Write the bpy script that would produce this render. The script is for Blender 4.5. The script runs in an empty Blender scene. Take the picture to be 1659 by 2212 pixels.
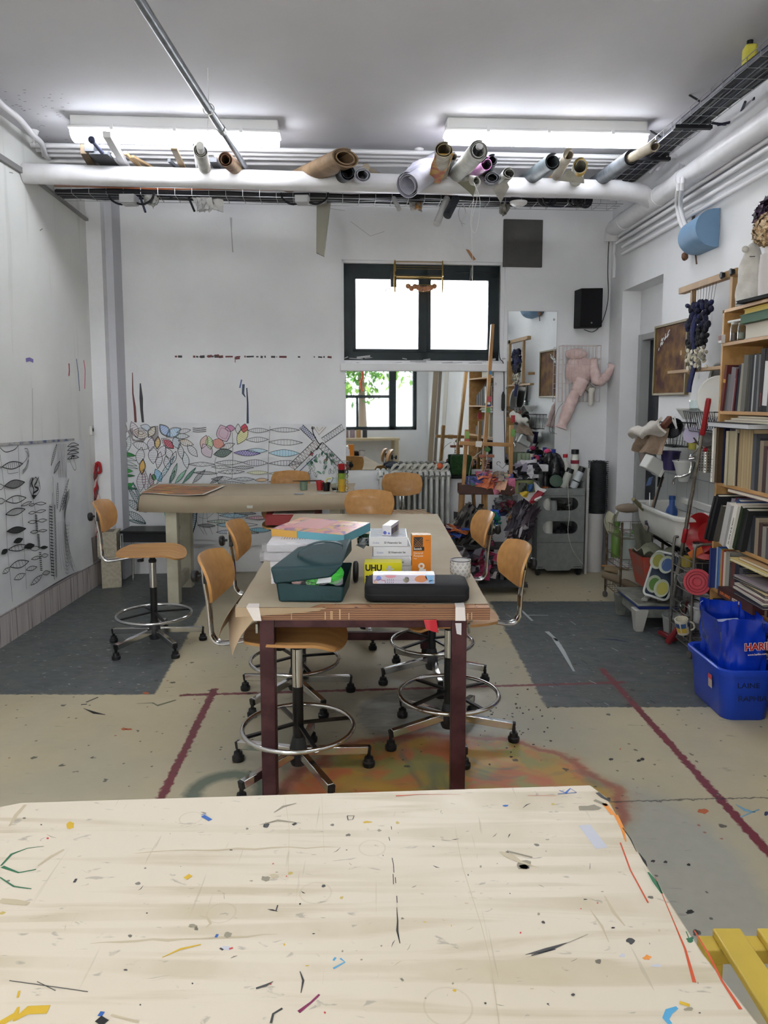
import bpy, math, random
from mathutils import Vector as V, Matrix as MX
random.seed(7)
PI=math.pi; R=math.radians
S=bpy.context.scene; COL=S.collection
# ---------------- camera ----------------
F=1600.0; PXC,PYC=829.5,1036.0; H=1.5; TH=R(6.0)
cam_d=bpy.data.cameras.new('camera'); cam=bpy.data.objects.new('camera',cam_d); COL.objects.link(cam)
cam.location=(0,0,H); cam.rotation_euler=(PI/2-TH,0,0)
cam_d.sensor_fit='VERTICAL'; cam_d.sensor_height=36; cam_d.lens=36*F/2212
cam_d.shift_y=-(1106-PYC)/2212; cam_d.clip_start=.05; cam_d.clip_end=100
S.camera=cam
# ---------------- view, world ----------------
S.view_settings.view_transform='Standard'; S.view_settings.look='None'
S.view_settings.gamma=1; S.view_settings.use_curve_mapping=False
S.view_settings.exposure=0.8
w=bpy.data.worlds.new('daylight'); S.world=w; w.use_nodes=True
bg=w.node_tree.nodes['Background']; bg.inputs[0].default_value=(.90,.95,1.0,1); bg.inputs[1].default_value=3.0
def area(name,loc,rot,sx,sy,power,col):
    d=bpy.data.lights.new(name,'AREA'); d.shape='RECTANGLE'; d.size=sx; d.size_y=sy; d.energy=power; d.color=col
    o=bpy.data.objects.new(name,d); o.location=loc; o.rotation_euler=rot; COL.objects.link(o); return o
# daylight through the rear windows, behind the camera, and through the high back window
area('rear_window_daylight',(-1.0,-1.55,1.75),(R(90),0,0),2.2,1.9,85,(1,.97,.92))  # lamp outside the added, unseen left rear window
area('added_rear_daylight',(1.15,-1.62,3.2),(R(58),0,0),1.6,1.0,45,(1,.97,.92))  # lamp added outside, above the right rear window; no side window exists
area('back_window_daylight',(.35,7.05,2.6),(R(-80),0,R(5)),1.3,.9,30,(.95,.98,1))
# ---------------- pixel helpers (exact positions in metres) ----------------
_c,_s=math.cos(TH),math.sin(TH)
def ray(px,py):
    a=(px-PXC)/F; b=-(py-PYC)/F
    return V((a,_c+b*_s,-_s+b*_c))
def onz(px,py,z=0.0):
    r=ray(px,py); t=(z-H)/r.z; return V((r.x*t,r.y*t,z))
def aty(px,py,Y):
    r=ray(px,py); t=Y/r.y; return V((r.x*t,Y,H+r.z*t))
class Frame:
    "vertical wall plane; local x runs along the wall, local -y points into the room"
    def __init__(s,ox,oy,th): s.o=V((ox,oy,0)); s.th=th; s.u=V((math.cos(th),math.sin(th),0)); s.n=V((math.sin(th),-math.cos(th),0))
    def P(s,u,z,off=0): return s.o+s.u*u+s.n*off+V((0,0,z))
    def hit(s,px,py,off=0):
        r=ray(px,py); c=V((0,0,H)); t=((s.o+s.n*off)-c).dot(s.n)/r.dot(s.n); return c+r*t
    def uz(s,px,py,off=0):
        p=s.hit(px,py,off)-s.o; return (p.dot(s.u),p.z)
BW=Frame(0,6.56,R(5.1)); RW=Frame(2.22,0,R(-88.28)); LW=Frame(-2.38,0,R(90))
# ---------------- materials ----------------
def hexc(h):
    h=h.lstrip('#'); out=[]
    for i in (0,2,4):
        v=int(h[i:i+2],16)/255; out.append(v/12.92 if v<=.04045 else ((v+.055)/1.055)**2.4)
    return (*out,1)
_m={}
def mat(name,col,rough=.5,metal=0,col2=None,scale=8,bump=0,bscale=None,emit=0,trans=0,alpha=1,stretch=None,lo=.4,hi=.6,coat=0,ior=1.45,detail=4):
    if name in _m: return _m[name]
    m=bpy.data.materials.new(name); m.use_nodes=True; t=m.node_tree; b=t.nodes['Principled BSDF']
    c=hexc(col); b.inputs['Base Color'].default_value=c; b.inputs['Roughness'].default_value=rough; b.inputs['Metallic'].default_value=metal
    b.inputs['IOR'].default_value=ior
    if coat: b.inputs['Coat Weight'].default_value=coat
    if trans: b.inputs['Transmission Weight'].default_value=trans
    if alpha<1: b.inputs['Alpha'].default_value=alpha
    if emit: b.inputs['Emission Color'].default_value=c; b.inputs['Emission Strength'].default_value=emit
    tc=None
    if col2 or bump:
        tc=t.nodes.new('ShaderNodeTexCoord'); mp=t.nodes.new('ShaderNodeMapping'); t.links.new(tc.outputs['Object'],mp.inputs[0])
        if stretch: mp.inputs['Scale'].default_value=stretch
    if col2:
        n=t.nodes.new('ShaderNodeTexNoise'); n.inputs['Scale'].default_value=scale; n.inputs['Detail'].default_value=detail; t.links.new(mp.outputs[0],n.inputs[0])
        r=t.nodes.new('ShaderNodeValToRGB'); r.color_ramp.elements[0].position=lo; r.color_ramp.elements[1].position=hi
        r.color_ramp.elements[0].color=c; r.color_ramp.elements[1].color=hexc(col2)
        t.links.new(n.outputs[0],r.inputs[0]); t.links.new(r.outputs[0],b.inputs['Base Color'])
    if bump:
        n=t.nodes.new('ShaderNodeTexNoise'); n.inputs['Scale'].default_value=bscale or scale; n.inputs['Detail'].default_value=5; t.links.new(mp.outputs[0],n.inputs[0])
        bp=t.nodes.new('ShaderNodeBump'); bp.inputs['Strength'].default_value=bump; bp.inputs['Distance'].default_value=.02
        t.links.new(n.outputs[0],bp.inputs['Height']); t.links.new(bp.outputs[0],b.inputs['Normal'])
    _m[name]=m; return m
def flat(col,rough=.55): return mat('paint_'+col.lstrip('#')+('' if rough==.55 else '_%d'%int(rough*100)),col,rough)
# ---------------- objects ----------------
def LM(o): return MX.LocRotScale(o.location,o.rotation_euler,o.scale)
def WM(o):
    m=LM(o)
    while o.parent: o=o.parent; m=LM(o)@m
    return m
def tag(o,label=None,cat=None,group=None,kind=None):
    if label: o['label']=label
    if cat: o['category']=cat
    if group: o['group']=group
    if kind: o['kind']=kind
    return o
def thing(name,label,cat,loc=(0,0,0),rotz=0,group=None,rot=None):
    o=bpy.data.objects.new(name,None); COL.objects.link(o); o.empty_display_size=.05
    o.location=loc; o.rotation_euler=rot or (0,0,rotz); return tag(o,label,cat,group)
def dup(root,loc=None,rotz=None,label=None,group=None,skip=(),rot=None):
    r=root.copy(); COL.objects.link(r)
    if loc is not None: r.location=loc
    if rotz is not None: r.rotation_euler=(0,0,rotz)
    if rot is not None: r.rotation_euler=rot
    if label: r['label']=label
    if group: r['group']=group
    for ch in list(root.children):
        if ch.name.split('.')[0] in skip: continue
        c=ch.copy(); COL.objects.link(c); c.parent=r
        for g in list(ch.children):
            d=g.copy(); COL.objects.link(d); d.parent=c
    return r
def basis(a,up=V((0,0,1))):
    a=a.normalized()
    if abs(a.dot(up))>.999: up=V((0,1,0)) if abs(a.y)<.9 else V((1,0,0))
    x=up.cross(a).normalized(); y=a.cross(x); return x,y
class MB:
    def __init__(s,M=None,world=False): s.v=[]; s.f=[]; s.mi=[]; s.M=M; s.world=world
    def at(s,M): s.M=M; return s
    def add(s,vs,fs,m=0):
        o=len(s.v); M=s.M
        s.v+=[(M@V(p) if M else V(p)) for p in vs]
        for f in fs: s.f.append([i+o for i in f]); s.mi.append(m)
        return s
    def box(s,c,d,m=0,rot=None):
        c=V(c); hx,hy,hz=[k/2 for k in d]
        vs=[V((x,y,z)) for x in(-hx,hx) for y in(-hy,hy) for z in(-hz,hz)]
        if rot is not None:
            if not isinstance(rot,MX): rot=MX.Rotation(rot,3,'Z')
            vs=[rot@q for q in vs]
        return s.add([q+c for q in vs],[(0,1,3,2),(4,6,7,5),(0,4,5,1),(2,3,7,6),(0,2,6,4),(1,5,7,3)],m)
    def bb(s,x0,x1,y0,y1,z0,z1,m=0): return s.box(((x0+x1)/2,(y0+y1)/2,(z0+z1)/2),(abs(x1-x0),abs(y1-y0),abs(z1-z0)),m)
    def bar(s,p,q,w,h,m=0,up=V((0,0,1))):
        p,q=V(p),V(q); a=q-p; x,y=basis(a,V(up)); vs=[]
        for e in(p,q):
            for i,j in((-1,-1),(1,-1),(1,1),(-1,1)): vs.append(e+x*(w/2*i)+y*(h/2*j))
        return s.add(vs,[(3,2,1,0),(4,5,6,7),(0,1,5,4),(1,2,6,5),(2,3,7,6),(3,0,4,7)],m)
    def tube(s,pts,r,seg=8,m=0,closed=False,caps=True,flat=1.0):
        pts=[V(p) for p in pts]; n=len(pts); vs=[];fs=[]
        rr=r if isinstance(r,(list,tuple)) else [r]*n
        px=None
        for i,p in enumerate(pts):
            a=(pts[(i+1)%n]-pts[i-1]) if closed else (pts[min(i+1,n-1)]-pts[max(i-1,0)])
            if a.length<1e-9: a=V((0,0,1))
            a.normalize()
            if px is None: x,y=basis(a)
            else:
                x=px-a*px.dot(a)
                x=x.normalized() if x.length>1e-6 else basis(a)[0]
                y=a.cross(x)
            px=x
            for k in range(seg):
                t=2*PI*k/seg; vs.append(p+x*(rr[i]*math.cos(t))+y*(rr[i]*flat*math.sin(t)))
        for i in range(n if closed else n-1):
            j=(i+1)%n
            for k in range(seg):
                l=(k+1)%seg; fs.append((i*seg+k,i*seg+l,j*seg+l,j*seg+k))
        if caps and not closed: fs.append(tuple(range(seg))[::-1]); fs.append(tuple((n-1)*seg+k for k in range(seg)))
        return s.add(vs,fs,m)
    def cyl(s,p,q,r,r2=None,seg=16,m=0): return s.tube([p,q],[r,r if r2 is None else r2],seg,m)
    def lathe(s,prof,c=(0,0,0),seg=24,m=0,axis=None,cap=True,flat=1.0):
        c=V(c); a=V(axis or (0,0,1)).normalized(); x,y=basis(a)
        if axis is None: x,y=V((1,0,0)),V((0,1,0))
        vs=[];fs=[];n=len(prof)
        for r,z in prof:
            for k in range(seg):
                t=2*PI*k/seg; vs.append(c+a*z+x*(r*math.cos(t))+y*(r*flat*math.sin(t)))
        for i in range(n-1):
            for k in range(seg):
                l=(k+1)%seg; fs.append((i*seg+k,i*seg+l,(i+1)*seg+l,(i+1)*seg+k))
        if cap:
            if prof[0][0]>1e-5: fs.append(tuple(range(seg))[::-1])
            if prof[-1][0]>1e-5: fs.append(tuple((n-1)*seg+k for k in range(seg)))
        return s.add(vs,fs,m)
    def ell(s,c,r,m=0,seg=16,rings=10,rot=None,jit=0):
        c=V(c); vs=[];fs=[]
        if not isinstance(r,(list,tuple)): r=(r,r,r)
        for i in range(rings+1):
            ph=PI*i/rings
            for k in range(seg):
                t=2*PI*k/seg; q=V((r[0]*math.sin(ph)*math.cos(t),r[1]*math.sin(ph)*math.sin(t),r[2]*math.cos(ph)))
                if jit: q*=1+random.uniform(-jit,jit)
                if rot is not None: q=rot@q
                vs.append(c+q)
        for i in range(rings):
            for k in range(seg):
                l=(k+1)%seg; fs.append((i*seg+k,(i+1)*seg+k,(i+1)*seg+l,i*seg+l))
        return s.add(vs,fs,m)
    def poly(s,pts,m=0): return s.add(pts,[tuple(range(len(pts)))],m)
    def prism(s,pts,d,m=0):
        "extrude a polygon of 3D points along vector d"
        n=len(pts); d=V(d); vs=[V(p) for p in pts]+[V(p)+d for p in pts]
        fs=[tuple(range(n))[::-1],tuple(range(n,2*n))]+[(i,(i+1)%n,(i+1)%n+n,i+n) for i in range(n)]
        return s.add(vs,fs,m)
    def grid(s,fn,nu,nv,m=0,th=0):
        P=[[V(fn(i/nu,j/nv)) for j in range(nv+1)] for i in range(nu+1)]
        vs=[p for r_ in P for p in r_]; W=nv+1
        fs=[(i*W+j,(i+1)*W+j,(i+1)*W+j+1,i*W+j+1) for i in range(nu) for j in range(nv)]
        if not th: return s.add(vs,fs,m)
        N=[]
        for i in range(nu+1):
            for j in range(nv+1):
                a=P[min(i+1,nu)][j]-P[max(i-1,0)][j]; b=P[i][min(j+1,nv)]-P[i][max(j-1,0)]
                n=a.cross(b); N.append(n.normalized() if n.length>1e-12 else V((0,0,1)))
        k=len(vs); vs=vs+[p-n*th for p,n in zip(vs,N)]
        fs=fs+[tuple(i+k for i in f)[::-1] for f in fs]
        edge=[i*W for i in range(nu+1)]+[nu*W+j for j in range(1,W)]+[i*W+nv for i in range(nu-1,-1,-1)]+[j for j in range(nv-1,0,-1)]
        for a,b in zip(edge,edge[1:]+edge[:1]): fs.append((b,a,a+k,b+k))
        return s.add(vs,fs,m)
    def ribbon(s,pts,n,w,m=0,closed=False):
        "flat painted line of width w lying on a surface of normal n"
        pts=[V(p) for p in pts]; n=V(n).normalized(); k=len(pts); vs=[];fs=[]
        for i,p in enumerate(pts):
            a=(pts[(i+1)%k]-pts[i-1]) if closed else (pts[min(i+1,k-1)]-pts[max(i-1,0)])
            if a.length<1e-9: a=V((1,0,0))
            t=n.cross(a).normalized(); ww=(w[i] if isinstance(w,(list,tuple)) else w)/2
            vs+= [p+t*ww,p-t*ww]
        for i in range(k if closed else k-1):
            j=(i+1)%k; fs.append((2*i+1,2*j+1,2*j,2*i))
        return s.add(vs,fs,m)
    def text(s,txt,size,M,m=0,ext=0.0004,bold=0,sx=1.0,align='LEFT'):
        cu=bpy.data.curves.new('t','FONT'); cu.body=txt; cu.size=size; cu.extrude=ext; cu.offset=bold*size; cu.align_x=align; cu.resolution_u=3
        o=bpy.data.objects.new('t',cu); COL.objects.link(o)
        dg=bpy.context.evaluated_depsgraph_get(); me=bpy.data.meshes.new_from_object(o.evaluated_get(dg))
        vs=[M@V((v.co.x*sx,v.co.y,v.co.z)) for v in me.vertices]; fs=[tuple(p.vertices) for p in me.polygons]
        s.add(vs,fs,m); bpy.data.objects.remove(o); bpy.data.curves.remove(cu); bpy.data.meshes.remove(me); return s
    def build(s,name,mats,parent=None,bevel=0,bseg=2,smooth=True,ang=38,label=None,cat=None,group=None,kind=None,subsurf=0):
        vs=s.v
        if parent is not None and s.world: inv=WM(parent).inverted(); vs=[inv@q for q in vs]
        loc=V((0,0,0))
        if parent is None:
            xs=[q.x for q in vs]; ys=[q.y for q in vs]; zs=[q.z for q in vs]
            loc=V(((min(xs)+max(xs))/2,(min(ys)+max(ys))/2,min(zs))); vs=[q-loc for q in vs]
        me=bpy.data.meshes.new(name); me.from_pydata([tuple(q) for q in vs],[],s.f)
        if not isinstance(mats,(list,tuple)): mats=[mats]
        for a in mats: me.materials.append(a)
        me.polygons.foreach_set('material_index',s.mi)
        if smooth:
            me.polygons.foreach_set('use_smooth',[True]*len(s.f)); me.set_sharp_from_angle(angle=R(ang))
        me.update()
        o=bpy.data.objects.new(name,me); COL.objects.link(o); o.location=loc
        if parent is not None: o.parent=parent
        if bevel:
            b=o.modifiers.new('bevel','BEVEL'); b.width=bevel; b.segments=bseg; b.limit_method='ANGLE'; b.angle_limit=R(40); b.harden_normals=False
        if subsurf:
            b=o.modifiers.new('sub','SUBSURF'); b.levels=subsurf; b.render_levels=subsurf
        return tag(o,label,cat,group,kind)
def W(M=None): return MB(M,True)
def struct(name,mb,mats,**k): return mb.build(name,mats,kind='structure',**k)
def Mat(loc=(0,0,0),rz=0,rx=0,ry=0): return MX.Translation(V(loc))@MX.Rotation(rz,4,'Z')@MX.Rotation(ry,4,'Y')@MX.Rotation(rx,4,'X')
def arc(c,r,a0,a1,n,x=V((1,0,0)),y=V((0,0,1))):
    c=V(c); return [c+x*(r*math.cos(a0+(a1-a0)*i/n))+y*(r*math.sin(a0+(a1-a0)*i/n)) for i in range(n+1)]
def bez(p,n=8):
    "smooth curve through points (Catmull-Rom)"
    p=[V(q) for q in p]; q=[p[0]]+p+[p[-1]]; out=[]
    for i in range(1,len(q)-2):
        for k in range(n):
            t=k/n; a,b,c,d=q[i-1],q[i],q[i+1],q[i+2]
            out.append(.5*((2*b)+(c-a)*t+(2*a-5*b+4*c-d)*t*t+(3*b-a-3*c+d)*t**3))
    out.append(p[-1]); return out
def rrect(w,h,r,n=5):
    pts=[]
    for cx,cy,a in((w/2-r,h/2-r,0),(-w/2+r,h/2-r,PI/2),(-w/2+r,-h/2+r,PI),(w/2-r,-h/2+r,1.5*PI)):
        for i in range(n+1):
            t=a+PI/2*i/n; pts.append((cx+r*math.cos(t),cy+r*math.sin(t)))
    return pts
# shared materials
WHITE=mat('white_wall_paint','#e4e5e7',.75,col2='#d6d7da',scale=1.6,lo=.35,hi=.75,bump=.15,bscale=18)
CHROME=mat('chrome','#d6d6d6',.12,1.0); STEEL=mat('brushed_steel','#a9a9a6',.3,1.0,col2='#8b8b88',scale=20)
BLACKP=mat('black_plastic','#161719',.45); BLACKM=mat('black_metal','#121315',.35)
PIPEW=mat('white_pipe_paint','#d9d9dc',.45,col2='#c9c8c9',scale=9,lo=.45,hi=.8)
PLY=mat('beech_plywood','#b58852',.38,col2='#a17443',scale=3,stretch=(1,9,9),coat=.12,lo=.3,hi=.7)
GLASS=mat('clear_glass','#f4fbfa',.03,trans=1.0,ior=1.3)
PLY.node_tree.nodes['Principled BSDF'].inputs['Specular IOR Level'].default_value=.28
PINE=mat('pine_wood','#c39a66',.5,col2='#a87d49',scale=4,stretch=(8,8,1))
# ================= ROOM =================
CEIL=3.27
def nodes_mat(name):
    m=bpy.data.materials.new(name); m.use_nodes=True; t=m.node_tree; return m,t,t.nodes['Principled BSDF']
class NT:
    def __init__(s,t): s.t=t; s.tc=t.nodes.new('ShaderNodeTexCoord')
    def val(s,x,inp):
        if isinstance(x,(int,float)): inp.default_value=x
        else: s.t.links.new(x,inp)
    def m(s,op,a,b=0,c=0,clamp=False):
        n=s.t.nodes.new('ShaderNodeMath'); n.operation=op; n.use_clamp=clamp
        s.val(a,n.inputs[0]); s.val(b,n.inputs[1]); s.val(c,n.inputs[2]); return n.outputs[0]
    def noise(s,vec,scale,detail=4,dist=0,rough=.5):
        n=s.t.nodes.new('ShaderNodeTexNoise'); n.inputs['Scale'].default_value=scale; n.inputs['Detail'].default_value=detail
        n.inputs['Distortion'].default_value=dist; n.inputs['Roughness'].default_value=rough
        if vec is not None: s.t.links.new(vec,n.inputs['Vector'])
        return n.outputs[0]
    def vor(s,vec,scale,rnd=1):
        n=s.t.nodes.new('ShaderNodeTexVoronoi'); n.inputs['Scale'].default_value=scale; n.inputs['Randomness'].default_value=rnd
        s.t.links.new(vec,n.inputs['Vector']); return n.outputs['Distance'],n.outputs['Color']
    def step(s,x,e,k=60): # ~1 when x>e
        return s.m('MULTIPLY_ADD',s.m('SUBTRACT',x,e),k,.5,True)
    def band(s,x,a,b,k=60): return s.m('MULTIPLY',s.step(x,a,k),s.step(s.m('MULTIPLY',x,-1),-b,k))
    def mix(s,f,a,b):
        n=s.t.nodes.new('ShaderNodeMix'); n.data_type='RGBA'; s.val(f,n.inputs[0])
        for v,i in((a,6),(b,7)):
            if isinstance(v,str): n.inputs[i].default_value=hexc(v)
            else: s.t.links.new(v,n.inputs[i])
        return n.outputs[2]
    def map(s,vec,scale=(1,1,1),rot=0,loc=(0,0,0)):
        n=s.t.nodes.new('ShaderNodeMapping'); n.inputs['Scale'].default_value=scale; n.inputs['Rotation'].default_value=(0,0,rot); n.inputs['Location'].default_value=loc
        s.t.links.new(vec,n.inputs[0]); return n.outputs[0]
    def sep(s,vec):
        n=s.t.nodes.new('ShaderNodeSeparateXYZ'); s.t.links.new(vec,n.inputs[0]); return n.outputs
# ---- floor material: painted concrete, object origin at world origin
fm,t,b=nodes_mat('painted_concrete_floor'); N=NT(t); P=N.tc.outputs['Object']; xyz=N.sep(P); X,Y=xyz[0],xyz[1]
n1=N.noise(P,3.2,5); n2=N.noise(P,22,5); n3=N.noise(P,60,3); nst=N.noise(N.map(P,(7,16,1),.15),1.2,7,.7); nb=N.noise(P,1.3,3)
wob=N.m('MULTIPLY',N.m('SUBTRACT',n2,.5),.05); wob2=N.m('MULTIPLY',N.m('SUBTRACT',N.noise(P,38,4),.5),.035)
xw=N.m('ADD',X,wob); yw=N.m('ADD',Y,wob); xs=N.m('ADD',X,wob2); ys=N.m('ADD',Y,wob2)
beige=N.mix(N.m('MULTIPLY_ADD',n1,1.6,-.35,True),'#aea386','#bbb094'); beige=N.mix(N.m('MULTIPLY',N.step(nb,.55,6),.7),beige,'#a39e8b')
dark=N.mix(N.m('MULTIPLY_ADD',nst,2.2,-.6,True),'#434849','#5d6163'); dark=N.mix(N.m('MULTIPLY',N.step(N.noise(P,4,6,1),.55,9),.55),dark,'#585e57')
dark=N.mix(N.m('MULTIPLY',N.step(N.noise(N.map(P,(12,22,1),.2),1.9,6,.5),.68,30),.8),dark,'#a3a7a5')
greyw=N.mix(n2,'#8f918a','#a3a29a')
# worn pale patch at right foreground
d1=N.m('SQRT',N.m('ADD',N.m('POWER',N.m('SUBTRACT',xw,.72),2),N.m('POWER',N.m('MULTIPLY',N.m('SUBTRACT',yw,2.25),.75),2)))
col=N.mix(N.m('MULTIPLY',N.step(N.m('MULTIPLY',d1,-1),-.46,14),.75),beige,greyw)
d1b=N.m('SQRT',N.m('ADD',N.m('POWER',N.m('SUBTRACT',xw,.1),2),N.m('POWER',N.m('SUBTRACT',yw,3.3),2)))
col=N.mix(N.m('MULTIPLY',N.step(N.m('MULTIPLY',d1b,-1),-.85,2),.55),col,'#8b8c82')
# round grey mark under the table
d2=N.m('SQRT',N.m('ADD',N.m('POWER',N.m('SUBTRACT',xw,.17),2),N.m('POWER',N.m('MULTIPLY',N.m('SUBTRACT',yw,3.42),.9),2)))
col=N.mix(N.m('MULTIPLY',N.step(N.m('MULTIPLY',d2,-1),-.3,25),.75),col,N.mix(N.m('MULTIPLY_ADD',nst,3,-1,True),'#5a5e5d','#85877f'))
# sprayed orange and yellow
d3=N.m('SQRT',N.m('ADD',N.m('POWER',N.m('MULTIPLY',N.m('SUBTRACT',xs,.25),.78),2),N.m('POWER',N.m('MULTIPLY',N.m('SUBTRACT',ys,2.72),1.0),2)))
on=N.noise(P,3.6,2,1.2)
spray=N.mix(N.step(on,.5,7),'#ad8636','#b5653a'); spray=N.mix(N.step(N.noise(N.map(P,(1,1,1),0,(3,5,0)),4,2,1.5),.56,8),spray,'#8f8848')
spray=N.mix(N.m('MULTIPLY',N.step(N.noise(N.map(P,(1,1,1),0,(9,1,0)),3,2,2),.6,9),.7),spray,'#5f6655')
col=N.mix(N.m('MULTIPLY',N.step(N.m('MULTIPLY',N.m('ADD',d3,N.m('MULTIPLY',N.m('SUBTRACT',n1,.5),.25)),-1),-.5,9),.92),col,spray)
ringm=N.band(N.m('ADD',d3,N.m('MULTIPLY',N.m('SUBTRACT',n1,.5),.25)),.47,.51,40); col=N.mix(N.m('MULTIPLY',ringm,.75),col,'#8a3f33')
gn=N.m('SQRT',N.m('ADD',N.m('POWER',N.m('ADD',xs,.6),2),N.m('POWER',N.m('SUBTRACT',ys,2.72),2))); col=N.mix(N.m('MULTIPLY',N.band(gn,.1,.17,30),.8),col,'#3b5347')
# grey painted zones
zl=N.m('MULTIPLY',N.step(N.m('MULTIPLY',N.m('ADD',xw,N.m('MULTIPLY',ys,.085)),-1),.87,70),N.step(ys,3.68,90))
zr=N.m('MULTIPLY',N.m('MULTIPLY',N.step(xw,.80,70),N.step(ys,3.52,150)),N.step(N.m('MULTIPLY',ys,-1),-5.47,150))
col=N.mix(N.m('MAXIMUM',zl,zr),col,dark)
scr=N.m('MULTIPLY',N.step(N.noise(N.map(P,(3,30,1),-.35),2.2,4),.64,40),zr); col=N.mix(N.m('MULTIPLY',scr,.6),col,'#2c3342')
# oxblood lines
red=N.mix(N.step(n2,.7,20),'#6e3038','#8b7f70')
L1=N.m('MULTIPLY',N.band(N.m('ADD',xs,N.m('MULTIPLY',ys,.038)),-.765,-.728,120),N.step(N.m('MULTIPLY',ys,-1),-3.76,90))
L2=N.m('MULTIPLY',N.band(N.m('ADD',xs,N.m('MULTIPLY',ys,.033)),1.345,1.382,120),N.step(N.m('MULTIPLY',ys,-1),-4.06,90))
L3=N.m('MULTIPLY',N.band(N.m('SUBTRACT',ys,N.m('MULTIPLY',xs,.0748)),3.735,3.762,160),N.band(xs,-1.05,1.3,90))
col=N.mix(N.m('MAXIMUM',L3,N.m('MAXIMUM',L1,L2)),col,red)
# joint crack and drips of paint
ck=N.m('MULTIPLY',N.band(N.m('SUBTRACT',ys,N.m('MULTIPLY',xs,.05)),2.603,2.611,260),N.band(X,.75,1.5,60)); col=N.mix(N.m('MULTIPLY',ck,.8),col,'#34332f')
vd,vc=N.vor(N.map(P,(1,1.0,1)),9); sx=N.sep(vc)
dots=N.m('MULTIPLY',N.step(N.m('MULTIPLY',N.m('ADD',vd,N.m('MULTIPLY',N.m('SUBTRACT',n3,.5),.3)),-1),-.11,40),N.step(sx[0],.62,99))
col=N.mix(N.m('MULTIPLY',dots,.85),col,'#2a2927')
vd,vc=N.vor(N.map(P,(1,1,1),0,(5,2,0)),24); sx=N.sep(vc)
dots=N.m('MULTIPLY',N.step(N.m('MULTIPLY',N.m('ADD',vd,N.m('MULTIPLY',N.m('SUBTRACT',n3,.5),.4)),-1),-.13,30),N.step(sx[0],.8,99)); col=N.mix(N.m('MULTIPLY',dots,.8),col,N.mix(N.step(sx[1],.8,99),'#33302c','#8d4a36'))
sm=N.m('MULTIPLY',N.step(N.noise(N.map(P,(9,30,1),.5),1,6,.4),.7,14),.35); col=N.mix(sm,col,'#4c4a42')
t.links.new(col,b.inputs['Base Color'])
t.links.new(N.m('MULTIPLY_ADD',n2,.2,.32),b.inputs['Roughness'])
bp=t.nodes.new('ShaderNodeBump'); bp.inputs['Strength'].default_value=.12; bp.inputs['Distance'].default_value=.01; t.links.new(n2,bp.inputs['Height']); t.links.new(bp.outputs[0],b.inputs['Normal'])
fl=W(); fl.bb(-2.6,2.6,-1.5,6.9,-.1,0)
UZ=V((0,0,1)); random.seed(19)
def fm_(pts,w_,c): fl.ribbon([onz(x,y,.0006) for x,y in pts],UZ,w_,c)
def fb_(x,y,rx,ry,c,n=11): fl.poly([onz(x+rx*math.cos(2*PI*i/n)*random.uniform(.6,1.25),y+ry*math.sin(2*PI*i/n)*random.uniform(.6,1.25),.0006) for i in range(n)][::-1],c)
fm_([(1122,1314),(1150,1341)],.018,1); fm_([(1140,1329),(1184,1329)],.012,1); fm_([(1181,1364),(1205,1385)],[.03,.018],1); fm_([(1197,1378),(1215,1405),(1240,1450)],[.03,.028,.012],1)
fb_(1517,1752,14,6,2); fb_(1340,1618,2,2,2); fm_([(1590,1738),(1610,1750),(1632,1755)],[.004,.02,.006],3); fm_([(1600,1765),(1640,1748)],.006,3); fb_(1655,1757,6,5,4)
fb_(268,1575,9,3,2); fb_(278,1575,10,2,2); fb_(315,1497,7,3,2); fm_([(180,1530),(205,1540),(228,1544)],[.002,.02,.004],5); fm_([(295,1520),(330,1518),(340,1524),(380,1512)],[.004,.01,.02,.012],6); fm_([(175,1522),(188,1521)],.01,5); fm_([(186,1517),(212,1506)],.01,5)
for i in range(70):
    x=random.uniform(1080,1560); y=random.uniform(1310,1520); l=random.uniform(3,16); fm_([(x,y),(x+l,y+l*random.uniform(.1,.7))],random.uniform(.002,.007),random.choice((1,7,7,8,8)))
for i in range(60):
    x=random.uniform(5,330); y=random.uniform(1330,1490); l=random.uniform(2,9); fm_([(x,y),(x+l,y+random.uniform(-2,2))],random.uniform(.003,.01),random.choice((1,1,7,6)))
for i in range(46):
    x=random.gauss(1110,45); y=random.gauss(1560,38); fb_(x,y,random.uniform(1.2,3.5),random.uniform(1,2.5),5,8)
fb_(1520,2000-0,0.1,.1,5); fb_(1490,1970,9,5,5); 
for x,y in((1410,1860),(1438,1862),(1488,1868),(1388,1640),(1380,1643),(1320,1640),(1315,1725)): fb_(x,y,5,3,5)
fm_([(1290,1380),(1330,1382),(1360,1388)],[.004,.03,.006],4); fm_([(1305,1372),(1370,1384)],.006,4)
fo=struct('floor',fl,[fm]+[flat(c) for c in('#a9aeb0','#b0603a','#6f9ab0','#2c3458','#2b2a27','#6b6c58','#3a3f45','#2f3f5c')]); fo.data.transform(MX.Translation(fo.location)); fo.location=(0,0,0)
# ceiling
CM=mat('ceiling_paint','#cbcbd0',.8,col2='#c0c0c7',scale=1.2,lo=.3,hi=.8,bump=.25,bscale=6)
ce=W(); ce.bb(-2.6,2.6,-1.5,6.95,CEIL,CEIL+.12)
random.seed(3)
for i in range(60):
    p=onz(random.uniform(5,150),random.uniform(190,320),CEIL-.001); a=random.uniform(.006,.02); ce.poly([p,p+V((a,0,0)),p+V((a,.006,0)),p+V((0,.005,0))][::-1],1)
struct('ceiling',ce,[CM,flat('#5a5a60')])
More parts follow.
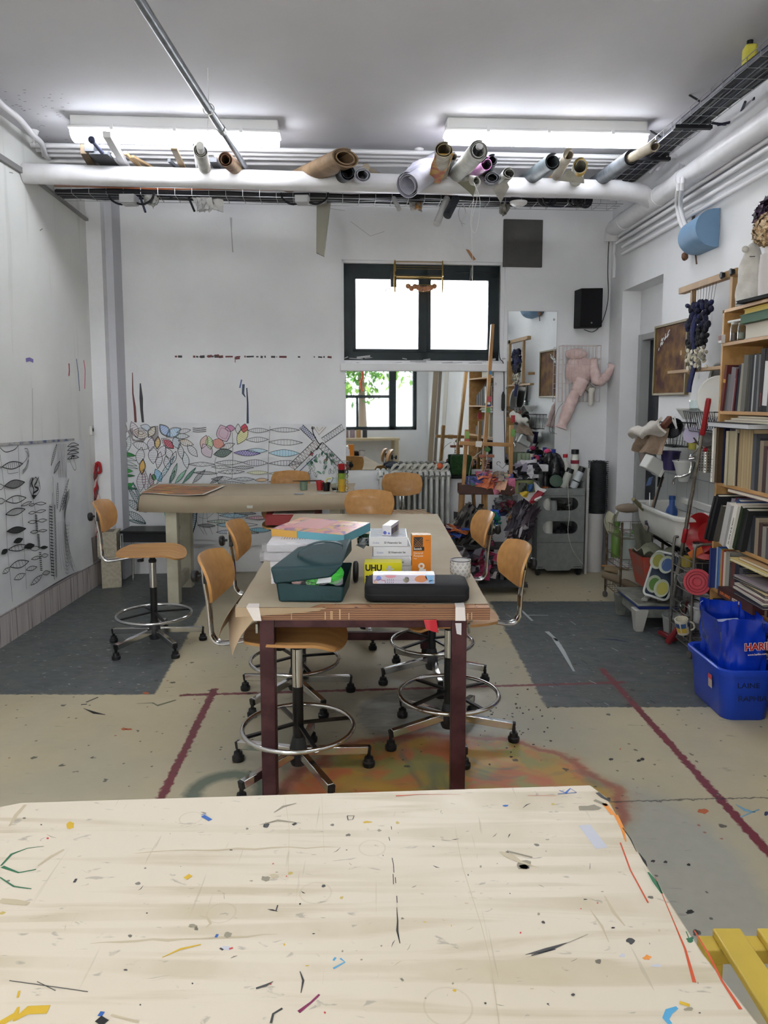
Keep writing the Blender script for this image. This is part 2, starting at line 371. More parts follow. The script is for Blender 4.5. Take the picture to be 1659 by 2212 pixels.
# ---- left wall: plaster over a plinth of painted blocks
LWM,t,b=nodes_mat('left_wall_plaster'); N=NT(t); P=N.tc.outputs['Object']; q=N.sep(P)
c0=N.mix(N.m('MULTIPLY_ADD',N.noise(P,1.5,5),2,-.6,True),'#e4e5e2','#d2d4d1'); c0=N.mix(N.m('MULTIPLY',N.step(N.noise(N.map(P,(8,8,.7)),1,4),.62,10),.3),c0,'#aeb0aa')
blk=N.mix(N.m('MULTIPLY_ADD',N.noise(N.map(P,(14,14,1.2)),1,5),2.4,-.7,True),'#c6c0bf','#ada5a3'); blk=N.mix(N.m('MULTIPLY',N.step(N.noise(N.map(P,(40,40,1.5)),1,3),.62,14),.8),blk,'#6a6062')
mort=N.m('MAXIMUM',N.band(q[2],.188,.198,300),N.m('MULTIPLY',N.band(N.m('FRACT',N.m('MULTIPLY',N.m('ADD',q[1],N.m('MULTIPLY',N.step(q[2],.19,99),.1)),4.2)),0,.04,90),N.step(N.m('MULTIPLY',q[2],-1),-.4,99)))
blk=N.mix(N.m('MULTIPLY',mort,.6),blk,'#5d5557')
t.links.new(N.mix(N.step(N.m('MULTIPLY',q[2],-1),-.4,200),c0,blk),b.inputs['Base Color']); b.inputs['Roughness'].default_value=.75
lw=W(); lw.bb(-2.56,-2.38,-1.5,6.9,.195,CEIL); lw.bb(-2.56,-2.345,-1.5,6.12,0,.195)
def lwp(px,py,off=.001): return LW.hit(px,py,off)
def streak(mb,fr,pts,w,m,off=.0015):
    mb.ribbon([fr.hit(x,y,off) for x,y in pts],fr.n,w,m)
for pts,w_,m_ in (([(149,785),(150,800),(149,812)],.018,1),([(165,775),(169,805),(172,845)],.012,2),([(181,778),(184,800),(183,840)],.014,3),([(56,778),(64,776),(72,780)],.025,4),([(70,838),(71,950)],.005,5),([(20,372),(28,374)],.006,5),([(86,498),(92,494)],.008,5)): streak(lw,LW,pts,w_,m_)
lo_=struct('wall_left',lw,[LWM]+[flat(c) for c in('#a83444','#4a6b94','#d25c80','#7a6fae','#8d8f8a')]); lo_.data.transform(MX.Translation(lo_.location)); lo_.location=(0,0,0)
# pilasters in the far left corner, angle-iron strips
tr=W(); tr.bb(-2.38,-2.26,6.09,6.4,0,CEIL); struct('trim_1',tr,WHITE)
tr=W(); tr.bb(-2.26,-2.20,6.17,6.42,0,CEIL); struct('trim_2',tr,mat('grey_white_paint','#c3c4cb',.7))
tr=W(); a=LW.hit(72,385,.012); c_=LW.hit(187,475,.012); tr.bar(a,c_,.03,.018); struct('trim_3',tr,mat('dull_grey_metal','#8b8b8a',.5,.3))
tr=W(); tr.bb(-2.38,-2.36,2.4,5.05,2.985,3.02); struct('trim_4',tr,mat('dull_grey_metal','#8b8b8a',.5,.3))
# ---- back wall with window opening
u0,zt=BW.uz(738,562); u1,zb=BW.uz(1088,790)
zt=2.715; zb=1.83
MBW=MX.Translation(BW.o)@MX.Rotation(BW.th,4,'Z')
bw=W(MBW); bw.bb(-2.6,u0,0,.3,0,CEIL); bw.bb(u1,2.6,0,.3,0,CEIL); bw.bb(u0,u1,0,.3,0,zb); bw.bb(u0,u1,0,.3,zt,CEIL)
bw.M=None; random.seed(11)
def bs(pts,w_,m_): streak(bw,BW,pts,w_,m_)
x=330
while x<716:
    l=random.choice((3,5,9,16)); y=770+(x-330)*.003
    if (395<x<560) or random.random()<.45: bs([(x,y),(x+l,y+random.uniform(-1,1))],random.uniform(.006,.02),random.choice((1,2,2)))
    x+=l+random.uniform(1,9)
for x,y in((432,769),(448,768),(463,767),(472,769),(508,772)): bs([(x,y),(x+2,y+2),(x+10,y+1)],.022,random.choice((1,2)))
bs([(508,770),(508,783)],.006,1)
for pts,w_,m_ in (([(286,805),(287,850),(291,880),(293,913)],[.006,.012,.02,.02],1),([(303,828),(305,860),(306,885),(309,915)],[.01,.03,.024,.02],2),([(533,838),(535,870),(535,915)],[.01,.014,.02],3),([(526,830),(525,850),(530,858)],[.022,.02,.006],3),([(522,820),(518,838)],.012,4),
  ([(499,470),(500,500),(503,545)],[.02,.008,.01],5),([(757,478),(800,510),(830,500)],.004,5),([(640,440),(745,455)],.004,5)): bs(pts,w_,m_)
for i in range(28):
    x=random.uniform(740,1090); y=random.uniform(772,798); bs([(x,y),(x+random.uniform(5,30),y+random.uniform(-4,3))],random.uniform(.004,.02),5)
struct('wall_back',bw,[WHITE]+[flat(c) for c in('#6e3b3c','#3f4043','#33475f','#55699c','#a9a9ac')])
# ledge under the window and its sill
tr=W(MBW); tr.bb(u0-.02,u1+.02,-.035,0,1.765,1.835); struct('trim_5',tr,WHITE,bevel=.008)
# window
UW0,_=BW.uz(743,670); UW1,_=BW.uz(1082,670); WZ0,WZ1=1.862,2.692
fr=mat('dark_green_window_frame','#0d1b20',.5,col2='#13252a',scale=6)
um=(UW0+UW1)/2+.02
win=W(MBW); yy0,yy1=.06,.13
for a in((UW0,UW0+.085,WZ0,WZ1),(UW1-.085,UW1,WZ0,WZ1),(UW0,UW1,WZ0,WZ0+.085),(UW0,UW1,WZ1-.11,WZ1),(um-.03,um+.03,WZ0,WZ1)): win.bb(a[0],a[1],yy0,yy1,a[2],a[3])
wo=struct('window_1',win,fr,bevel=.004)
s_=W(MBW)
for a,b_ in((UW0+.075,um-.025),(um+.025,UW1-.075)):
    for c4 in((a,a+.03,WZ0+.075,WZ1-.1),(b_-.03,b_,WZ0+.075,WZ1-.1),(a,b_,WZ0+.075,WZ0+.1),(a,b_,WZ1-.13,WZ1-.1)): s_.bb(c4[0],c4[1],.045,.09,c4[2],c4[3])
s_.build('window_sash',fr,wo)
g=W(MBW); g.bb(UW0+.08,UW1-.08,.098,.102,WZ0+.08,WZ1-.1); g.build('pane',mat('frosted_window_glass','#ffffff',.35,trans=1.0,ior=1.1),wo)
tr=W(MBW); tr.bb(UW0-.03,UW1+.03,.02,.16,zb,WZ0,0); tr.bb(u0,UW0,.02,.14,zb,zt); tr.bb(UW1,u1,.02,.14,zb,zt); tr.bb(u0,u1,.02,.14,WZ1,zt); struct('trim_6',tr,WHITE)
sc=W()
for x,y in((955,764),(925,756),(935,750)): p=BW.hit(x,y,.0); sc.ribbon([p+V((-.03,.02,0)),p+V((.03,.02,.012))],BW.n,.02,0)
# ---- right wall with door recess
MRW=MX.Translation(RW.o)@MX.Rotation(RW.th,4,'Z')
def rwu(px,py=800): return RW.uz(px,py)[0]
ra,rb=rwu(1345,640),rwu(1433,600); rz=2.435
rwm=W(MRW); rwm.bb(-6.95,ra,0,.25,0,CEIL); rwm.bb(rb,1.7,0,.25,0,CEIL); rwm.bb(ra,rb,0,.25,rz,CEIL)
struct('wall_right',rwm,WHITE)
dz=2.06; rj=RW.uz(1384,900,-.165)[0]; rd=RW.uz(1399,900,-.2)[0]
tr=W(MRW); tr.bb(ra,rb,.16,.25,dz,rz); tr.bb(ra,rj,.165,.25,0,dz)
struct('trim_7',tr,WHITE)
DM=mat('door_frame_grey','#9a9c9c',.5)
d=W(MRW); d.bb(rj,rd,.12,.22,0,dz); d.bb(rb-.02,rb,.14,.22,0,dz); d.bb(rj,rb,.13,.22,dz-.05,dz)
do=struct('door_1',d,DM,bevel=.004)
d=W(MRW); d.bb(rd,rb-.02,.2,.24,.01,dz-.05); d.bb(rd+.06,rb-.1,.195,.2,.9,dz-.15); d.bb(rd+.06,rb-.1,.195,.2,.1,.8); d.build('door_panel',mat('navy_door_paint','#0e1722',.35),do,bevel=.003)
d=W(MRW); d.cyl((rb-.09,.2,1.02),(rb-.09,.14,1.02),.009); d.cyl((rb-.09,.145,1.02),(rb-.2,.145,1.02),.009); d.build('door_handle',STEEL,do)
# tiled splashback above the sink
TM,t,b=nodes_mat('grey_wall_tiles'); N=NT(t); q=N.sep(N.map(N.tc.outputs['Object'],(1,1,1),-RW.th))
gr=N.m('MAXIMUM',N.band(N.m('FRACT',N.m('MULTIPLY',q[0],6.3)),0,.04,90),N.band(N.m('FRACT',N.m('MULTIPLY',q[2],4.2)),0,.03,90))
t.links.new(N.mix(gr,N.mix(N.noise(None,5),'#8f9392','#a2a5a3'),'#74787a'),b.inputs['Base Color']); b.inputs['Roughness'].default_value=.3
tr=W(MRW); tr.bb(rb+.03,-4.15,-.012,0,.75,1.32); struct('trim_8',tr,TM)
# rear wall, behind the camera: big windows, the left one added unseen for daylight
rw_=W(); wins=((-2.0,-.25,.95,2.45),(.35,2.05,.95,2.25)); RY=-1.2
rw_.bb(-2.56,2.4,RY-.2,RY,0,.95); rw_.bb(-2.56,2.4,RY-.2,RY,2.45,CEIL); rw_.bb(-2.56,-2.0,RY-.2,RY,.95,2.45); rw_.bb(-.25,.35,RY-.2,RY,.95,2.45); rw_.bb(2.05,2.4,RY-.2,RY,.95,2.45); rw_.bb(.35,2.05,RY-.2,RY,2.25,2.45)
struct('wall_rear',rw_,WHITE)
for k,(a,b_,z0,z1) in enumerate(wins):
    wn=W()
    for x0,x1,za,zc in((a,b_,z1-.12,z1),(a,b_,z0,z0+.07),(a,a+.07,z0,z1),(b_-.07,b_,z0,z1),(a+(b_-a)*.68,a+(b_-a)*.68+.14,z0,z1),(a+.07,a+(b_-a)*.68,z0+.62,z0+.68),(a+(b_-a)*.3,a+(b_-a)*.3+.04,z0,z0+.65)): wn.bb(x0,x1,RY-.12,RY-.04,za,zc)
    o_=struct('window_%d'%(k+2),wn,fr,bevel=.004)
    g=W(); g.bb(a+.05,b_-.05,RY-.085,RY-.08,z0+.05,z1-.1); g.build('pane',mat('thin_window_glass','#ffffff',.0,trans=1.0,ior=1.02),o_)
# leafy trees outside the rear window (seen in the mirror)
random.seed(5)
for k,(tx,ty,tz,rr) in enumerate(((1.5,-5.0,2.7,1.3),(4.2,-6.0,2.9,1.6),(-.6,-7.6,3.0,1.5))):
    tt=thing('garden_tree','leafy green tree outside, seen through the glass behind the camera','tree',(tx,ty,0),group='garden trees outside the rear window')
    tt.location.z=-.1
    m=MB()
    for i in range(1500):
        d_=V((random.gauss(0,1),random.gauss(0,1),random.gauss(0,1))).normalized()*rr*random.uniform(.3,1); c_=d_+V((0,0,tz)); a=random.uniform(.06,.13)
        e1=V((random.gauss(0,1),random.gauss(0,1),random.gauss(0,1))).normalized(); e2=e1.cross(V((0,0,1))).normalized()
        m.poly([c_-e1*a,c_+e2*a*.5,c_+e1*a,c_-e2*a*.5],random.randrange(3))
    m.build('foliage',[flat('#6f9a3c'),flat('#8fb552'),flat('#4d7a35')],tt,smooth=False)
    m=MB(); m.tube([(0,0,0),(.05,0,1),(0,.05,tz)],[.14,.11,.05],10); m.build('trunk',flat('#5b4a3a'),tt)
g=W(); g.bb(-8,9,-14,-1.45,-.25,-.1); struct('floor_outside',g,mat('garden_ground','#8f9188',.9,col2='#6f7b58',scale=2))
# ================= CEILING FITTINGS =================
TUBE=mat('glowing_tube','#f4f8ff',.4,emit=16)
DIFF=mat('lit_ribbed_diffuser','#f6f9ff',.3,emit=15)
HOUS=mat('lamp_housing','#e3e3e3',.5)
def lamp(loc,rz,label,L=1.28,group=None):
    t=thing('fluorescent_ceiling_light',label,'ceiling light',loc,rz)
    m=MB(); m.box((0,0,-.035),(L,.13,.07)); m.box((0,0,-.075),(L+.03,.16,.02)); m.build('housing',HOUS,t,bevel=.008)
    m=MB(); m.grid(lambda u,v:(-(L/2)+L*u,-.072*math.cos(PI*v),-.084-.06*math.sin(PI*v)**.6),1,14)
    for e in(-1,1): m.poly([(e*L/2,-.072*math.cos(PI*k/14),-.084-.06*math.sin(PI*k/14)**.6) for k in range(15)][::e])
    m.build('diffuser',DIFF,t)
    for y in(-.032,.032):
        m=MB(); m.cyl((-L/2+.05,y,-.105),(L/2-.05,y,-.105),.014,seg=12); m.build('lamp_tube',TUBE,t)
    for x in(-L*.3,L*.0,L*.32):
        for y in(-.082,.082): m=MB(); m.box((x,y,-.075),(.02,.008,.035)); m.build('clip',HOUS,t)
    return t
la=onz(383,310,3.13); lb=onz(1178,314,3.13)
lamp((la.x,la.y,CEIL),R(4),'left fluorescent ceiling light, above the pipe with wood scraps and crossed by a grey pole')
lamp((lb.x,lb.y,CEIL),R(3),'right fluorescent ceiling light, above the rolled canvases near the cable tray')
for x in(-1.25,1.05): lamp((x,1.55,CEIL),R(3),'%s added fluorescent ceiling light overhead, nearer the viewer and out of the photo frame'%('left' if x<0 else 'right'))  # unseen pair of lamps, added to brighten the near table
def pipe(name,pts,r,label,cat='pipe',m=PIPEW,seg=16,group=None,rings=(),ringr=1.08,smoothn=0):
    p=bez(pts,smoothn) if smoothn else pts
    o=thing(name,label,cat,V(pts[0]),group=group) if rings else None
    b=W(); b.tube(p,r,seg)
    if rings:
        b.build('tube',m,o); 
        for c,d in rings:
            k=W(); d=V(d).normalized(); k.tube([c-d*.03,c-d*.029,c+d*.029,c+d*.03],[r,r*ringr,r*ringr,r],seg); k.build('collar',m,o)
        return o
    return b.build(name,m,label=label,cat=cat,group=group)
# big pipe across, branch, and big pipe down the right side
PZ=3.0
a=onz(75,375,PZ); a.x=-2.38; bq=onz(1330,410,PZ); c=onz(1400,420,PZ)
PR=2.955; e0=onz(1330,490,PR); e1=onz(1659,262,PR); dr=(e1-e0).normalized(); e2=e1+dr*1.6
j=onz(1412,432,PR); j=e0+dr*((j-e0).dot(dr))
jj=onz(1385,418,PZ-.01)
pd=(c-a).normalized()
pipe('drain_pipe',[a,bq,jj,j+dr*-.02],.064,'thick white drain pipe running across the room under the ceiling','pipe',seg=24,rings=[(onz(1330,411,PZ),pd),(onz(1372,416,PZ),pd)])
ring=[(e0+dr*((onz(x,y,PR)-e0).dot(dr)),dr) for x,y in((1345,478),(1425,425),(1475,388))]
o=pipe('drain_pipe',[e0-dr*.02,e2],.066,'thick white drain pipe running towards the viewer along the right wall','pipe',seg=24,rings=ring)
m=W(); m.tube(bez([e0-dr*.01,e0-dr*.07+V((0,0,-.02)),e0-dr*.09+V((0,0,-.1))],5),.064,20); m.build('elbow',PIPEW,o)
# thin white conduits across the ceiling: four separate tubes
WC=mat('white_conduit_paint','#dcdcdf',.45)
for k,(yl,yr) in enumerate(((313,340),(323,347),(333,354),(346,362))):
    p=onz(50,yl,CEIL-.05-.004*k); p=p if p.x>-2.38 else p+(onz(1390,yr,CEIL-.05)-p)*((-2.38-p.x)/(onz(1390,yr,CEIL-.05).x-p.x))
    q=onz(1390,yr,CEIL-.05-.004*k)
    pipe('conduit',[p,q],.016,'thin white conduit under the ceiling, %s of four side by side'%('nearest','second nearest','second farthest','farthest')[k],'conduit',WC,10)
# ceiling hanger cups
for x,y,lab in((905,322,'small white ceiling hanger holding the conduits, middle of the room'),(72,282,'small white ceiling hanger in the left corner on the bent conduit')):
    p=onz(x,y,CEIL); m=W(); m.lathe([(.035,0),(.02,-.045),(.008,-.05),(.008,-.09)],p); m.build('ceiling_hanger',WC,label=lab,cat='pipe hanger')
pipe('conduit',[onz(-40,170,CEIL-.06),onz(0,222,CEIL-.06),onz(40,255,CEIL-.06),onz(70,290,CEIL-.07),onz(90,310,CEIL-.07),onz(98,335,CEIL-.08),onz(110,342,CEIL-.03)],.018,'thin white conduit along the left wall top that bends over the four conduits','conduit',WC,10,smoothn=4)
# thin pipes on the right wall
def rwz(px,py,off=.05): return RW.hit(px,py,off)
rows=(((1330,487,1659,262+28),.019,'uppermost'),((1331,508,1659,318-8),.015,'second highest'),((1332,521,1659,331-4),.015,'third highest'),((1345,533,1659,352-6),.014,'second lowest'),((1345,545,1659,378-4),.015,'lowest'))
for (x0,y0,x1,y1),r_,lab in rows:
    p=rwz(x0,y0); q=rwz(x1,y1); z=(p.z+q.z)/2; p.z=q.z=z; d=(q-p).normalized()
    pipe('wall_pipe',[p,q+d*1.4],r_,'thin white pipe on the right wall under the thick drain pipe, %s of five'%lab,'pipe',WC,10)
m=W(); m.tube(bez([rwz(1331,510),rwz(1326,545),rwz(1328,560),rwz(1326,600)],4),.014,8); m.build('wall_pipe',WC,label='short white pipe turning down in the corner below the drain pipe end',cat='pipe')
for k,(x,dx) in enumerate(((1468,0),(1476,5))):
    pts=[onz(1405+dx*3,372-dx,CEIL-.12),onz(1440+dx*2,338,CEIL-.06),onz(x,352,CEIL-.1),rwz(x-2,400,.2),rwz(x-6,440,.12),rwz(x+2,480,.09),rwz(x+14,502,.07)]
    pipe('bent_conduit',pts,.014,('left' if k==0 else 'right')+' of two bent white conduits looping over the drain pipe on the right','conduit',WC,10,smoothn=5)
# long grey pole slung under the ceiling on a string
p0=onz(288,-20,3.03); p1=onz(541,378,3.09)
pm=onz(432,240,3.05)
o=thing('long_pole','long dull grey metal pole slung under the ceiling, ending on the drain pipe','pole',p0)
m=W(); m.tube([p0,p0+(p1-p0)*.62],.0215,14); m.tube([p0+(p1-p0)*.62,p1],.018,14); m.build('pole',mat('dull_zinc','#7f8287',.35,.6,col2='#6a6d72',scale=10),o)
m=W(); k=p0+(p1-p0)*.62; d=(p1-p0).normalized(); m.tube([k-d*.03,k+d*.03],.026,14); m.build('sleeve',STEEL,o)
m=W(); k=p0+(p1-p0)*((pm.y-p0.y)/(p1.y-p0.y)); m.tube(arc(k,.03,0,2*PI,12,x=V((1,0,0)),y=V((0,0,1))),.003,6); m.tube([k+V((0,0,.03)),V((k.x,k.y,CEIL))],.002,5); m.tube(bez([k+V((0,0,-.03)),k+V((-.02,.05,-.08)),k+V((.0,.02,-.16))],5),.002,5)
m.build('string_loop',mat('white_string','#e6e6e2',.8),o)
# ---- cable trays: wire basket + cables
WIRE=mat('galvanised_wire','#a6a7a8',.3,.8); CBK=mat('black_cable','#14151b',.5); CBL=mat('navy_cable','#1b2038',.5); COR=mat('orange_cable','#a8623c',.5)
def tray(p,q,w_,label,n_c,name='cable_tray',seed=1,up=.0):
    random.seed(seed); p,q=V(p),V(q); d=(q-p).normalized(); x=V((d.y,-d.x,0)); o=thing(name,label,'cable tray',p)
    m=W(); L=(q-p).length
    for s_,z in((-1,.05),(-1,0),(-.33,0),(.33,0),(1,0),(1,.05)): m.tube([p+x*(s_*w_/2)+V((0,0,z)),q+x*(s_*w_/2)+V((0,0,z))],.002,5)
    k=0
    while k<L:
        c_=p+d*k; m.tube([c_+x*(-w_/2)+V((0,0,.05)),c_+x*(-w_/2),c_+x*(w_/2),c_+x*(w_/2)+V((0,0,.05))],.002,5); k+=.12
    m.build('wire_basket',WIRE,o)
    for i in range(n_c):
        m=W(); s_=(i+.5)/n_c-.5; pts=[]; k=0
        while k<=L+.01: pts.append(p+d*min(k,L)+x*(s_*w_*.9+random.uniform(-.008,.008))+V((0,0,.012+random.uniform(0,.018)))); k+=.3
        m.tube(bez(pts,2),random.choice((.011,.014,.017)),6); m.build('cable',[CBK,CBK,CBL,CBK,CBL][i%5],o)
    return o,x,d
TP=onz(128,425,2.97); TQ=onz(1335,448,2.97)
o,x,d=tray(TP,TQ,.2,'wire cable tray with black cables hanging behind the crosswise drain pipe',9,seed=2)
for k in range(2):
    m=W(); L=(TQ-TP).length; m.tube(bez([TP+d*(L*i/16)+x*(.09+.01*k)+V((0,0,.05+.02*k+random.uniform(-.006,.006))) for i in range(17)],2),.008,6); m.build('orange_cable',COR,o)
TR=onz(1340,398,3.1); TS=onz(1659,140,3.1); d_=(TS-TR).normalized()
o,x,d=tray(TR,TS+d_*1.2,.17,'wire cable tray with black cables running towards the viewer by the right wall',8,seed=4)
L=(TS-TR).length+1.2
m=W(); m.tube(bez([TR+d*(L*i/18)-x*.1+V((0,0,.06+random.uniform(-.012,.012))) for i in range(19)],3),.009,7); m.build('orange_cable',COR,o)
m=W(); m.tube(bez([TR+d*(L*i/18)-x*.085+V((0,0,.08+random.uniform(-.012,.012))) for i in range(19)],3),.007,7); m.build('orange_cable',COR,o)
for t_ in(.32,.62):
    c_=TR+d*(L*t_*.6); m=W(); m.bar(c_-x*.11-V((0,0,.01)),c_+x*.11-V((0,0,.01)),.03,.02); m.tube(bez([c_-x*.1,c_-x*.08+V((0,0,.1)),V((c_.x-.03,c_.y,CEIL))],4),.006,6); m.build('bracket',CBK,o)
# hanging loops of dark cable
def loops(cx,cy,z,n,label,r=.05):
    t=thing('cable_coil',label,'cable',onz(cx,cy,z))
    for i in range(n):
        m=W(); c_=onz(cx,cy,z)+V((random.uniform(-.03,.03),random.uniform(-.03,.03),0)); m.tube(arc(c_,r*random.uniform(.7,1.1),PI,2*PI,10,x=V((1,.1,0))),.007,6); m.build('cable_loop',CBK,t)
loops(1181,430,2.985,4,'drooping coil of black cable under the tray beside the smoke detector')
loops(1240,432,2.985,3,'left part of the dark cable tangle under the tray near the right corner')
loops(1262,432,2.985,4,'drooping coil of black cable under the tray, closest to the right corner')
m=W(); m.tube(bez([onz(1520,262,3.16),onz(1575,268,3.18),onz(1612,240,3.2),onz(1630,212,3.2)],5),.008,6); m.tube(bez([onz(1550,270,3.16),onz(1590,258,3.18),onz(1610,220,3.2)],5),.008,6); m.build('hanging_cable',CBL,label='loop of navy cable sagging beside the right cable tray',cat='cable')
# junction boxes
def jbox(px,py,z,sx,sy,sz,label,m_=None,name='junction_box'):
    c_=onz(px,py,z); t=thing(name,label,'junction box',c_)
    m=MB(); m.box((0,0,0),(sx,sy,sz)); m.build('box',m_ or flat('#b9bbbd'),t,bevel=.006)
    m=MB(); m.box((0,0,-sz/2-.003),(sx*.8,sy*.8,.006)); m.build('lid',m_ or flat('#b9bbbd'),t,bevel=.003); return t
jbox(279,432,2.93,.11,.11,.06,'grey junction box under the cable tray, left of the hanging plastic')
jbox(653,432,2.93,.1,.1,.05,'grey junction box under the cable tray just left of the long hanging strip')
for cx,cy,s_ in((268,-1,-1),(300,0,1),(640,0,-1),(676,0,1)):
    c_=onz(cx,432,2.93); m=W(); m.tube(bez([c_+V((-.06*s_,0,0)),c_+V((0.02*s_,0,-.03)),c_+V((.09*s_,0,0)),c_+V((.11*s_,0,.05))],4),.008,6); m.build('box_cable',CBK,label='black cable looping into the %s junction box from the %s'%('left' if cx<400 else 'right','left' if s_<0 else 'right'),cat='cable')
# yellow emergency box top right
yc=onz(1618,134,3.17); t=thing('alarm_box','small yellow box on the ceiling beside the right cable tray','box',yc,R(-10))
m=MB(); m.box((0,0,.02),(.055,.075,.11)); m.build('box',mat('yellow_plastic','#c9c24a',.45),t,bevel=.012)
m=MB(); m.cyl((.02,-.03,-.02),(.05,-.07,.0),.009); m.cyl((0,0,.07),(0,0,.1),.015); m.build('cable_gland',CBK,t)
# smoke detector
sc_=onz(1120,436,2.97)
t=thing('smoke_detector','round white smoke detector under the cable tray','smoke detector',sc_)
m=MB(); m.lathe([(.0,-.032),(.025,-.032),(.045,-.026),(.062,-.014),(.065,0),(.03,.004)][::1],seg=28); m.build('body',HOUS,t)
m=MB(); m.lathe([(.0,-.036),(.02,-.036),(.022,-.03)],seg=20); m.build('test_button',flat('#bfbfc2'),t)
m=MB(); m.box((-.02,.03,.03),(.06,.03,.06)); m.build('bracket',flat('#5f6066'),t)
# ---- things stored on the pipe. each roll: two ends in pixels with heights, radius
def roll(name,p,q,r,label,col,col2=None,cat='roll',layers=2,core=None,hollow=True,oval=1.0,group=None,wall=.006,rough=.75,inner=None):
    p,q=V(p),V(q); d=(q-p).normalized(); t=thing(name,label,cat,p,group=group); mm=mat('roll_'+col[1:]+(col2 or '#')[1:],col,rough,col2=col2,scale=9)
    x,y=basis(d); y=y*oval
    m=W(); n=22; turns=layers
    # spiral sheet, thin
    K=int(n*turns); prof=[]
    for i in range(K+1):
        a=2*PI*i/n; rr=r*(1-.42*(i/K)) if K else r
        prof.append((rr*math.cos(a+1.2),rr*math.sin(a+1.2)))
    L=(q-p).length
    def f(u,v):
        i=u*K; k=min(int(i),K-1); fr_=i-k; px_=prof[k][0]*(1-fr_)+prof[k+1][0]*fr_; py_=prof[k][1]*(1-fr_)+prof[k+1][1]*fr_
        return p+d*(L*v+.012*math.sin(u*9)*(1 if v>.5 else 0))+x*px_+y*py_
    m.grid(f,K,2,0,th=wall*.5); m.build('rolled_sheet',mm,t)
    if not hollow or core:
        m=W(); m.tube([p+d*.02,q+d*(.01 if core else -.03)],r*(.45 if core else .62),16); m.build('core',flat(core or inner or col),t)
    return t
def Zp(px,py,z): return onz(px,py,z)
TOPZ=3.1
# left group: scraps
def plank(name,p,q,w_,h_,label,col,cat='plank',**k):
    m=W(); m.bar(p,q,w_,h_); return m.build(name,mat('wood_'+col[1:],col,.6,col2=k.get('col2',col),scale=12),label=label,cat=cat,bevel=.002)
plank('wooden_plank',Zp(182,322,3.12),Zp(208,368,3.12),.05,.06,'short brown plank end, leftmost thing on the drain pipe','#6c5a44')
plank('metal_channel',Zp(192,318,3.12),Zp(250,372,3.12),.06,.05,'dark grey metal channel lying on the drain pipe at the far left','#3d4046',cat='metal bar')
plank('metal_channel',Zp(212,330,3.09),Zp(262,378,3.09),.12,.02,'flat dark grey metal plate tucked behind the channels on the left','#43464c',cat='metal bar')
m=W(); m.cyl(Zp(198,302,3.08),Zp(250,366,3.11),.012); m.ell(Zp(198,302,3.08),.022); m.build('curtain_rod',[flat('#2c3350')],label='dark blue rod with a round brassy knob end, under the left lamp',cat='rod')
m=W(); p_=Zp(230,290,3.06); q_=Zp(276,366,3.11); m.bar(p_,q_,.045,.035); m.build('white_trunking',WC,label='white plastic trunking sticking up into the glow of the left lamp',cat='trunking',bevel=.004)
m=W(); m.tube([Zp(247,334,3.1),Zp(262,368,3.1)],.018,14); m.build('white_tube',WC,label='short white plastic tube end left of the tilted wooden battens',cat='tube')
plank('wooden_batten',Zp(270,330,3.1),Zp(310,368,3.1),.02,.02,'thin pine batten tilted down to the right, left of the two battens','#a58a63')
plank('wooden_batten',Zp(285,338,3.1),Zp(345,372,3.1),.03,.015,'wider pine batten lying flatter behind the thin batten','#8d7555')
plank('wooden_batten',Zp(376,322,3.08),Zp(400,372,3.1),.04,.012,'flat brown wooden lath standing up alone left of the wrapped roll','#7d6a4e')
m=W(); m.bar(Zp(365,346,3.1),Zp(392,372,3.1),.02,.02); m.build('plastic_strip',[flat('#4e5158')],label='dark plastic strip leaning beside the brown lath',cat='strip')
m=W(); m.cyl(Zp(418,312,3.07),Zp(427,380,3.1),.006); m.build('white_rod',WC,label='thin white rod standing against the drain pipe left of the wrapped roll',cat='rod')
t=roll('wrapped_roll',Zp(447,380,3.08),Zp(434,326,3.0),.045,'roll wrapped in white plastic with a brown cardboard core, under the left lamp','#cfcfc9','#b9b9b2',core='#8b6a58')
m=W(); m.cyl(Zp(434,326,3.0),Zp(432,314,2.98),.022); m.build('core_end',flat('#e8e8e6'),t)
plank('metal_channel',Zp(460,345,3.09),Zp(482,378,3.09),.05,.03,'grey metal channel stub between the white roll and the patterned roll','#4b4d52',cat='metal bar')
roll('cloth_roll',Zp(528,380,3.1),Zp(488,345,3.03),.048,'roll of red and green patterned paper behind the grey pole end','#a08d72','#7d5a46',layers=3)
m=W(); m.tube([Zp(466,336,3.08),Zp(505,368,3.1)],.011,8); m.build('white_tube',WC,label='thin whitish tube crossing the red patterned roll',cat='tube')
# big cardboard roll
t=roll('cardboard_roll',Zp(622,398,3.12),Zp(746,342,3.02),.10,'large flattened roll of brown corrugated cardboard on the drain pipe','#8f765b','#7c664d',oval=.62,layers=3,wall=.014)
roll('paper_roll',Zp(728,388,3.12),Zp(752,372,2.96),.055,'dark blue-black crumpled roll tucked under the cardboard roll','#23262e','#3b4048',layers=2)
t=roll('paper_roll',Zp(772,384,3.08),Zp(784,378,2.93),.055,'short roll of blue-grey and white paper right of the cardboard roll','#c9cad2','#a3a6b4',oval=.8,layers=3)
m=W(); p_=onz(791,362,3.12); m.lathe([(.022,0),(.026,.01),(.026,.02)],p_,seg=16,axis=(0,-1,-.2)); m.lathe([(.0,-.003),(.009,-.003),(.009,.012)],p_,seg=12,axis=(0,-1,-.2)); m.tube([p_+V((0,.02,0)),p_+V((.12,.25,0))],.022,12); m.build('cardboard_tube',flat('#9c8f7c'),label='thin tube with a pale round end cap, right of the blue-grey paper',cat='tube')
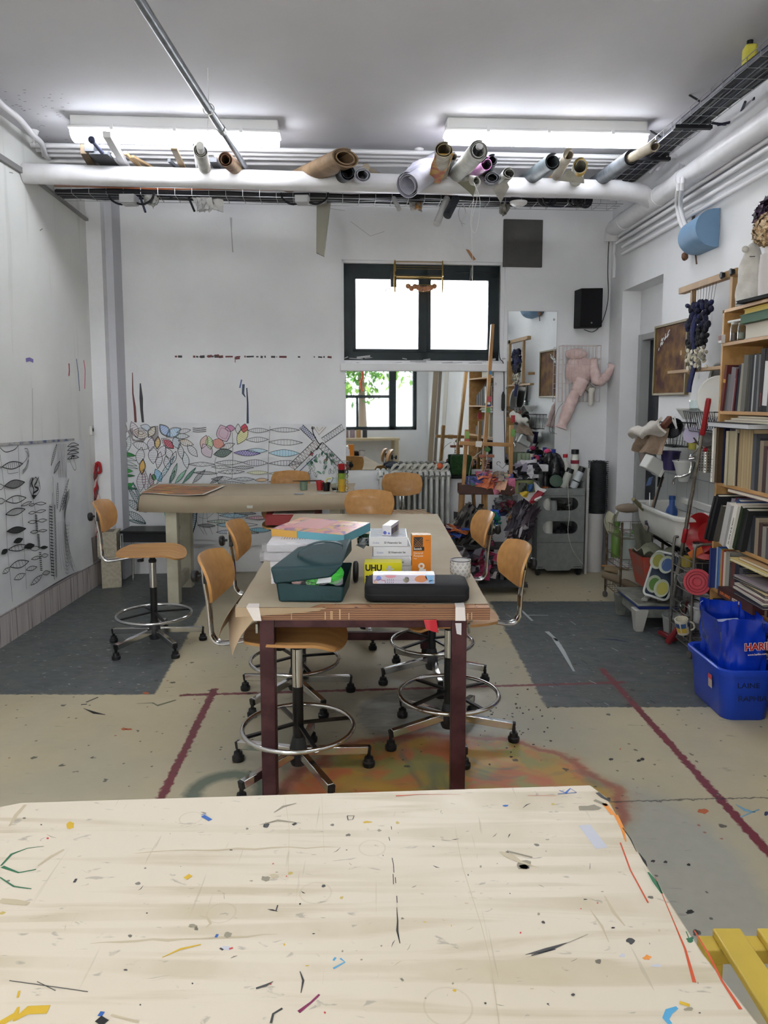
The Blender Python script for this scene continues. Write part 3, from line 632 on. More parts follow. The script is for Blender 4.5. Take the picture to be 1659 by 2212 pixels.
# middle group
t=roll('paper_roll',Zp(950,352,3.14),Zp(882,400,2.89),.085,'big roll of white paper hanging down in front of the drain pipe','#d3d3df','#bdbccb',layers=3,wall=.004)
m=W(); A=[Zp(862,385,2.93),Zp(890,352,3.03),Zp(955,350,3.10),Zp(968,385,3.03)]
m.grid(lambda u,v:(A[0].lerp(A[1],u)).lerp(A[3].lerp(A[2],u),v)+V((0,0,.03*math.sin(PI*v))),8,8,0,.004); m.build('loose_sheet',mat('roll_d3d3dfbdbccb','#d3d3df',.75),t)
t=roll('canvas_roll',Zp(950,392,3.08),Zp(960,324,2.98),.06,'folded roll of beige canvas painted yellow and orange','#b3a88f','#8e856f',layers=2,oval=.8)
m=W(); pp=[Zp(926,392,2.98),Zp(950,397,2.97),Zp(968,360,2.98),Zp(980,334,2.96),Zp(942,334,2.96),Zp(932,356,2.98)]
cy=mat('sprayed_yellow_canvas','#b98d2f',.8,col2='#a8562c',scale=14,lo=.42,hi=.6); m.grid(lambda u,v:pp[0].lerp(pp[1],u).lerp(pp[5].lerp(pp[2],u),v*2) if v<=.5 else pp[5].lerp(pp[2],u).lerp(pp[4].lerp(pp[3],u),v*2-1),6,10,0,.006); m.build('painted_flap',cy,t)
roll('cardboard_tube',Zp(950,400,3.12),Zp(980,338,3.05),.03,'grey cardboard tube between the yellow canvas and the white screen roll','#7a7876','#6a6663',layers=1.05,cat='tube',wall=.01)
t=roll('projection_roll',Zp(974,394,3.10),Zp(1034,326,2.98),.062,'long white vinyl roll with dark layered end and a white cap','#c9cac6','#b6b7b2',layers=3,wall=.008)
m=W(); p_=Zp(1038,316,2.98); m.lathe([(0,0),(.016,0),(.018,.012),(.018,.03)],p_,seg=16,axis=(-.3,1,.2)); m.build('end_cap',flat('#d5d5d8'),t)
m=W(); q0,q1=Zp(975,390,3.1),Zp(1036,334,2.975); dd=(q1-q0).normalized()
for i in range(4): m.lathe([(.018+.008*i,0),(.022+.008*i,0)],q1-dd*.004,seg=20,axis=dd,cap=False)
m.build('dark_layers',flat('#23262c'),t)
roll('plastic_roll',Zp(1010,384,3.12),Zp(1052,354,3.03),.046,'pink-violet plastic roll behind the white vinyl roll','#a8669c','#c08ab8',layers=1.3,rough=.35)
roll('rubber_roll',Zp(1040,390,3.12),Zp(1064,346,3.06),.04,'black rubber roll end above the grey mesh roll','#15181d','#22262c',layers=2,rough=.4)
roll('mesh_roll',Zp(1055,398,3.13),Zp(1064,384,2.97),.052,'grey wire mesh roll end just right of the pink roll','#4d4f55','#6a6c71',layers=3,oval=.75)
t=roll('canvas_roll',Zp(990,384,3.08),Zp(1030,392,2.90),.032,'small beige cloth roll in front of the drain pipe with a loose string','#b4b3ac','#98968c',layers=2)
m=W(); f0=[Zp(988,394,2.93),Zp(1034,388,2.93),Zp(1022,424,2.86),Zp(1010,412,2.88)]; m.prism(f0,(0,.004,0)); m.build('cloth_flap',mat('khaki_cloth','#7e7e6c',.8),t)
m=W(); s0=Zp(1024,394,2.89); m.tube(bez([s0,s0+V((.02,0,-.1)),s0+V((-.01,.02,-.25)),s0+V((.01,.1,-.55)),s0+V((.0,.2,-.95))],6),.0012,5); m.tube(bez([s0,s0+V((.04,0,-.12)),s0+V((.02,.02,-.3)),s0+V((-.02,.0,-.26)),s0+V((0,0,-.1))],6),.0012,5); m.build('string',mat('white_string','#e6e6e2',.8),t)
t=roll('canvas_roll',Zp(1080,396,3.04),Zp(1100,374,2.96),.046,'pale grey canvas roll folded over the drain pipe, right of the mesh roll','#b8b8b3','#9d9c96',layers=1.6,oval=.8)
m=W(); f0=[Zp(1064,408,2.91),Zp(1092,386,2.95),Zp(1100,404,2.9),Zp(1082,438,2.85)]; m.prism(f0,(0,.004,0)); m.build('cloth_flap',mat('roll_b8b8b39d9c96','#b8b8b3',.8),t)
# right group
roll('tarp_roll',Zp(1128,396,3.10),Zp(1194,350,3.0),.055,'dark grey-green tarpaulin roll, left of the three tubes','#3e464a','#525b5f',layers=2,rough=.5)
plank('wooden_batten',Zp(1180,396,3.12),Zp(1212,366,3.08),.03,.03,'light pine batten end between the tarpaulin roll and the cardboard tube','#b8935c')
roll('cardboard_tube',Zp(1184,415,3.14),Zp(1229,334,3.0),.04,'beige cardboard tube with an open end, below the right lamp','#b5ac9b','#a59b89',layers=1.05,cat='tube',wall=.012)
t=roll('canvas_roll',Zp(1243,394,3.05),Zp(1254,358,2.97),.052,'white canvas roll with a bright yellow inside','#cfcdc2','#b9b7ab',layers=1.3)
m=W(); q0=Zp(1254,359,2.97); dd=(q0-Zp(1243,394,3.05)).normalized(); m.lathe([(.044,-.12),(.044,-.002),(.04,-.002),(.04,-.12)],q0,seg=20,axis=dd,cap=False); m.build('yellow_lining',flat('#c9a53a'),t)
m=W(); f0=[Zp(1206,390,2.92),Zp(1228,366,2.97),Zp(1262,384,2.94),Zp(1262,396,2.92)]; m.prism(f0,(0,.004,0)); m.build('cloth_flap',mat('roll_cfcdc2b9b7ab','#cfcdc2',.8),t)
roll('tarp_roll',Zp(1276,402,3.10),Zp(1364,342,3.0),.052,'long dark grey mottled roll with a beige tube pushed into its end','#3f444b','#5d6269',layers=2,rough=.5)
roll('cardboard_tube',Zp(1352,348,3.02),Zp(1415,316,2.93),.034,'beige cardboard tube pushed into the dark grey roll, nearest the cable tray','#a79c87','#958a76',layers=1.05,cat='tube',wall=.012)
# far ends poking out below the tray
def below(name,p,q,r,label,col,cat,r2=None,seg=14):
    m=W(); m.tube([p,q],[r,r2 or r],seg); return m.build(name,mat('end_'+col[1:],col,.7,col2=col),label=label,cat=cat)
m=W(); tp=[aty(684,427,5.72),aty(714,427,5.72),aty(700,553,5.67),aty(683,545,5.67)]; m.prism(tp,(0,.05,0)); m.prism([tp[0]+V((.03,.05,0)),tp[1]+V((.0,.05,0)),tp[2]+V((0,.05,.03)),tp[3]+V((.03,.05,.02))],(0,.02,0))
m.build('hanging_strip',mat('folded_greige_card','#8e8b7f',.7),label='long tapering grey-beige folded strip hanging from the cable tray',cat='strip')
below('hanging_roll',aty(966,428,5.62),aty(943,484,5.52),.024,'white tube end hanging below the tray, left of the dark one','#b5b5b5','roll',.027)
below('hanging_roll',aty(985,428,5.62),aty(966,466,5.52),.03,'dark grey roll end hanging below the tray beside the white tube','#32363c','roll')
below('hanging_roll',aty(850,427,5.62),aty(862,452,5.52),.018,'small pale bent tube end below the tray','#a9a9a7','roll')
for k,(x0,y0,x1,y1,c_) in enumerate(((300,427,314,458,'#3a4058'),(358,428,372,428,'#222327'),(404,428,420,456,'#1b1c20'))):
    below('hanging_rod',aty(x0,y0-10,5.55),aty(x1,y1,5.48),.008,('blue-grey','short black','long black')[k]+' rod end poking down below the tray on the left',c_,'rod')
random.seed(9)
def rag(px,py,Y,sx,sz,label,cols,name='plastic_rag',n=7,cat='rag'):
    t=W(); c_=aty(px,py-8,5.50+(px-128)/1207*.30)
    for i in range(n):
        a=c_+V((random.uniform(-sx,sx)*.6,random.uniform(-.04,.04),-random.random()*sz*.3)); dx=random.uniform(-.3,.3)*sx
        t.grid(lambda u,v:a+V(((u-.5)*sx*(1-.4*v)+dx*v+.012*math.sin(u*9+i),.02*math.sin(u*7+v*5+i),-v*sz*random.uniform(.75,1))),4,4,i%len(cols),.003)
    return t.build(name,[flat(c) for c in cols],label=label,cat=cat,smooth=True)
rag(325,427,5.9,.05,.08,'small white crumpled wrapping under the tray near the left junction box',('#b9b9b6',))
rag(448,432,5.9,.1,.1,'crumpled clear plastic bag hanging under the tray behind the left pipe',('#c5c5c4','#b1b1b1'))
rag(897,428,5.9,.05,.1,'bundle of whitish rag strips with an orange touch under the tray',('#a9a7a3','#c2bfb8','#b98a55'))
rag(1092,440,5.9,.04,.09,'brown-grey scrap hanging beside the smoke detector',('#8a877e',))
m=W(); h=aty(1000,440,5.52); m.tube(bez([h,h+V((.02,0,-.06)),h+V((-.01,0,-.12)),h+V((.0,0,-.16))],4),.003,5); m.tube(bez([h,h+V((-.03,0,-.05)),h+V((-.02,0,-.12)),h+V((.02,.02,-.14))],4),.002,5); m.build('wire_hook',STEEL,label='twisted wire hooks dangling under the tray in the middle',cat='hook')
# ================= STOOLS =================
def make_stool(label,seat_h=.6):
    t=thing('work_stool',label,'stool',group='swivel work stools')
    H0=seat_h
    for k in range(5):
        a=2*PI*k/5+.3; d=V((math.cos(a),math.sin(a),0)); n=V((-d.y,d.x,0))
        m=MB(); m.bar(d*.03+V((0,0,.098)),d*.285+V((0,0,.073)),.027,.033); b_=m.build('base_leg',CHROME,t,bevel=.003)
        m=MB(); m.bar(d*.283+V((0,0,.073)),d*.296+V((0,0,.071)),.026,.03); m.cyl(d*.29+V((0,0,.035)),d*.29+V((0,0,.065)),.008); m.lathe([(.024,0),(.026,.008),(.026,.02),(.02,.024),(.018,.04),(.008,.042)],d*.29,seg=14); m.build('foot_glide',BLACKP,b_,bevel=.001)
    m=MB(); m.lathe([(.03,.045),(.036,.06),(.038,.1),(.03,.135),(.024,.16)],seg=18); m.build('hub',mat('charcoal_plastic','#26282b',.5),t)
    m=MB(); m.cyl((0,0,.1),(0,0,.37),.022,seg=18); m.build('lower_column',BLACKM,t)
    m=MB(); m.cyl((0,0,.37),(0,0,H0-.07),.021,seg=20); m.build('upper_column',CHROME,t)
    m=MB(); m.lathe([(.023,H0-.075),(.024,H0-.06),(.018,H0-.055),(.016,H0-.02),(.05,H0-.018),(.05,H0-.012)],seg=16); m.box((0,0,H0-.02),(.22,.05,.012)); m.cyl((-.05,-.02,H0-.045),(-.05,-.09,H0-.045),.005); m.lathe([(.02,0),(.02,.012)],(-.05,-.09,H0-.05),seg=10); m.build('seat_mechanism',BLACKP,t)
    m=MB(); m.tube([(.222*math.cos(2*PI*k/40),.222*math.sin(2*PI*k/40),.2) for k in range(40)],.0095,10,closed=True); fr_=m.build('foot_ring',CHROME,t)
    for k in range(4):
        a=PI/2*k+.5; d=V((math.cos(a),math.sin(a),0)); m=MB(); m.bar(d*.02+V((0,0,.215)),d*.218+V((0,0,.197)),.016,.01); m.build('spoke',BLACKM,fr_)
    # seat
    def sq(u,v,a,b,e=.42):
        x=2*u-1; y=2*v-1; return x*math.sqrt(1-.5*y*y)*(1-e)+x*e, y*math.sqrt(1-.5*x*x)*(1-e)+y*e
    def seat(u,v):
        x,y=sq(u,v,1,1); X=x*.2; Y=y*.205
        z=-.010*(1-y*y)*(1-abs(x))+.006*max(0,-x-.55) - .075*max(0,x-.45)**1.7*1.5 +.006*y*y
        return (X,Y,H0+z)
    m=MB(); m.grid(seat,18,18,0,th=.011); m.build('seat',mat('beech_seat_plywood','#b58852',.6,col2='#a17443',scale=3,stretch=(1,9,9),lo=.3,hi=.7),t,ang=50)
    # backrest
    tilt=R(14); bc=V((-.295,0,H0+.215))
    def back(u,v):
        x,y=sq(u,v,1,1,.5); Y=-y*.17; Zl=x*.098*(1-.12*y*y*(1 if x>0 else .6)); dep=.042*(y*y)-.012*x*x
        p=V((dep,Y,Zl)); return bc+V((p.x*math.cos(tilt)-p.z*math.sin(tilt),p.y,p.x*math.sin(tilt)+p.z*math.cos(tilt)))
    m=MB(); m.grid(back,12,18,0,th=-.01); bk=m.build('backrest',PLY,t,ang=50)
    for s_ in(-.035,.035):
        p=bc+V((.0035,s_,0)); m=MB(); m.cyl(p,p+V((.004,0,.001)),.006,seg=10); m.build('screw',mat('rusty_screw','#4a2f22',.6),bk)
    bx=-.30
    for s_ in(-.014,.014):
        m=MB(); pts=[V((bx-.02,s_,H0+.26)),V((bx-.018,s_,H0+.2)),V((bx-.004,s_,H0+.1)),V((bx+.002,s_,H0+.0)),V((bx+.006,s_,H0-.03)),V((bx+.025,s_,H0-.055)),V((bx+.06,s_,H0-.06)),V((bx+.15,s_,H0-.045)),V((-.02,s_,H0-.024))]
        m.tube(bez(pts,4),.0075,9); m.build('back_tube',CHROME,t)
    m=MB(); kx=bc+V((-.028,0,-.0)); m.cyl(kx+V((.02,0,0)),kx+V((-.03,0,-.004)),.006)
    m.lathe([(.0,0),(.022,.0),(.026,.005),(.026,.017),(.022,.022),(0,.022)],kx+V((-.045,0,-.006)),seg=10,axis=(1,0,.1)); m.build('knob',BLACKP,t)
    m=MB(); m.box(bc+V((-.012,0,0)),(.02,.05,.06)); m.build('bracket',BLACKM,t,bevel=.003)
    return t
ST='plywood work stool '
st=make_stool('plywood work stool at the left, alone on the dark painted floor')
st.location=(-1.415,4.45,0); st.rotation_euler=(0,0,R(5))
G='swivel work stools'
def stool(x,y,rz,label,skip=(),dx=0,dz=0):
    s_=dup(st,(x,y,0),R(rz),label,G,skip)
    if dx:
        for c_ in s_.children:
            if c_.name.split('.')[0] in('backrest','back_tube','knob','bracket'): c_.location.x=dx
    if dz:
        for c_ in s_.children:
            if c_.name.split('.')[0] in('backrest','back_tube','knob','bracket','seat','seat_mechanism'): c_.location.z=dz
    return s_
stool(-.345,2.86,-4,'nearest plywood work stool on the left side of the middle table, beside its front leg',dx=-.05)
stool(-.452,3.64,-1,'plywood work stool behind the nearest one on the left side of the middle table')
stool(.29,3.2,189,'nearest plywood work stool on the right side of the middle table, with a scuffed backrest',dx=-.025,dz=-.03)
stool(.262,3.93,186,'plywood work stool behind the nearest one on the right side of the middle table')
stool(-.125,4.66,-96,'plywood work stool at the far head of the middle table, turned to face the viewer')
stool(.17,5.86,-86,'plywood work stool in front of the radiator, with its backrest below the mirror')
stool(-.80,6.05,-90,'plywood work stool behind the paper-covered table, only its backrest top showing')
s_=stool(-.70,5.42,10,'backless plywood stool under the paper-covered table with a red box on it',skip=('backrest','back_tube','knob','bracket'))
# checked cloth on the stool by the radiator
m=W(); c_=V((.17,5.86,.613))
m.grid(lambda u,v:c_+V(((u-.5)*.34,(v-.5)*.34,.006+.004*math.sin(u*9)*math.sin(v*7)-.045*max(0,.5-v-.3)*3)),10,10,0,.004)
for i,f in enumerate(m.f[:100]): m.mi[i]=1 if ((i//10)//1%2==0)^((i%10)%2==0) else 0
m.build('seat_cloth',[flat('#c9b596'),flat('#6f5138')],label='brown and cream checked cloth on the stool by the radiator',cat='cloth')
# red box on the backless stool
m=W(); MM=Mat((-.66,5.40,.655),R(3)); m.at(MM); m.box((0,0,0),(.40,.3,.07)); m.box((0,-.0,.036),(.3,.2,.002),1); m.at(None)
m.build('red_box',[mat('red_card','#8c2226',.4),flat('#b9a9a2')],label='flat red box with a pale printed lid on the backless stool',cat='box',bevel=.003)
# ================= MIDDLE TABLE =================
def lerp2(a,b,t): return a+(b-a)*t
FL,FR,BL,BR=V((-.545,2.66,0)),V((.39,2.66,0)),V((-.605,4.93,0)),V((.36,4.93,0))
tb=thing('work_table','long work table in the middle with a maroon steel frame and a thick plywood top','table',(-.08,3.7,0))
ox=mat('maroon_steel','#38191e',.38,.2,col2='#4b2a2e',scale=14)
PE,t_,b_=nodes_mat('laminated_plywood_edge'); N=NT(t_); q=N.sep(N.tc.outputs['Object'])
wv=N.m('FRACT',N.m('MULTIPLY',N.m('ADD',q[2],N.m('MULTIPLY',N.noise(N.tc.outputs['Object'],30),.002)),150)); b_.inputs['Roughness'].default_value=.6
t_.links.new(N.mix(N.step(wv,.5,5),N.mix(N.noise(N.map(N.tc.outputs['Object'],(8,8,200)),1),'#98694a','#b58a64'),'#4a271c'),b_.inputs['Base Color'])
m=W(); m.prism([FL+V((.03,0,.70)),FR+V((0,0,.70)),BR+V((0,0,.70)),BL+V((.03,0,.70))],(0,0,.046)); m.build('tabletop',PE,tb,smooth=False)
m=W()
for i in range(9):
    x=random.uniform(-.5,.37); m.bb(x,x+random.uniform(.002,.005),2.6585,2.66,.703,.703+random.uniform(.01,.042),0)
m.build('edge_marks',flat('#b89a78'),tb)
legs=[]
for x,y in((-.434,2.695),(.279,2.695),(-.47,4.12),(.235,4.12)):
    m=W(); m.bb(x-.0275,x+.0275,y-.0275,y+.0275,.0 if y<3 else .1,.70); lg=m.build('leg',ox,tb,bevel=.003)
    if y>3: m=W(); m.lathe([(.028,-.012),(.035,-.01),(.035,.01),(.028,.012)],(x+.01,y,.036),seg=14,axis=(1,0,0)); m.bb(x-.02,x+.02,y-.02,y+.02,.06,.1); m.build('caster',BLACKP,lg)
for a,b2 in(((-.434,2.695),(.279,2.695)),((-.47,4.12),(.235,4.12)),((-.434,2.695),(-.47,4.12)),((.279,2.695),(.235,4.12))):
    m=W(); m.bar((a[0],a[1],.683),(b2[0],b2[1],.683),.035,.034); m.build('rail',ox,tb,bevel=.002)
m=W(); m.bar((-.47,4.12,.17),(.235,4.12,.17),.03,.045); m.build('stretcher',ox,tb,bevel=.002)
# bolts
for x in(-.475,.318):
    m=W(); m.cyl((x,2.70,.688),(x+(-.012 if x<0 else .012),2.70,.688),.009,seg=8); m.bb(x-.004,x+.004,2.69,2.71,.64,.675); m.build('bolt',STEEL,tb)
# kraft paper cover
KRM=mat('kraft_paper','#a08a6e',.75,col2='#b09a80',scale=2.2,lo=.3,hi=.7,bump=.12,bscale=14)
KR2=mat('kraft_paper_worn','#a99c86',.75,col2='#9a8b74',scale=1.7,lo=.35,hi=.7,bump=.1,bscale=10)
t=thing('kraft_paper_cover','brown kraft paper covering the middle table, torn at the near edge','paper',(-.08,3.8,.746))
def ptop(u,v): p=FL.lerp(FR,u).lerp(BL.lerp(BR,u),v); return p+V((0,0,.7495+.0008*math.sin(u*13+v*5)+.0006*math.sin(v*31+u*3)))
m=W(); m.grid(lambda u,v:ptop(u,.02+v*.98) if u>0.30 or v>0.02 else ptop(u,.0)+V((0,-.004,0)),24,40,0,th=.0012); m.build('paper_sheet',KR2,t)
# near left corner: paper folded over the edge and hanging at the left
m=W(); m.grid(lambda u,v:V((-.545+.335*u+.0*v,2.652+.0*u,.749-.035*v*(1-u)**.5)),12,4,0,th=.001); m.build('front_flap',KRM,t)
hang=[(540,1290),(506,1352),(486,1400),(497,1412),(540,1365),(556,1348)]
def side(u,v):
    top=V((-.545-.004*0,2.66+u*.62,.748)); drop=.11*max(0,1-u*1.3)**.6+.012
    return top+V((-.012-.055*math.sin(v*1.5)*max(0,1-u*1.4)-.02*math.sin(u*7)*v*(1-u),-.02*v*math.sin(u*5),-drop*v))
m=W(); m.grid(side,16,8,0,th=.001); m.grid(lambda u,v:V((-.468,2.652,.716)).lerp(V((-.56,2.655,.57)),v).lerp(V((-.552,2.70,.747)).lerp(V((-.615,2.86,.60)),v),u)+V((-.012*math.sin(v*PI),-.02*math.sin(u*PI),.006*math.sin(u*9))),8,10,0,th=.001)
m.build('side_flap',KRM,t)
def tape(pts,label,name='masking_tape',c='#d6cec9'):
    m=W(); m.prism(pts,V((0,-.0015,.0015))); return m.build(name,mat('tape_'+c[1:],c,.5),label=label,cat='tape')
m=W(); m.prism([V((-.505,2.6515,.75)),V((-.458,2.6515,.75)),V((-.45,2.6505,.7)),V((-.478,2.6505,.70))],(0,-.001,0)); m.prism([V((-.505,2.652,.7505)),V((-.458,2.652,.7505)),V((-.465,2.70,.7505)),V((-.505,2.70,.7505))],(0,0,.001)); m.build('masking_tape',flat('#dad2cd'),label='strip of white masking tape at the near left corner of the middle table',cat='tape')
m=W(); m.prism([V((.262,2.6525,.75)),V((.297,2.6525,.75)),V((.3,2.6515,.7)),V((.262,2.6515,.7))],(0,-.001,0)); m.prism([V((.262,2.652,.7505)),V((.297,2.652,.7505)),V((.30,2.75,.7505)),V((.265,2.75,.7505))],(0,0,.001)); m.build('masking_tape',flat('#dad2cd'),label='strip of white masking tape at the near right end of the middle table',cat='tape')
m=W(); m.grid(lambda u,v:V((.146+.046*u+.008*v,2.655-.006*math.sin(u*4)-.008*v,.703-.042*v*(.75+.4*u))),4,4,0,.001); m.build('red_tape',flat('#b3202c'),label='torn flag of red tape hanging under the near edge of the middle table',cat='tape')
m=W(); m.prism([V((.262,2.655,.69)),V((.285,2.655,.69)),V((.285,2.655,.645)),V((.268,2.655,.65))],(0,-.001,0)); m.build('white_tape',flat('#c9c5c9'),label='small strip of pale tape on the right leg of the middle table',cat='tape')
# ================= SECOND TABLE (left, by the mural) =================
A,B_,C,D=V((-1.755,5.30,.82)),V((-.235,5.36,.82)),V((-.235,6.10,.82)),V((-1.90,6.06,.82))
t2=thing('trestle_table','high table with cream wooden legs standing in front of the coloured mural','table',(-1.05,5.7,0))
cream=mat('cream_painted_wood','#c6c2ae',.55,col2='#aaa48c',scale=7,lo=.4,hi=.75)
m=W(); m.prism([A+V((.02,.02,-.045)),B_+V((-.01,.02,-.045)),C+V((-.01,-.02,-.045)),D+V((.03,-.02,-.045))],(0,0,.04)); m.build('tabletop',cream,t2)
for x,y in((-1.565,5.42),(-1.60,5.93),(-.36,5.46),(-.36,5.98)):
    m=W(); m.bb(x-.042,x+.042,y-.042,y+.042,0,.775); m.build('leg',cream,t2,bevel=.004)
for (x0,y0),(x1,y1),z in(((-1.565,5.42),(-1.6,5.93),.12),((-.36,5.46),(-.36,5.98),.12),((-1.6,5.95),(-.36,6.0),.72)):
    m=W(); m.bar((x0,y0,z),(x1,y1,z),.04,.09); m.build('crossbar',cream,t2,bevel=.003)
t=thing('kraft_paper_cover','smooth brown kraft paper draped over the high table by the mural','paper',(-1.05,5.7,.82))
def cov(u,v): # v<.15 front drape
    if v<.28:
        w_=v/.28; p=A.lerp(B_,u)+V((0,-.012,0)); z=.826-.115*(1-w_)**1.0-.01*math.sin(u*5)*(1-w_); 
        bul=.02*math.sin((1-w_)*PI)
        return V((p.x-.02*(1-w_)*(1-u*2)*.5,p.y-bul-.012*(1-w_),z-(.012 if w_<1 else 0)*0))
    w_=(v-.28)/.72; p=A.lerp(B_,u).lerp(D.lerp(C,u),w_); return p+V((0,0,.008+.0015*math.sin(u*9+w_*6)))
m=W(); m.grid(cov,26,22,0,th=.001)
m.grid(lambda u,v:V((lerp2(A.x,D.x,v)-.008-.02*u,lerp2(A.y,D.y,v)-.02*u*(1-v),.825-.11*u*(1-.5*v)-.02*u*math.sin(v*6))),6,12,0,th=.001); m.build('paper_sheet',mat('kraft_paper_smooth','#968873',.7,col2='#a3957f',scale=2,lo=.3,hi=.7,bump=.06,bscale=8),t)
m=W(); p=aty(533,1092,5.262); m.prism([p,p+V((.045,0,0)),p+V((.04,-.002,-.02)),p+V((.003,-.002,-.018))],(0,-.002,0)); m.build('clear_tape',flat('#a8a89c',.2),label='piece of shiny clear tape on the paper drape below the mural',cat='tape')
# ================= FOREGROUND TABLE =================
t=thing('painted_table','large cream laminate table in the foreground covered in paint marks and scratches','table',(-.15,.85,0))
LAM,tn,b_=nodes_mat('stained_cream_laminate'); N=NT(tn); P=N.tc.outputs['Object']
c0=N.mix(N.m('MULTIPLY_ADD',N.noise(P,3,4),1.6,-.4,True),'#d3c8b6','#c9beaa')
st_=N.m('MULTIPLY',N.step(N.noise(N.map(P,(1.0,15,1),R(-5)),1.5,5,.5),.54,12),N.m('MULTIPLY_ADD',N.noise(P,7),1.6,-.4,True)); c0=N.mix(N.m('MULTIPLY',st_,.9),c0,'#ab9d7c'); c0=N.mix(N.m('MULTIPLY',N.m('MULTIPLY_ADD',N.noise(P,1.6,3),2.4,-1,True),.35),c0,'#b8aa8a')
c0=N.mix(N.m('MULTIPLY',N.step(N.noise(N.map(P,(26,60,1),R(8)),1,6,.8),.68,16),.5),c0,'#77716a')
c0=N.mix(N.m('MULTIPLY',N.step(N.noise(N.map(P,(90,5,1),R(-25)),1,3,.4),.71,20),.4),c0,'#9b907c')
vd,vc=N.vor(P,34); sx=N.sep(vc); n3=N.noise(P,90,3)
dm=N.m('MULTIPLY',N.step(N.m('MULTIPLY',N.m('ADD',vd,N.m('MULTIPLY',N.m('SUBTRACT',n3,.5),.5)),-1),-.1,30),N.step(sx[0],.86,99)); c0=N.mix(N.m('MULTIPLY',dm,.85),c0,N.mix(N.step(sx[1],.72,99),'#4b4640',N.mix(N.step(sx[2],.5,99),'#a6483f','#b39a35')))
xyz=N.sep(P)
for cx,cy,r_ in((.13,.33,.022),(.045,.215,.024),(-.09,.17,.021),(.23,.0,.03),(-.2,.42,.02)):
    dd=N.m('SQRT',N.m('ADD',N.m('POWER',N.m('SUBTRACT',xyz[0],cx),2),N.m('POWER',N.m('SUBTRACT',xyz[1],cy),2))); c0=N.mix(N.m('MULTIPLY',N.band(dd,r_-.0012,r_+.0012,600),N.m('MULTIPLY',N.noise(P,20),.5)),c0,'#9a8d6d')
tn.links.new(c0,b_.inputs['Base Color']); b_.inputs['Roughness'].default_value=.42
def fgp(px,py): return onz(px,py,.75)
out=[fgp(x,y) for x,y in((1275,1695),(1312,1722),(1335,1765),(1420,1905),(1520,2060),(1640,2212))]
out+=[V((.50,.60,.75)),V((.52,.42,.75)),V((.47,.38,.75)),V((-.70,.36,.75)),V((-.755,.4,.75)),V((-.76,1.26,.75)),fgp(0,1742),fgp(45,1733),fgp(400,1722)]
out=[V((p.x,p.y,.728)) for p in out]
m=W(); m.prism(out[::-1] if False else out,(0,0,.022)); m.build('tabletop',LAM,t,bevel=.003)
# chipped dark edge band
m=W(); e=[p+V((0,0,.004)) for p in out[0:7]]
off=[V((.0015,0,0))]*7
for i in range(6): m.bar(e[i]+V((.001,0,0)),e[i+1]+V((.001,0,0)),.003,.014)
m.build('worn_edge',mat('dark_worn_edge','#4a4136',.7,col2='#8a7860',scale=40),t)
for x,y in((.33,1.2),(-.66,1.2),(.38,.5),(-.66,.5)):
    m=W(); m.bb(x-.02,x+.02,y-.02,y+.02,0,.728); m.build('leg',mat('grey_steel','#5a5c5f',.4,.5),t)
# paint marks
NZ=V((0,0,1)); pm_=W(); cols=['#2f6b4b','#2b5ea8','#c9a52a','#151515','#c4512e','#7a1f4e','#8d8674','#4f9bc4','#b8ab90','#d98a3a','#3a3a3a','#c23a35','#b9bbc4']
def mk(pts,w_,c,zz=.7505): pm_.ribbon([onz(x,y,zz) for x,y in pts],NZ,w_,c)
def blob(x,y,rx,ry,c,jit=.35,n=11):
    o=onz(x,y,.7504); pm_.poly([onz(x+rx*math.cos(2*PI*i/n)*random.uniform(1-jit,1+jit),y+ry*math.sin(2*PI*i/n)*random.uniform(1-jit,1+jit),.7504) for i in range(n)][::-1],c)
random.seed(21)
# black dashed line
for a in(((845,1785),(846,1792)),((840,1808),(842,1816)),((847,1853),(850,1868),(851,1885)),((849,1888),(850,1910)),((854,1895),(855,1908)),((857,1935),(858,1950))): mk(a,.0012,3)
mk([(857,1960),(859,1990),(858,2010),(864,2038)],[.0008,.002,.003,.0012],3); mk([(983,1793),(1000,1875),(1040,2000),(1060,2080),(1078,2212)],.0009,8); mk([(615,1720),(625,1790),(622,1900)],.0006,8); mk([(695,1720),(700,1840)],.0005,8)
mk([(1425,1895),(1450,1935),(1470,1985),(1502,2045)][:0] or [(1415,1895),(1455,1990),(1480,2050),(1500,2122)],[.001,.0015,.003,.005],4); mk([(1340,1820),(1362,1880),(1400,1950)],.0025,4); mk([(1500,2010),(1530,2060),(1560,2120),(1600,2180)],[.002,.003,.003,.005],4); mk([(1330,1760),(1345,1790),(1352,1818)],[.008,.007,.002],9); mk([(1305,1735),(1325,1760)],.009,9)
mk([(1400,1884),(1415,1905),(1430,1930)],[.003,.008,.003],0); mk([(1380,1842),(1392,1860),(1398,1872)],[.001,.005,.001],3); mk([(1345,1788),(1362,1812),(1375,1840)],[.002,.002,.001],3); blob(1490,2030,8,6,0); mk([(1482,2012),(1488,2026)],.0015,0)
mk([(855,1719),(905,1716),(995,1716)],[.0035,.0015,.0005],4); mk([(1140,1718),(1200,1719)],.001,4)
mk([(1208,1707),(1222,1713),(1232,1703),(1246,1712)],[.002,.006,.003,.001],1); mk([(1205,1715),(1245,1712)],.002,1); blob(1092,1740,7,2,1); blob(1272,1745,24,6,6); mk([(1290,1712),(1302,1722),(1318,1730)],.008,10); mk([(1284,1728),(1312,1740)],.008,6)
mk([(1135,2062),(1180,2052),(1225,2036)],[.0005,.007,.0005],10); mk([(1148,2064),(1200,2050)],.002,10); mk([(1200,2048),(1270,2018)],.0006,10)
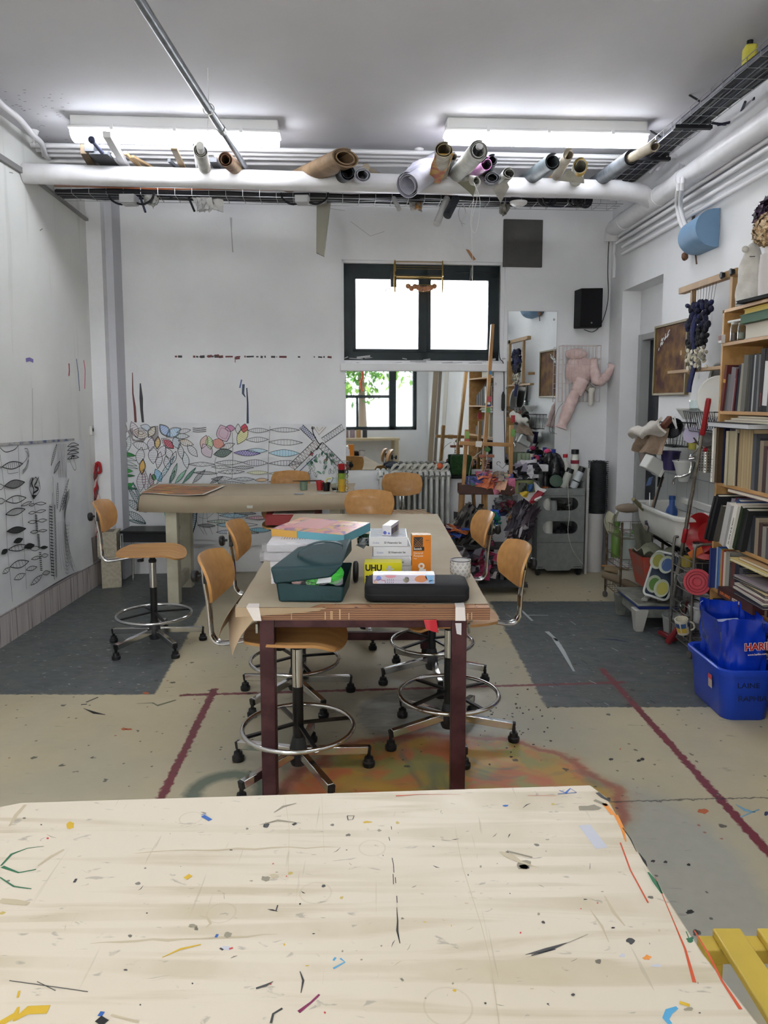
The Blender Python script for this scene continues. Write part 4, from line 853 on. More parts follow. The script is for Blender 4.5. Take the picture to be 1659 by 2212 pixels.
blob(1130,1868,16,10,6); blob(1132,1872,11,6,10); mk([(1080,1840),(1100,1848),(1125,1862),(1165,1875)],[.004,.016,.006,.001],8); mk([(1095,1838),(1150,1852)],.004,6)
mk([(1306,1935),(1325,1970),(1350,2000)],[.002,.006,.002],8); blob(1362,2032,8,7,10); mk([(1275,1965),(1300,2000),(1315,2035)],[.001,.004,.001],8)
blob(1398,2068,9,5,9); blob(1345,2064,7,4,12); blob(1418,2086,12,3,12,.2)
mk([(1463,2176),(1445,2185),(1438,2200),(1448,2212)],[.004,.009,.008,.006],7); mk([(1468,2165),(1490,2172)],.005,2); blob(1488,2180,12,4,6)
mk([(1262,1782),(1300,1832)],[.022,.022],12)
# left side
mk([(2,1870),(25,1845),(60,1832),(95,1828)],[.003,.005,.002,.001],0); mk([(5,1872),(40,1885),(78,1878)],[.006,.003,.003],0); mk([(0,1895),(30,1915),(68,1920)],[.002,.003,.002],0); mk([(82,1870),(110,1850),(138,1835)],[.003,.006,.004],8)
mk([(0,1945),(30,1948),(62,1952)],[.01,.012,.008],8); mk([(20,1785),(35,1760),(55,1738)],[.003,.008,.006],8); blob(152,1783,8,7,2)
mk([(28,2205),(60,2182),(105,2180)],[.004,.014,.013],2); mk([(0,2212),(35,2190),(40,2175)],[.01,.008,.003],2); mk([(38,2155),(42,2140)],.003,2)
mk([(438,1762),(455,1772)],.008,1); mk([(435,1760),(445,1758)],.002,1); mk([(750,1762),(765,1762),(762,1770),(752,1771),(750,1762)],.0015,3); blob(793,1776,9,2.5,2)
mk([(592,1755),(612,1742),(640,1735)],[.002,.006,.002],6); mk([(560,1782),(600,1772),(650,1778)],[.001,.006,.001],6); blob(575,1783,7,5,10); mk([(640,1778),(632,1782)],.006,10)
mk([(400,1898),(412,1890)],.009,2); blob(575,1898,11,6,6); blob(592,1892,9,5,8); mk([(430,1978),(448,1982),(455,1995),(445,2003)],[.002,.004,.004,.002],8); blob(416,2000,9,4,6); blob(493,2020,8,6,6); mk([(466,2025),(470,2018)],.004,1); blob(490,2048,10,5,12); mk([(475,2048),(482,2052)],.003,10); mk([(495,2050),(503,2047)],.003,11)
mk([(350,2068),(390,2050),(434,2040)],[.001,.004,.002],2); mk([(735,2070),(745,2078),(720,2092)],[.003,.002,.003],7); mk([(720,2075),(725,2068)],.003,7)
mk([(648,2098),(655,2118),(650,2145)],[.001,.003,.001],10); mk([(690,2148),(672,2165),(645,2186)],[.003,.003,.005],5); mk([(553,2135),(575,2128),(590,2120)],[.003,.004,.001],10); mk([(585,2210),(590,2190),(610,2178)],[.003,.003,.003],10)
mk([(215,2195),(222,2185)],.006,1); mk([(212,2200),(228,2210)],.01,3); mk([(240,2192),(300,2208)],.003,8); mk([(20,2118),(190,2142)],.0012,10); mk([(80,2120),(120,2140)],.001,10)
mk([(165,1898),(160,1906)],.004,10); mk([(600,1955),(596,1968)],.002,10)
for y0,y1,x0,x1 in((1842,1828,290,735),(2038,2018,195,600)):
    k=[(x0+(x1-x0)*i/12,y0+(y1-y0)*i/12+random.uniform(-2.5,2.5)) for i in range(13)]; mk(k,[.0008]+[random.uniform(.002,.006) for _ in range(11)]+[.0008],8,.7502)
for i in range(95):
    x=random.uniform(10,1560); y=random.uniform(1745,2205)
    if x>1290 and y<1745+(x-1290)*1.5+40: continue
    if random.random()<.5: blob(x,y,random.uniform(1,4.5),random.uniform(1,3),random.choice((3,10,6,8,10,6,2,11)))
    else:
        a=random.uniform(0,6.3); l=random.uniform(4,26); mk([(x,y),(x+l*math.cos(a)*.5,y+l*math.sin(a)*.4),(x+l*math.cos(a),y+l*math.sin(a)*.6)],[.0004,random.uniform(.0006,.003),.0004],random.choice((10,6,8,6,8,10,3)))
pm_.build('paint_marks',[flat(c,.45) for c in cols],t,smooth=False)
# yellow slatted bench
YB=mat('yellow_paint','#d3b64c',.4,col2='#cbae48',scale=6)
t=thing('slatted_chair','yellow slatted wooden seat at the lower right beside the foreground table','chair',(.9,1.2,0))
zs=.45; f0=onz(1505,2016,zs); x0=f0.x; y1=f0.y
m=W(); m.bb(x0,x0+.46,y1-.04,y1,zs-.035,zs-.004); m.build('far_rail',YB,t,bevel=.003)
m=W(); m.bb(x0,x0+.46,y1-.46,y1-.42,zs-.035,zs-.004); m.build('near_rail',YB,t,bevel=.003)
for k in range(5):
    m=W(); xx=x0+.03+k*.088; m.bb(xx,xx+.056,y1-.46,y1+.0,zs-.004,zs+.012); m.build('slat',YB,t,bevel=.003)
for x,y in((x0+.02,y1-.02),(x0+.44,y1-.02),(x0+.02,y1-.44),(x0+.44,y1-.44)):
    m=W(); m.bb(x-.018,x+.018,y-.018,y+.018,0,zs-.035); m.build('leg',YB,t,bevel=.003)
# ================= RIGHT WALL =================
RP=lambda px,py,off=.02: RW.hit(px,py,off)
UY=V((0,-1,0))
def ordn(i): return [*['first','second','third','fourth','fifth','sixth','seventh','eighth','ninth','tenth','eleventh','twelfth','thirteenth','fourteenth','fifteenth','sixteenth','seventeenth','eighteenth','nineteenth','twentieth'],*('%dth'%k for k in range(21,40))][i]
# ---- bookcase
XB=1.86; YF=4.14; YN=2.95
PW=mat('pine_board','#b98f5a',.5,col2='#a67c48',scale=3,stretch=(6,1,6))
bcs=thing('bookcase','tall light wood bookcase against the right wall, packed with books','bookcase',(XB+.12,3.55,0))
for y in(YF,YN):
    m=W(); m.bb(XB,XB+.225,y-.02,y,0,2.0); m.build('side_panel',PW,bcs,bevel=.002)
SZ=(.08,.455,.735,1.055,1.45,1.82,2.0)
for z in SZ:
    m=W(); m.bb(XB,XB+.225,YN-.001,YF-.021 if z<2 else YF+.005,z-.018,z); m.build('shelf',PW,bcs,bevel=.0015)
m=W(); m.bb(XB+.222,XB+.228,YN,YF-.02,.08,1.98); m.build('back_panel',mat('hardboard','#8d6f4a',.7),bcs)
def bookbox(name,label,c,size,col,spine='x',lean=0,cat='book',pages='#d8d0be',rot=None,group=None,extra=None,text=None,tcol='#ececec',tsize=.02,band=None):
    "upright book: size=(depth x, thickness y, height z); spine faces -x. c = spine-bottom centre"
    t=thing(name,label,cat,c,rot=rot or (lean,0,0),group=group); d,th,h=size; cv=flat(col,.8)
    m=MB(); b=.0025
    m.bb(0,d,-th/2,-th/2+b,0,h); m.bb(0,d,th/2-b,th/2,0,h); m.bb(-.002,b,-th/2,th/2,0,h)
    if band: m.bb(-.0026,-.0019,-th/2,th/2,h*band[1],h*band[2],1)
    if text:
        M=MX.Translation(V((-.0024,0,h*.08)))@MX(((0,0,-1,0),(0,1,0,0),(1,0,0,0),(0,0,0,1)))
        m.text(text,tsize,M@MX.Translation(V((0,-tsize*.35,0))),len([1]) if not band else 2)
    ms=[cv]
    if band: ms.append(flat(band[0]))
    if text: ms.append(flat(tcol))
    m.build('cover',ms,t)
    m=MB(); m.bb(b,d-.004,-th/2+b,th/2-b,.003,h-.004); m.build('pages',flat(pages,.8),t)
    return t
def row(z,lst,rowname,y=YF-.024,x=XB+.01,gap=.001):
    lst=list(lst); tot=sum(e[0] for e in lst)*1.5; k=0
    while y-tot>3.3: c_,n_=(('#4b4d52','plain grey filler book'),('#2d2f36','plain dark filler book'),('#8b7d6a','plain tan filler book'),('#44302e','plain brown filler book'),('#7f7c74','plain pale filler book'))[k%5]; lst.append((.024,lst[-1][1]*(.9+.03*(k%3)),c_,n_)); tot+=.036; k+=1
    for i,e in enumerate(lst):
        th,h,col,cn=e[:4]; th*=1.5; o=e[4] if len(e)>4 else {}
        lean=o.get('lean',0); fx=o.get('x',0); y-=gap
        extra=abs(math.sin(lean))*h*(1 if o.get('first') else 0)
        ybot=y-th/2
        bookbox('book','%s, %s from the left on %s'%(cn,ordn(i),rowname),(x+fx,ybot,z),(o.get('d',.19),th,h),col,lean=lean,text=o.get('text'),tcol=o.get('tcol','#ececec'),tsize=o.get('ts',.02),band=o.get('band'))
        y-=th
    return y
L=R(9)
row(1.45,[(.018,.25,'#5a2320','dark rust book with an orange band',{'lean':L,'x':-.01,'band':('#b8822c',.62,.7)}),(.022,.20,'#5f6163','silver-grey book',{'lean':L,'x':.0}),(.032,.235,'#716a6e','thick mauve-grey book',{'lean':L}),(.014,.175,'#948886','pale pink-grey thin book',{'lean':L}),(.01,.225,'#5c1d24','thin dark red book',{'lean':L*.8,'x':-.005}),(.02,.245,'#16192c','navy book',{'lean':L*.7}),(.022,.25,'#8f8b7d','off-white book',{'lean':L*.6}),(.012,.13,'#3b2631','short plum book',{'lean':L*.5,'x':.0}),(.03,.29,'#63615b','marbled grey tall book',{'lean':L*.4,'x':-.01}),(.016,.28,'#484a49','grey magazine',{'lean':L*.35}),(.014,.29,'#23242a','black magazine',{'lean':L*.3}),(.01,.285,'#a5a5a3','thin white magazine',{'lean':L*.3}),(.022,.29,'#36383c','charcoal binder',{'lean':L*.25}),(.012,.285,'#6b6c6e','light grey journal',{'lean':L*.2}),
  (.026,.31,'#2a2526','black book with red lettering',{'lean':L*.15,'text':'=:=:==:=:==','tcol':'#a3444a','ts':.014}),(.03,.31,'#1a1b1f','black book with a white edge',{'lean':.05,'band':('#c8c8c8',.1,.8)}),(.04,.27,'#50514f','grey photo book')],'the second shelf down')
# horizontal pile above the books of the third shelf
row(1.055,[(.016,.30,'#d6d2c6','white-spined book with small black letters',{'x':-.045,'text':'=  .  =  :  =  =  .  :  =','tcol':'#1c1c1c','ts':.013}),(.02,.305,'#4d3a24','dark painterly art book',{'x':-.035,'d':.23}),(.014,.31,'#131c44','navy blue book',{'x':-.01}),(.022,.25,'#111216','black book with a dark slipcase',{'x':-.008,'d':.2}),(.008,.3,'#24262a','thin black book'),(.008,.27,'#3a87a3','thin turquoise-blue booklet',{'x':-.008}),(.01,.3,'#6b6370','thin mauve booklet',{'x':-.012}),
  (.02,.29,'#b0a78d','faded book with a black cross',{'x':-.04,'d':.23}),(.01,.3,'#c8c0ac','thin cream booklet',{'x':-.005}),(.012,.28,'#3d2e29','thin dark brown book')]+[(.009,.315,c,'tan-spined magazine') for c in('#a8946f','#b09b76','#a18d69','#b8a27b','#a8946f','#ad9973','#a38f6a','#b39e78','#a08b66','#ae9974')],'the third shelf down')
row(.735,[(.012,.27,'#101114','thin black folder',{'lean':R(22),'x':-.07}),(.02,.28,'#0e0f14','large black art book with red lettering',{'lean':R(21),'x':-.065,'d':.24}),(.016,.22,'#56524b','spiral notebook',{'lean':R(20),'x':-.04}),(.02,.26,'#6c6a6b','grey book',{'lean':R(19),'x':-.0}),(.014,.26,'#8b8597','mauve paperback',{'lean':R(18),'x':-.01}),(.012,.27,'#5c2328','thin dark red paperback',{'lean':R(17)}),(.034,.24,'#b0aeab','thick white soft-cover book',{'lean':R(17),'x':-.05,'d':.22}),(.024,.27,'#1d3a6b','blue book with white lettering',{'lean':R(18),'x':-.03,'text':'Universal','ts':.018}),(.026,.25,'#d5d2c8','white paperback La rime et la raison',{'lean':R(18),'x':-.055,'text':'La rime et la raison','tcol':'#232323','ts':.02}),(.02,.24,'#27331f','dark green paperback',{'lean':R(17),'x':-.04}),(.03,.23,'#1b1c1d','black paperback',{'lean':R(15),'x':-.03})],'the fourth shelf down',y=YF-.03)
row(.455,[(.012,.225,'#23326a','book with a blue sky cover',{'x':-.03,'d':.24}),(.012,.235,'#9fb0bf','pale blue illustrated book',{'x':.0}),(.01,.24,'#39599a','mid blue book',{}),(.012,.235,'#4f79b5','bright blue book'),(.012,.235,'#b08a3f','thin ochre book'),(.012,.23,'#9c3b35','thin red book'),(.016,.225,'#c9beaa','cream book'),(.03,.235,'#8f8c84','large grey art book',{'x':-.0,'d':.22}),(.012,.18,'#3d3f40','short dark grey book'),(.03,.2,'#59302d','brown-red book'),(.03,.2,'#1d2234','dark navy book')],'the fifth shelf down')
row(.08,[(.009,.31,c,n) for c,n in(('#14294d','dark blue journal'),('#1b3560','blue journal'),('#12213f','navy journal'),('#1f3b55','teal-blue journal'),('#14294d','dark blue journal'),('#1e2c3a','slate journal'),('#1f3b3a','dark green journal'),('#1b1d21','black journal'),('#c9c7c0','white journal'),('#1b1d21','black journal'),('#bcbab2','off-white journal'),('#23252a','charcoal journal'),('#c9c7c0','white journal'),('#1b1d21','black journal'),('#c0beb6','pale journal'),('#23252a','charcoal journal'),('#a2a09a','grey journal'),('#1b1d21','black journal'))],'the bottom shelf')
# details on fronts: face marks on the near-facing covers (posters of the covers)
def cover_mark(pts,off,col,label=None): pass
def lying(name,label,x0,x1,y0,y1,z0,th,col,cat='book',rz=0,text=None,tcol='#e0e0e0',ts=.02,pages='#d6cfbd'):
    t=thing(name,label,cat,((x0+x1)/2,(y0+y1)/2,z0),rz); sx,sy=abs(x1-x0),abs(y1-y0); b=.003
    m=MB(); m.bb(-sx/2,sx/2,-sy/2,sy/2,0,b); m.bb(-sx/2,sx/2,-sy/2,sy/2,th-b,th)
    if text or cat=='box': m.bb(-sx/2-.001,-sx/2+b,-sy/2,sy/2,0,th); m.bb(-sx/2,sx/2,-sy/2-.001,-sy/2+b,0,th)
    ms=[flat(col,.8)]
    if text:
        M=MX.Translation(V((-sx/2-.0016,sy/2-.015,th*.3)))@MX(((0,0,-1,0),(-1,0,0,0),(0,1,0,0),(0,0,0,1)))
        for k,(tx,tc) in enumerate(text): m.text(tx,ts,M@MX.Translation(V((.012+k*ts*6.3,0,0))),1+k,bold=.02); ms.append(flat(tc))
    m.build('cover',ms,t)
    m=MB(); m.bb(-sx/2+.004,sx/2-.004,-sy/2+.004,sy/2-.004,b,th-b); m.build('pages',flat(pages if cat!='box' else col,.8),t); return t
x=XB
lying('book','thick white book lying flat on the uppermost inner shelf behind the jars',x+.0,x+.2,3.88,3.5,1.82,.075,'#b9b1a5',text=None,pages='#cfc8ba')
lying('folder','green cloth binder lying on the thick white book',x-.03,x+.19,3.88,3.5,1.897,.045,'#4f6b59',pages='#4f6b59')
lying('folder','yellow card folder lying on the green binder',x-.02,x+.19,3.86,3.5,1.943,.026,'#c4ab51',pages='#b79f4a')
lying('folder','flat black folder on top of the bookcase in front of the white figures',x-.02,x+.16,3.92,3.5,2.002,.016,'#1a1b1e',pages='#1a1b1e',rz=R(5))
lying('book','white book lying over the upright books on the third shelf, grey-white edge',x-.055,x+.16,4.15,3.68,1.362,.028,'#23252a',pages='#c5c6c9')
for k in range(3): lying('magazine','pale magazine lying just under the second shelf of books, %s of the three'%('lowest','middle','topmost')[k],x-.02+.012*k,x+.18,4.02-.05*k,3.5,1.392+.012*k,.01,('#b9b3a3','#c8c2b3','#aea68f')[k],cat='magazine')
lying('book','thin pinkish book lying flat across the top of the leaning books on the fourth shelf',x-.005,x+.19,3.98,3.5,1.016,.02,'#8b6f6a')
t=lying('game_box','dark brown game box with orange and white lettering on the fifth shelf, lying flat',x-.05,x+.15,3.93,3.55,.457,.05,'#3d1a17',cat='box',text=(('EXPLORING','#c0622a'),('KITTENS','#ded6cc')),ts=.022)
random.seed(31)
for k in range(9):
    c_=('#2b2433','#1c2233','#b9b3ab','#5a2f3b','#d0c8bd','#3c2a2e','#cbb78a','#25262c','#8a7f86')[k]
    lying('pamphlet','thin %s booklet in the loose pile on the fifth shelf, %s from the bottom'%(('plum','navy','grey-white','wine','white','dark brown','cream','black','mauve')[k],ordn(k)),x-.04+random.uniform(-.01,.01),x+.14,3.78+random.uniform(-.02,.02),3.45,.509+.0115*k,.01,c_,cat='booklet',rz=R(random.uniform(-5,5)))
lying('book','yellowish book lying under the fourth shelf at the right',x-.045,x+.13,3.83,3.45,.672,.016,'#c2b070'); lying('book','brown and white book lying above the yellowish one, right end of the fifth shelf',x-.03,x+.14,3.76,3.45,.69,.016,'#a3835a')
def card(name,pts,d,col,label,cat,**k):
    m=W(); m.prism(pts,d); return m.build(name,flat(col,.4),label=label,cat=cat,**k)
# spiral binding and cover art on visible covers
def onbook(px,py,y): return aty(px,py,y)
# small jars and things on the inner top shelf
def jar(px,py,z,r,h,label,col,lid,glass=True,x=None,name='glass_jar'):
    p=onz(px,py,z) if x is None else V((x,x*F/(px-PXC),z)); t=thing(name,label,'jar',p)
    m=MB(); m.lathe([(0,0),(r,0),(r,h*.75),(r*.75,h*.85),(r*.75,h),(r*.68,h),(r*.68,h*.84),(r*.92,h*.72),(r*.92,.004),(0,.004)],seg=18); m.build('glass',GLASS,t)
    m=MB(); m.lathe([(0,.005),(r*.9,.005),(r*.9,h*.45),(0,h*.45)],seg=16); m.build('contents',flat(col),t)
    m=MB(); m.lathe([(r*.8,h*.9),(r*.8,h*1.04),(0,h*1.04)],seg=16); m.build('lid',flat(lid),t); return t
jar(1575,740,1.822,.022,.1,'small glass jar with brown contents and a green label, left of two on the shelf','#5b4335','#c9c7bf',x=1.88)
jar(1590,740,1.822,.02,.085,'small clear glass jar right of the brown one on the shelf','#8d8b7d','#b9a98d',x=1.87)
m=W(); m.cyl((1.872,4.09,1.93),(1.85,3.88,1.922),.007,seg=10); m.build('white_marker',flat('#dededa'),label='white marker pen lying across the tops of the two jars',cat='pen')
m=W(); m.box((1.852,4.12,1.842),(.02,.04,.045)); m.box((1.8415,4.12,1.848),(.001,.036,.028),1); m.build('matchbox',[flat('#cfc8c2'),flat('#6b3326')],label='tiny box with a brown picture on the bookcase front corner',cat='box',bevel=.001)
# ---- white figures on the bookcase
PL=mat('white_plaster','#d6d3cc',.8,col2='#c4c0b8',scale=14,bump=.5,bscale=22)
def lump(name,label,base,prof,flatv=1.0,extra=None,seed=1,cat='sculpture',material=None):
    random.seed(seed); t=thing(name,label,cat,base); m=MB(); n=20; k=len(prof)*3
    pr=bez([V((r_,0,z_)) for r_,z_ in prof],3); vs=[];
    rows=[[ (q.x*(1+.07*math.sin(3*a+q.z*18+seed)+.05*math.sin(7*a-q.z*31)),a,q.z) for a in [2*PI*i/n for i in range(n)]] for q in pr]
    vs=[V((r_*math.cos(a),r_*flatv*math.sin(a),z)) for rw in rows for r_,a,z in rw]
    fs=[(i*n+j,i*n+(j+1)%n,(i+1)*n+(j+1)%n,(i+1)*n+j) for i in range(len(rows)-1) for j in range(n)]+[tuple(range(n))[::-1],tuple((len(rows)-1)*n+j for j in range(n))]
    m.add(vs,fs); m.build('body',material or PL,t,ang=80)
    return t
gb=V((1.925,3.97,2.0))
t=lump('plaster_figure','white plaster figure with a narrow slit mouth, leftmost on top of the bookcase',gb,[(.075,0),(.08,.05),(.072,.11),(.062,.14),(.06,.2),(.045,.26),(.035,.29),(.022,.315),(.004,.325)],.8,seed=2)
m=MB(); m.box((-.018,-.036,.248),(.026,.004,.004),rot=R(-20)); m.build('slit_mouth',flat('#1b1b1b'),t)
m=MB(); m.ell((-.045,-.01,.29),.017,jit=.05); m.build('bump',PL,t); m=MB(); m.ell((.055,-.02,.17),(.02,.02,.09),jit=.04); m.build('arm',PL,t)
t=lump('plaster_figure','plain white plaster figure behind the flower vase on the bookcase',V((1.96,3.80,2.0)),[(.06,0),(.06,.08),(.05,.16),(.04,.24),(.02,.3),(.004,.31)],.9,seed=5)
t=thing('flower_vase','pale square-shouldered vase holding dried flowers at the right edge on the bookcase','vase',(1.895,3.72,2.018))
m=MB(); m.lathe([(.0,0),(.05,0),(.052,.12),(.048,.2),(.03,.205),(.03,.235),(.026,.235),(.026,.2),(.0,.19)],seg=24); m.build('vase_body',flat('#c5bdbb',.5),t)
def bloom(name,label,c,r,cols,n,pet,seed):
    random.seed(seed); t=thing(name,label,'dried flower',c); m=MB()
    for i in range(n):
        d=V((random.gauss(0,1),random.gauss(0,1),random.gauss(0,1))).normalized(); p=d*r*random.uniform(.82,1.05); x,y=basis(d)
        a0=random.uniform(0,6)
        for k in range(4):
            a=a0+k*PI/2; e=x*math.cos(a)+y*math.sin(a); f=x*math.cos(a+.8)+y*math.sin(a+.8); g=x*math.cos(a-.8)+y*math.sin(a-.8)
            m.add([p,p+f*pet*.6+d*pet*.2,p+e*pet+d*pet*random.uniform(.0,.6),p+g*pet*.6+d*pet*.2],[(0,1,2,3)],random.randrange(len(cols)))
    m.build('petals',[flat(c_) for c_ in cols],t,smooth=False)
    m=MB(); m.ell((0,0,0),r*.8,jit=.08); m.build('flower_core',flat(cols[0]),t)
    m=MB(); m.tube(bez([V((0,0,-r*.6)),V((.0,0,-r-.05)),V((0,0,-r-.12))],3),.004,6); m.build('stem',flat('#6d6a4a'),t); return t
bloom('hydrangea','dark purple dried hydrangea head at the top right edge',V((1.96,3.80,2.42)),.10,('#2c1630','#3a1f3d','#1e0f22'),190,.03,4)
bloom('hydrangea','beige dried hydrangea head below the purple one, at the right edge',V((1.895,3.72,2.335)),.085,('#a98c68','#c4aa84','#8d7250','#d2bd9c'),260,.02,6)
# ---- blue wall sculpture
t=thing('blue_sculpture','pale blue rounded hood-shaped sculpture mounted high on the right wall','sculpture',RP(1505,520,0))
def blu(u,v):
    # u along wall far->near, v round profile
    y=5.12-.40*u; z0=2.565-.005+.0*u; w_=.055+.075*min(1,u*2.2)**.6+.0*u; hh=.06+.045*min(1,(u*3))**.5+.012*u
    a=PI*v; off=(.02+.13*min(1,u*3)**.6)*math.sin(a)**.8; z=z0+.012*u+hh*math.cos(a)
    p=RW.P(-y,z,0); return p+RW.n*(off+.004)
BLM=mat('pale_blue_paint','#7193b3',.6,col2='#6a8aaa',scale=6)
m=W(); m.grid(blu,14,16,0,0); m.add([blu(1,k/16) for k in range(17)],[tuple(range(17))[::-1]]); m.add([blu(0,k/16) for k in range(17)],[tuple(range(17))]); m.build('hood',BLM,t,ang=40)
m=W(); a=RW.P(-5.13,2.60,.03); m.prism([a+V((0,0,.05)),a+V((-.05,0,.02)),a+V((-.04,0,-.06)),a+V((0,0,-.07))],(0,.015,0)); m.build('wood_flange',flat('#9a8256'),t)
m=W(); a=RW.P(-5.1,2.47,.05); m.ell(a,(.022,.02,.028),jit=.1); m.cyl(a+V((.03,-.1,0)),a+V((.04,-.1,-.07)),.005); m.build('wood_knob',flat('#6b4a36'),t)
m=W(); a=RW.P(-5.03,2.70,.03); m.cyl(a+V((0,0,.05)),a+V((0,.02,-.06)),.01); m.build('hook',flat('#4b4440'),t)
# ---- framed painting
def wallquad(fr,c,off): return [fr.hit(x,y,off) for x,y in c]
t=thing('framed_painting','framed brown abstract painting on the right wall beside the dark door','painting',RP(1448,850,0))
cn=[(1415,706),(1482,699),(1477,851),(1412,846)]
q=wallquad(RW,cn,.03); u0p=-q[0].y; 
us=[(p-RW.o).dot(RW.u) for p in q]; ul=(us[0]+us[3])/2; ur=(us[1]+us[2])/2; zt_=(q[0].z+q[1].z)/2; zb_=(q[2].z+q[3].z)/2
m=W(MRW); m.bb(ul,ur,-.018,-.004,zb_,zt_); 
pt=mat('brown_abstract_painting','#7d5c2e',.8,col2='#42201d',scale=9,lo=.35,hi=.62,detail=8); m.build('canvas',pt,t)
m=W(MRW)
for a_ in((ul-.018,ul,zb_-.018,zt_+.018),(ur,ur+.018,zb_-.018,zt_+.018),(ul,ur,zt_,zt_+.018),(ul,ur,zb_-.018,zb_)): m.bb(a_[0],a_[1],-.032,-.002,a_[2],a_[3])
m.build('frame',mat('dull_gold_frame','#6f5f3c',.4),t,bevel=.003)
m=W(); random.seed(8)
for i in range(16):
    p=RW.hit(1424+i*1.1+random.uniform(-3,3),752-i*1.9+random.uniform(-6,6),.022); m.ribbon([p,p+V((.0,-.03*random.random()-.01,.0))+V((0,0,.02))],RW.n,.009,0)
m.build('white_strokes',flat('#cfd3cf'),t,smooth=False)
# ---- loom with dark weaving
LO=.12
def lpt(px,py,o=LO): return RW.hit(px,py,o)
t=thing('weaving_loom','wooden frame loom on the right wall with dark blue and black weaving','loom',lpt(1530,800,0))
LWD=mat('loom_wood','#a07f55',.5,col2='#8d6d45',scale=5)
def lbar(n,a,b,w_,h_): m=W(); m.bar(a,b,w_,h_); return m.build(n,LWD,t,bevel=.003)
A1=lpt(1473,624); A2=lpt(1598,592); A1.z=A2.z=(A1.z+A2.z)/2
yL=lpt(1495,700).y; yR=lpt(1583,650).y
def lp2(y,z,o=LO): return RW.P(-y/math.cos(0) if False else 0,0,0) if False else V(((2.22-.03*y)-o,y,z))
zt=A1.z; zb2=lpt(1500,800).z
lbar('top_bar',lp2(A1.y,zt),lp2(A2.y,zt),.045,.04)
lbar('upright',lp2(yL,zt-.02),lp2(yL,zb2-.02),.028,.03); lbar('upright',lp2(yR,zt+.01),lp2(yR,zb2-.02),.03,.035)
lbar('bottom_bar',lp2(A1.y+.12,zb2),lp2(yR-.02,zb2),.05,.022)
m=W()
for yy in(A2.y+.05,): pass
for yy in(A2.y+.13,A2.y+.02):
    m=W(); m.lathe([(0,0),(.018,0),(.022,.01),(.018,.02),(0,.022)],lp2(yy,zt,LO+.045),seg=5,axis=-RW.n); m.build('wing_knob',BLACKP,t)
m=W(); m.box(lpt(1484,762,.08),(.08,.03,.03)); m.build('side_peg',LWD,t)
ys=[lpt(x,650,LO).y for x in(1503,1545)]
for k in range(9):
    yy=ys[0]+(ys[1]-ys[0])*k/8; m=W(); m.tube([lp2(yy+.02-.08*(k/8),zt+.02,LO+.02),lp2(yy+.01,lpt(1520,665).z,LO+.01)],.0013,4); m.build('warp_thread',flat('#4b4440'),t)
random.seed(12)
def knots(nm,y0,y1,z0,z1,cols,n,sz,o=LO+.02):
    m=W()
    for i in range(n):
        yy=random.uniform(y0,y1); zz=random.uniform(z0,z1); p=lp2(yy,zz,o+random.uniform(0,.03)); a=random.uniform(0,PI)
        m.ell(p,(sz*.6,sz*random.uniform(.7,1.3),sz*random.uniform(.5,.8)),random.randrange(len(cols)),8,5,rot=MX.Rotation(a,3,'X'))
    return m.build(nm,[flat(c_,.8) for c_ in cols],t)
zA,zB,zC,zD=lpt(1520,655).z,lpt(1520,712).z,lpt(1520,748).z,lpt(1520,797).z
knots('blue_knots',ys[0]+.03,ys[1]-.01,zB,zA,('#0f1230','#151a40','#0b0d22'),70,.026)
knots('black_knots',ys[0],ys[1]+.03,zC,zB,('#17181c','#24252a','#101116'),70,.022)
knots('pale_knots',ys[0],ys[1]+.02,zD,zC-.01,('#b8b09c','#8f8a7c','#cfc8b6','#6f6a60'),80,.017)
m=W(); yS=lpt(1497,740,LO+.05).y; m.grid(lambda u,v:lp2(yS-.035+.07*u+.02*v,lpt(1497,690).z*(1-v)+lpt(1495,848).z*v,LO+.05+.006*math.sin(u*5)+.012*math.sin(v*8)),4,14,0,.01); m.build('hanging_strip',mat('dark_blue_felt','#11153a',.9,col2='#1c2350',scale=30),t)
# ---- sink
EN=mat('white_enamel','#c9cac6',.18,col2='#bdbdb8',scale=3,coat=.5)
t=thing('wall_sink','deep white enamel sink on the right wall, filled with brushes and bottles','sink',(1.93,4.88,.55))
SX0,SX1,SY0,SY1,SZt=1.775,2.075,4.45,5.27,.80
def sinkp(u,v): pass
def ringpts(ins,z,n=6):
    pts=[]; x0,x1,y0,y1=SX0+ins,SX1-ins*.3,SY0+ins,SY1-ins; r=.07
    pts.append((x1,y0)); 
    for i in range(n+1): a=-PI/2-PI/2*i/n; pts.append((x0+r+r*math.cos(a),y0+r+r*math.sin(a)))
    for i in range(n+1): a=PI-PI/2*i/n; pts.append((x0+r+r*math.cos(a),y1-r+r*math.sin(a)))
    pts.append((x1,y1)); return [V((a,b,z)) for a,b in pts]
rings=[ringpts(0,SZt),ringpts(-.004,SZt-.012),ringpts(.0,SZt-.028),ringpts(.02,SZt-.035),ringpts(.03,SZt-.12),ringpts(.055,SZt-.19),ringpts(.09,SZt-.22)]
inn=[ringpts(.012,SZt+.002),ringpts(.03,SZt-.01),ringpts(.045,SZt-.12),ringpts(.07,SZt-.18),ringpts(.1,SZt-.20)]
m=W()
def loft(R_,flip):
    n=len(R_[0]); vs=[p for r_ in R_ for p in r_]; fs=[]
    for i in range(len(R_)-1):
        for k in range(n):
            f=(i*n+k,i*n+(k+1)%n,(i+1)*n+(k+1)%n,(i+1)*n+k); fs.append(f[::-1] if flip else f)
    last=tuple((len(R_)-1)*n+k for k in range(n)); fs.append(last[::-1] if flip else last); m.add(vs,fs)
loft(rings,True); loft([rings[0]]+inn,False); m.build('basin',EN,t,ang=50)
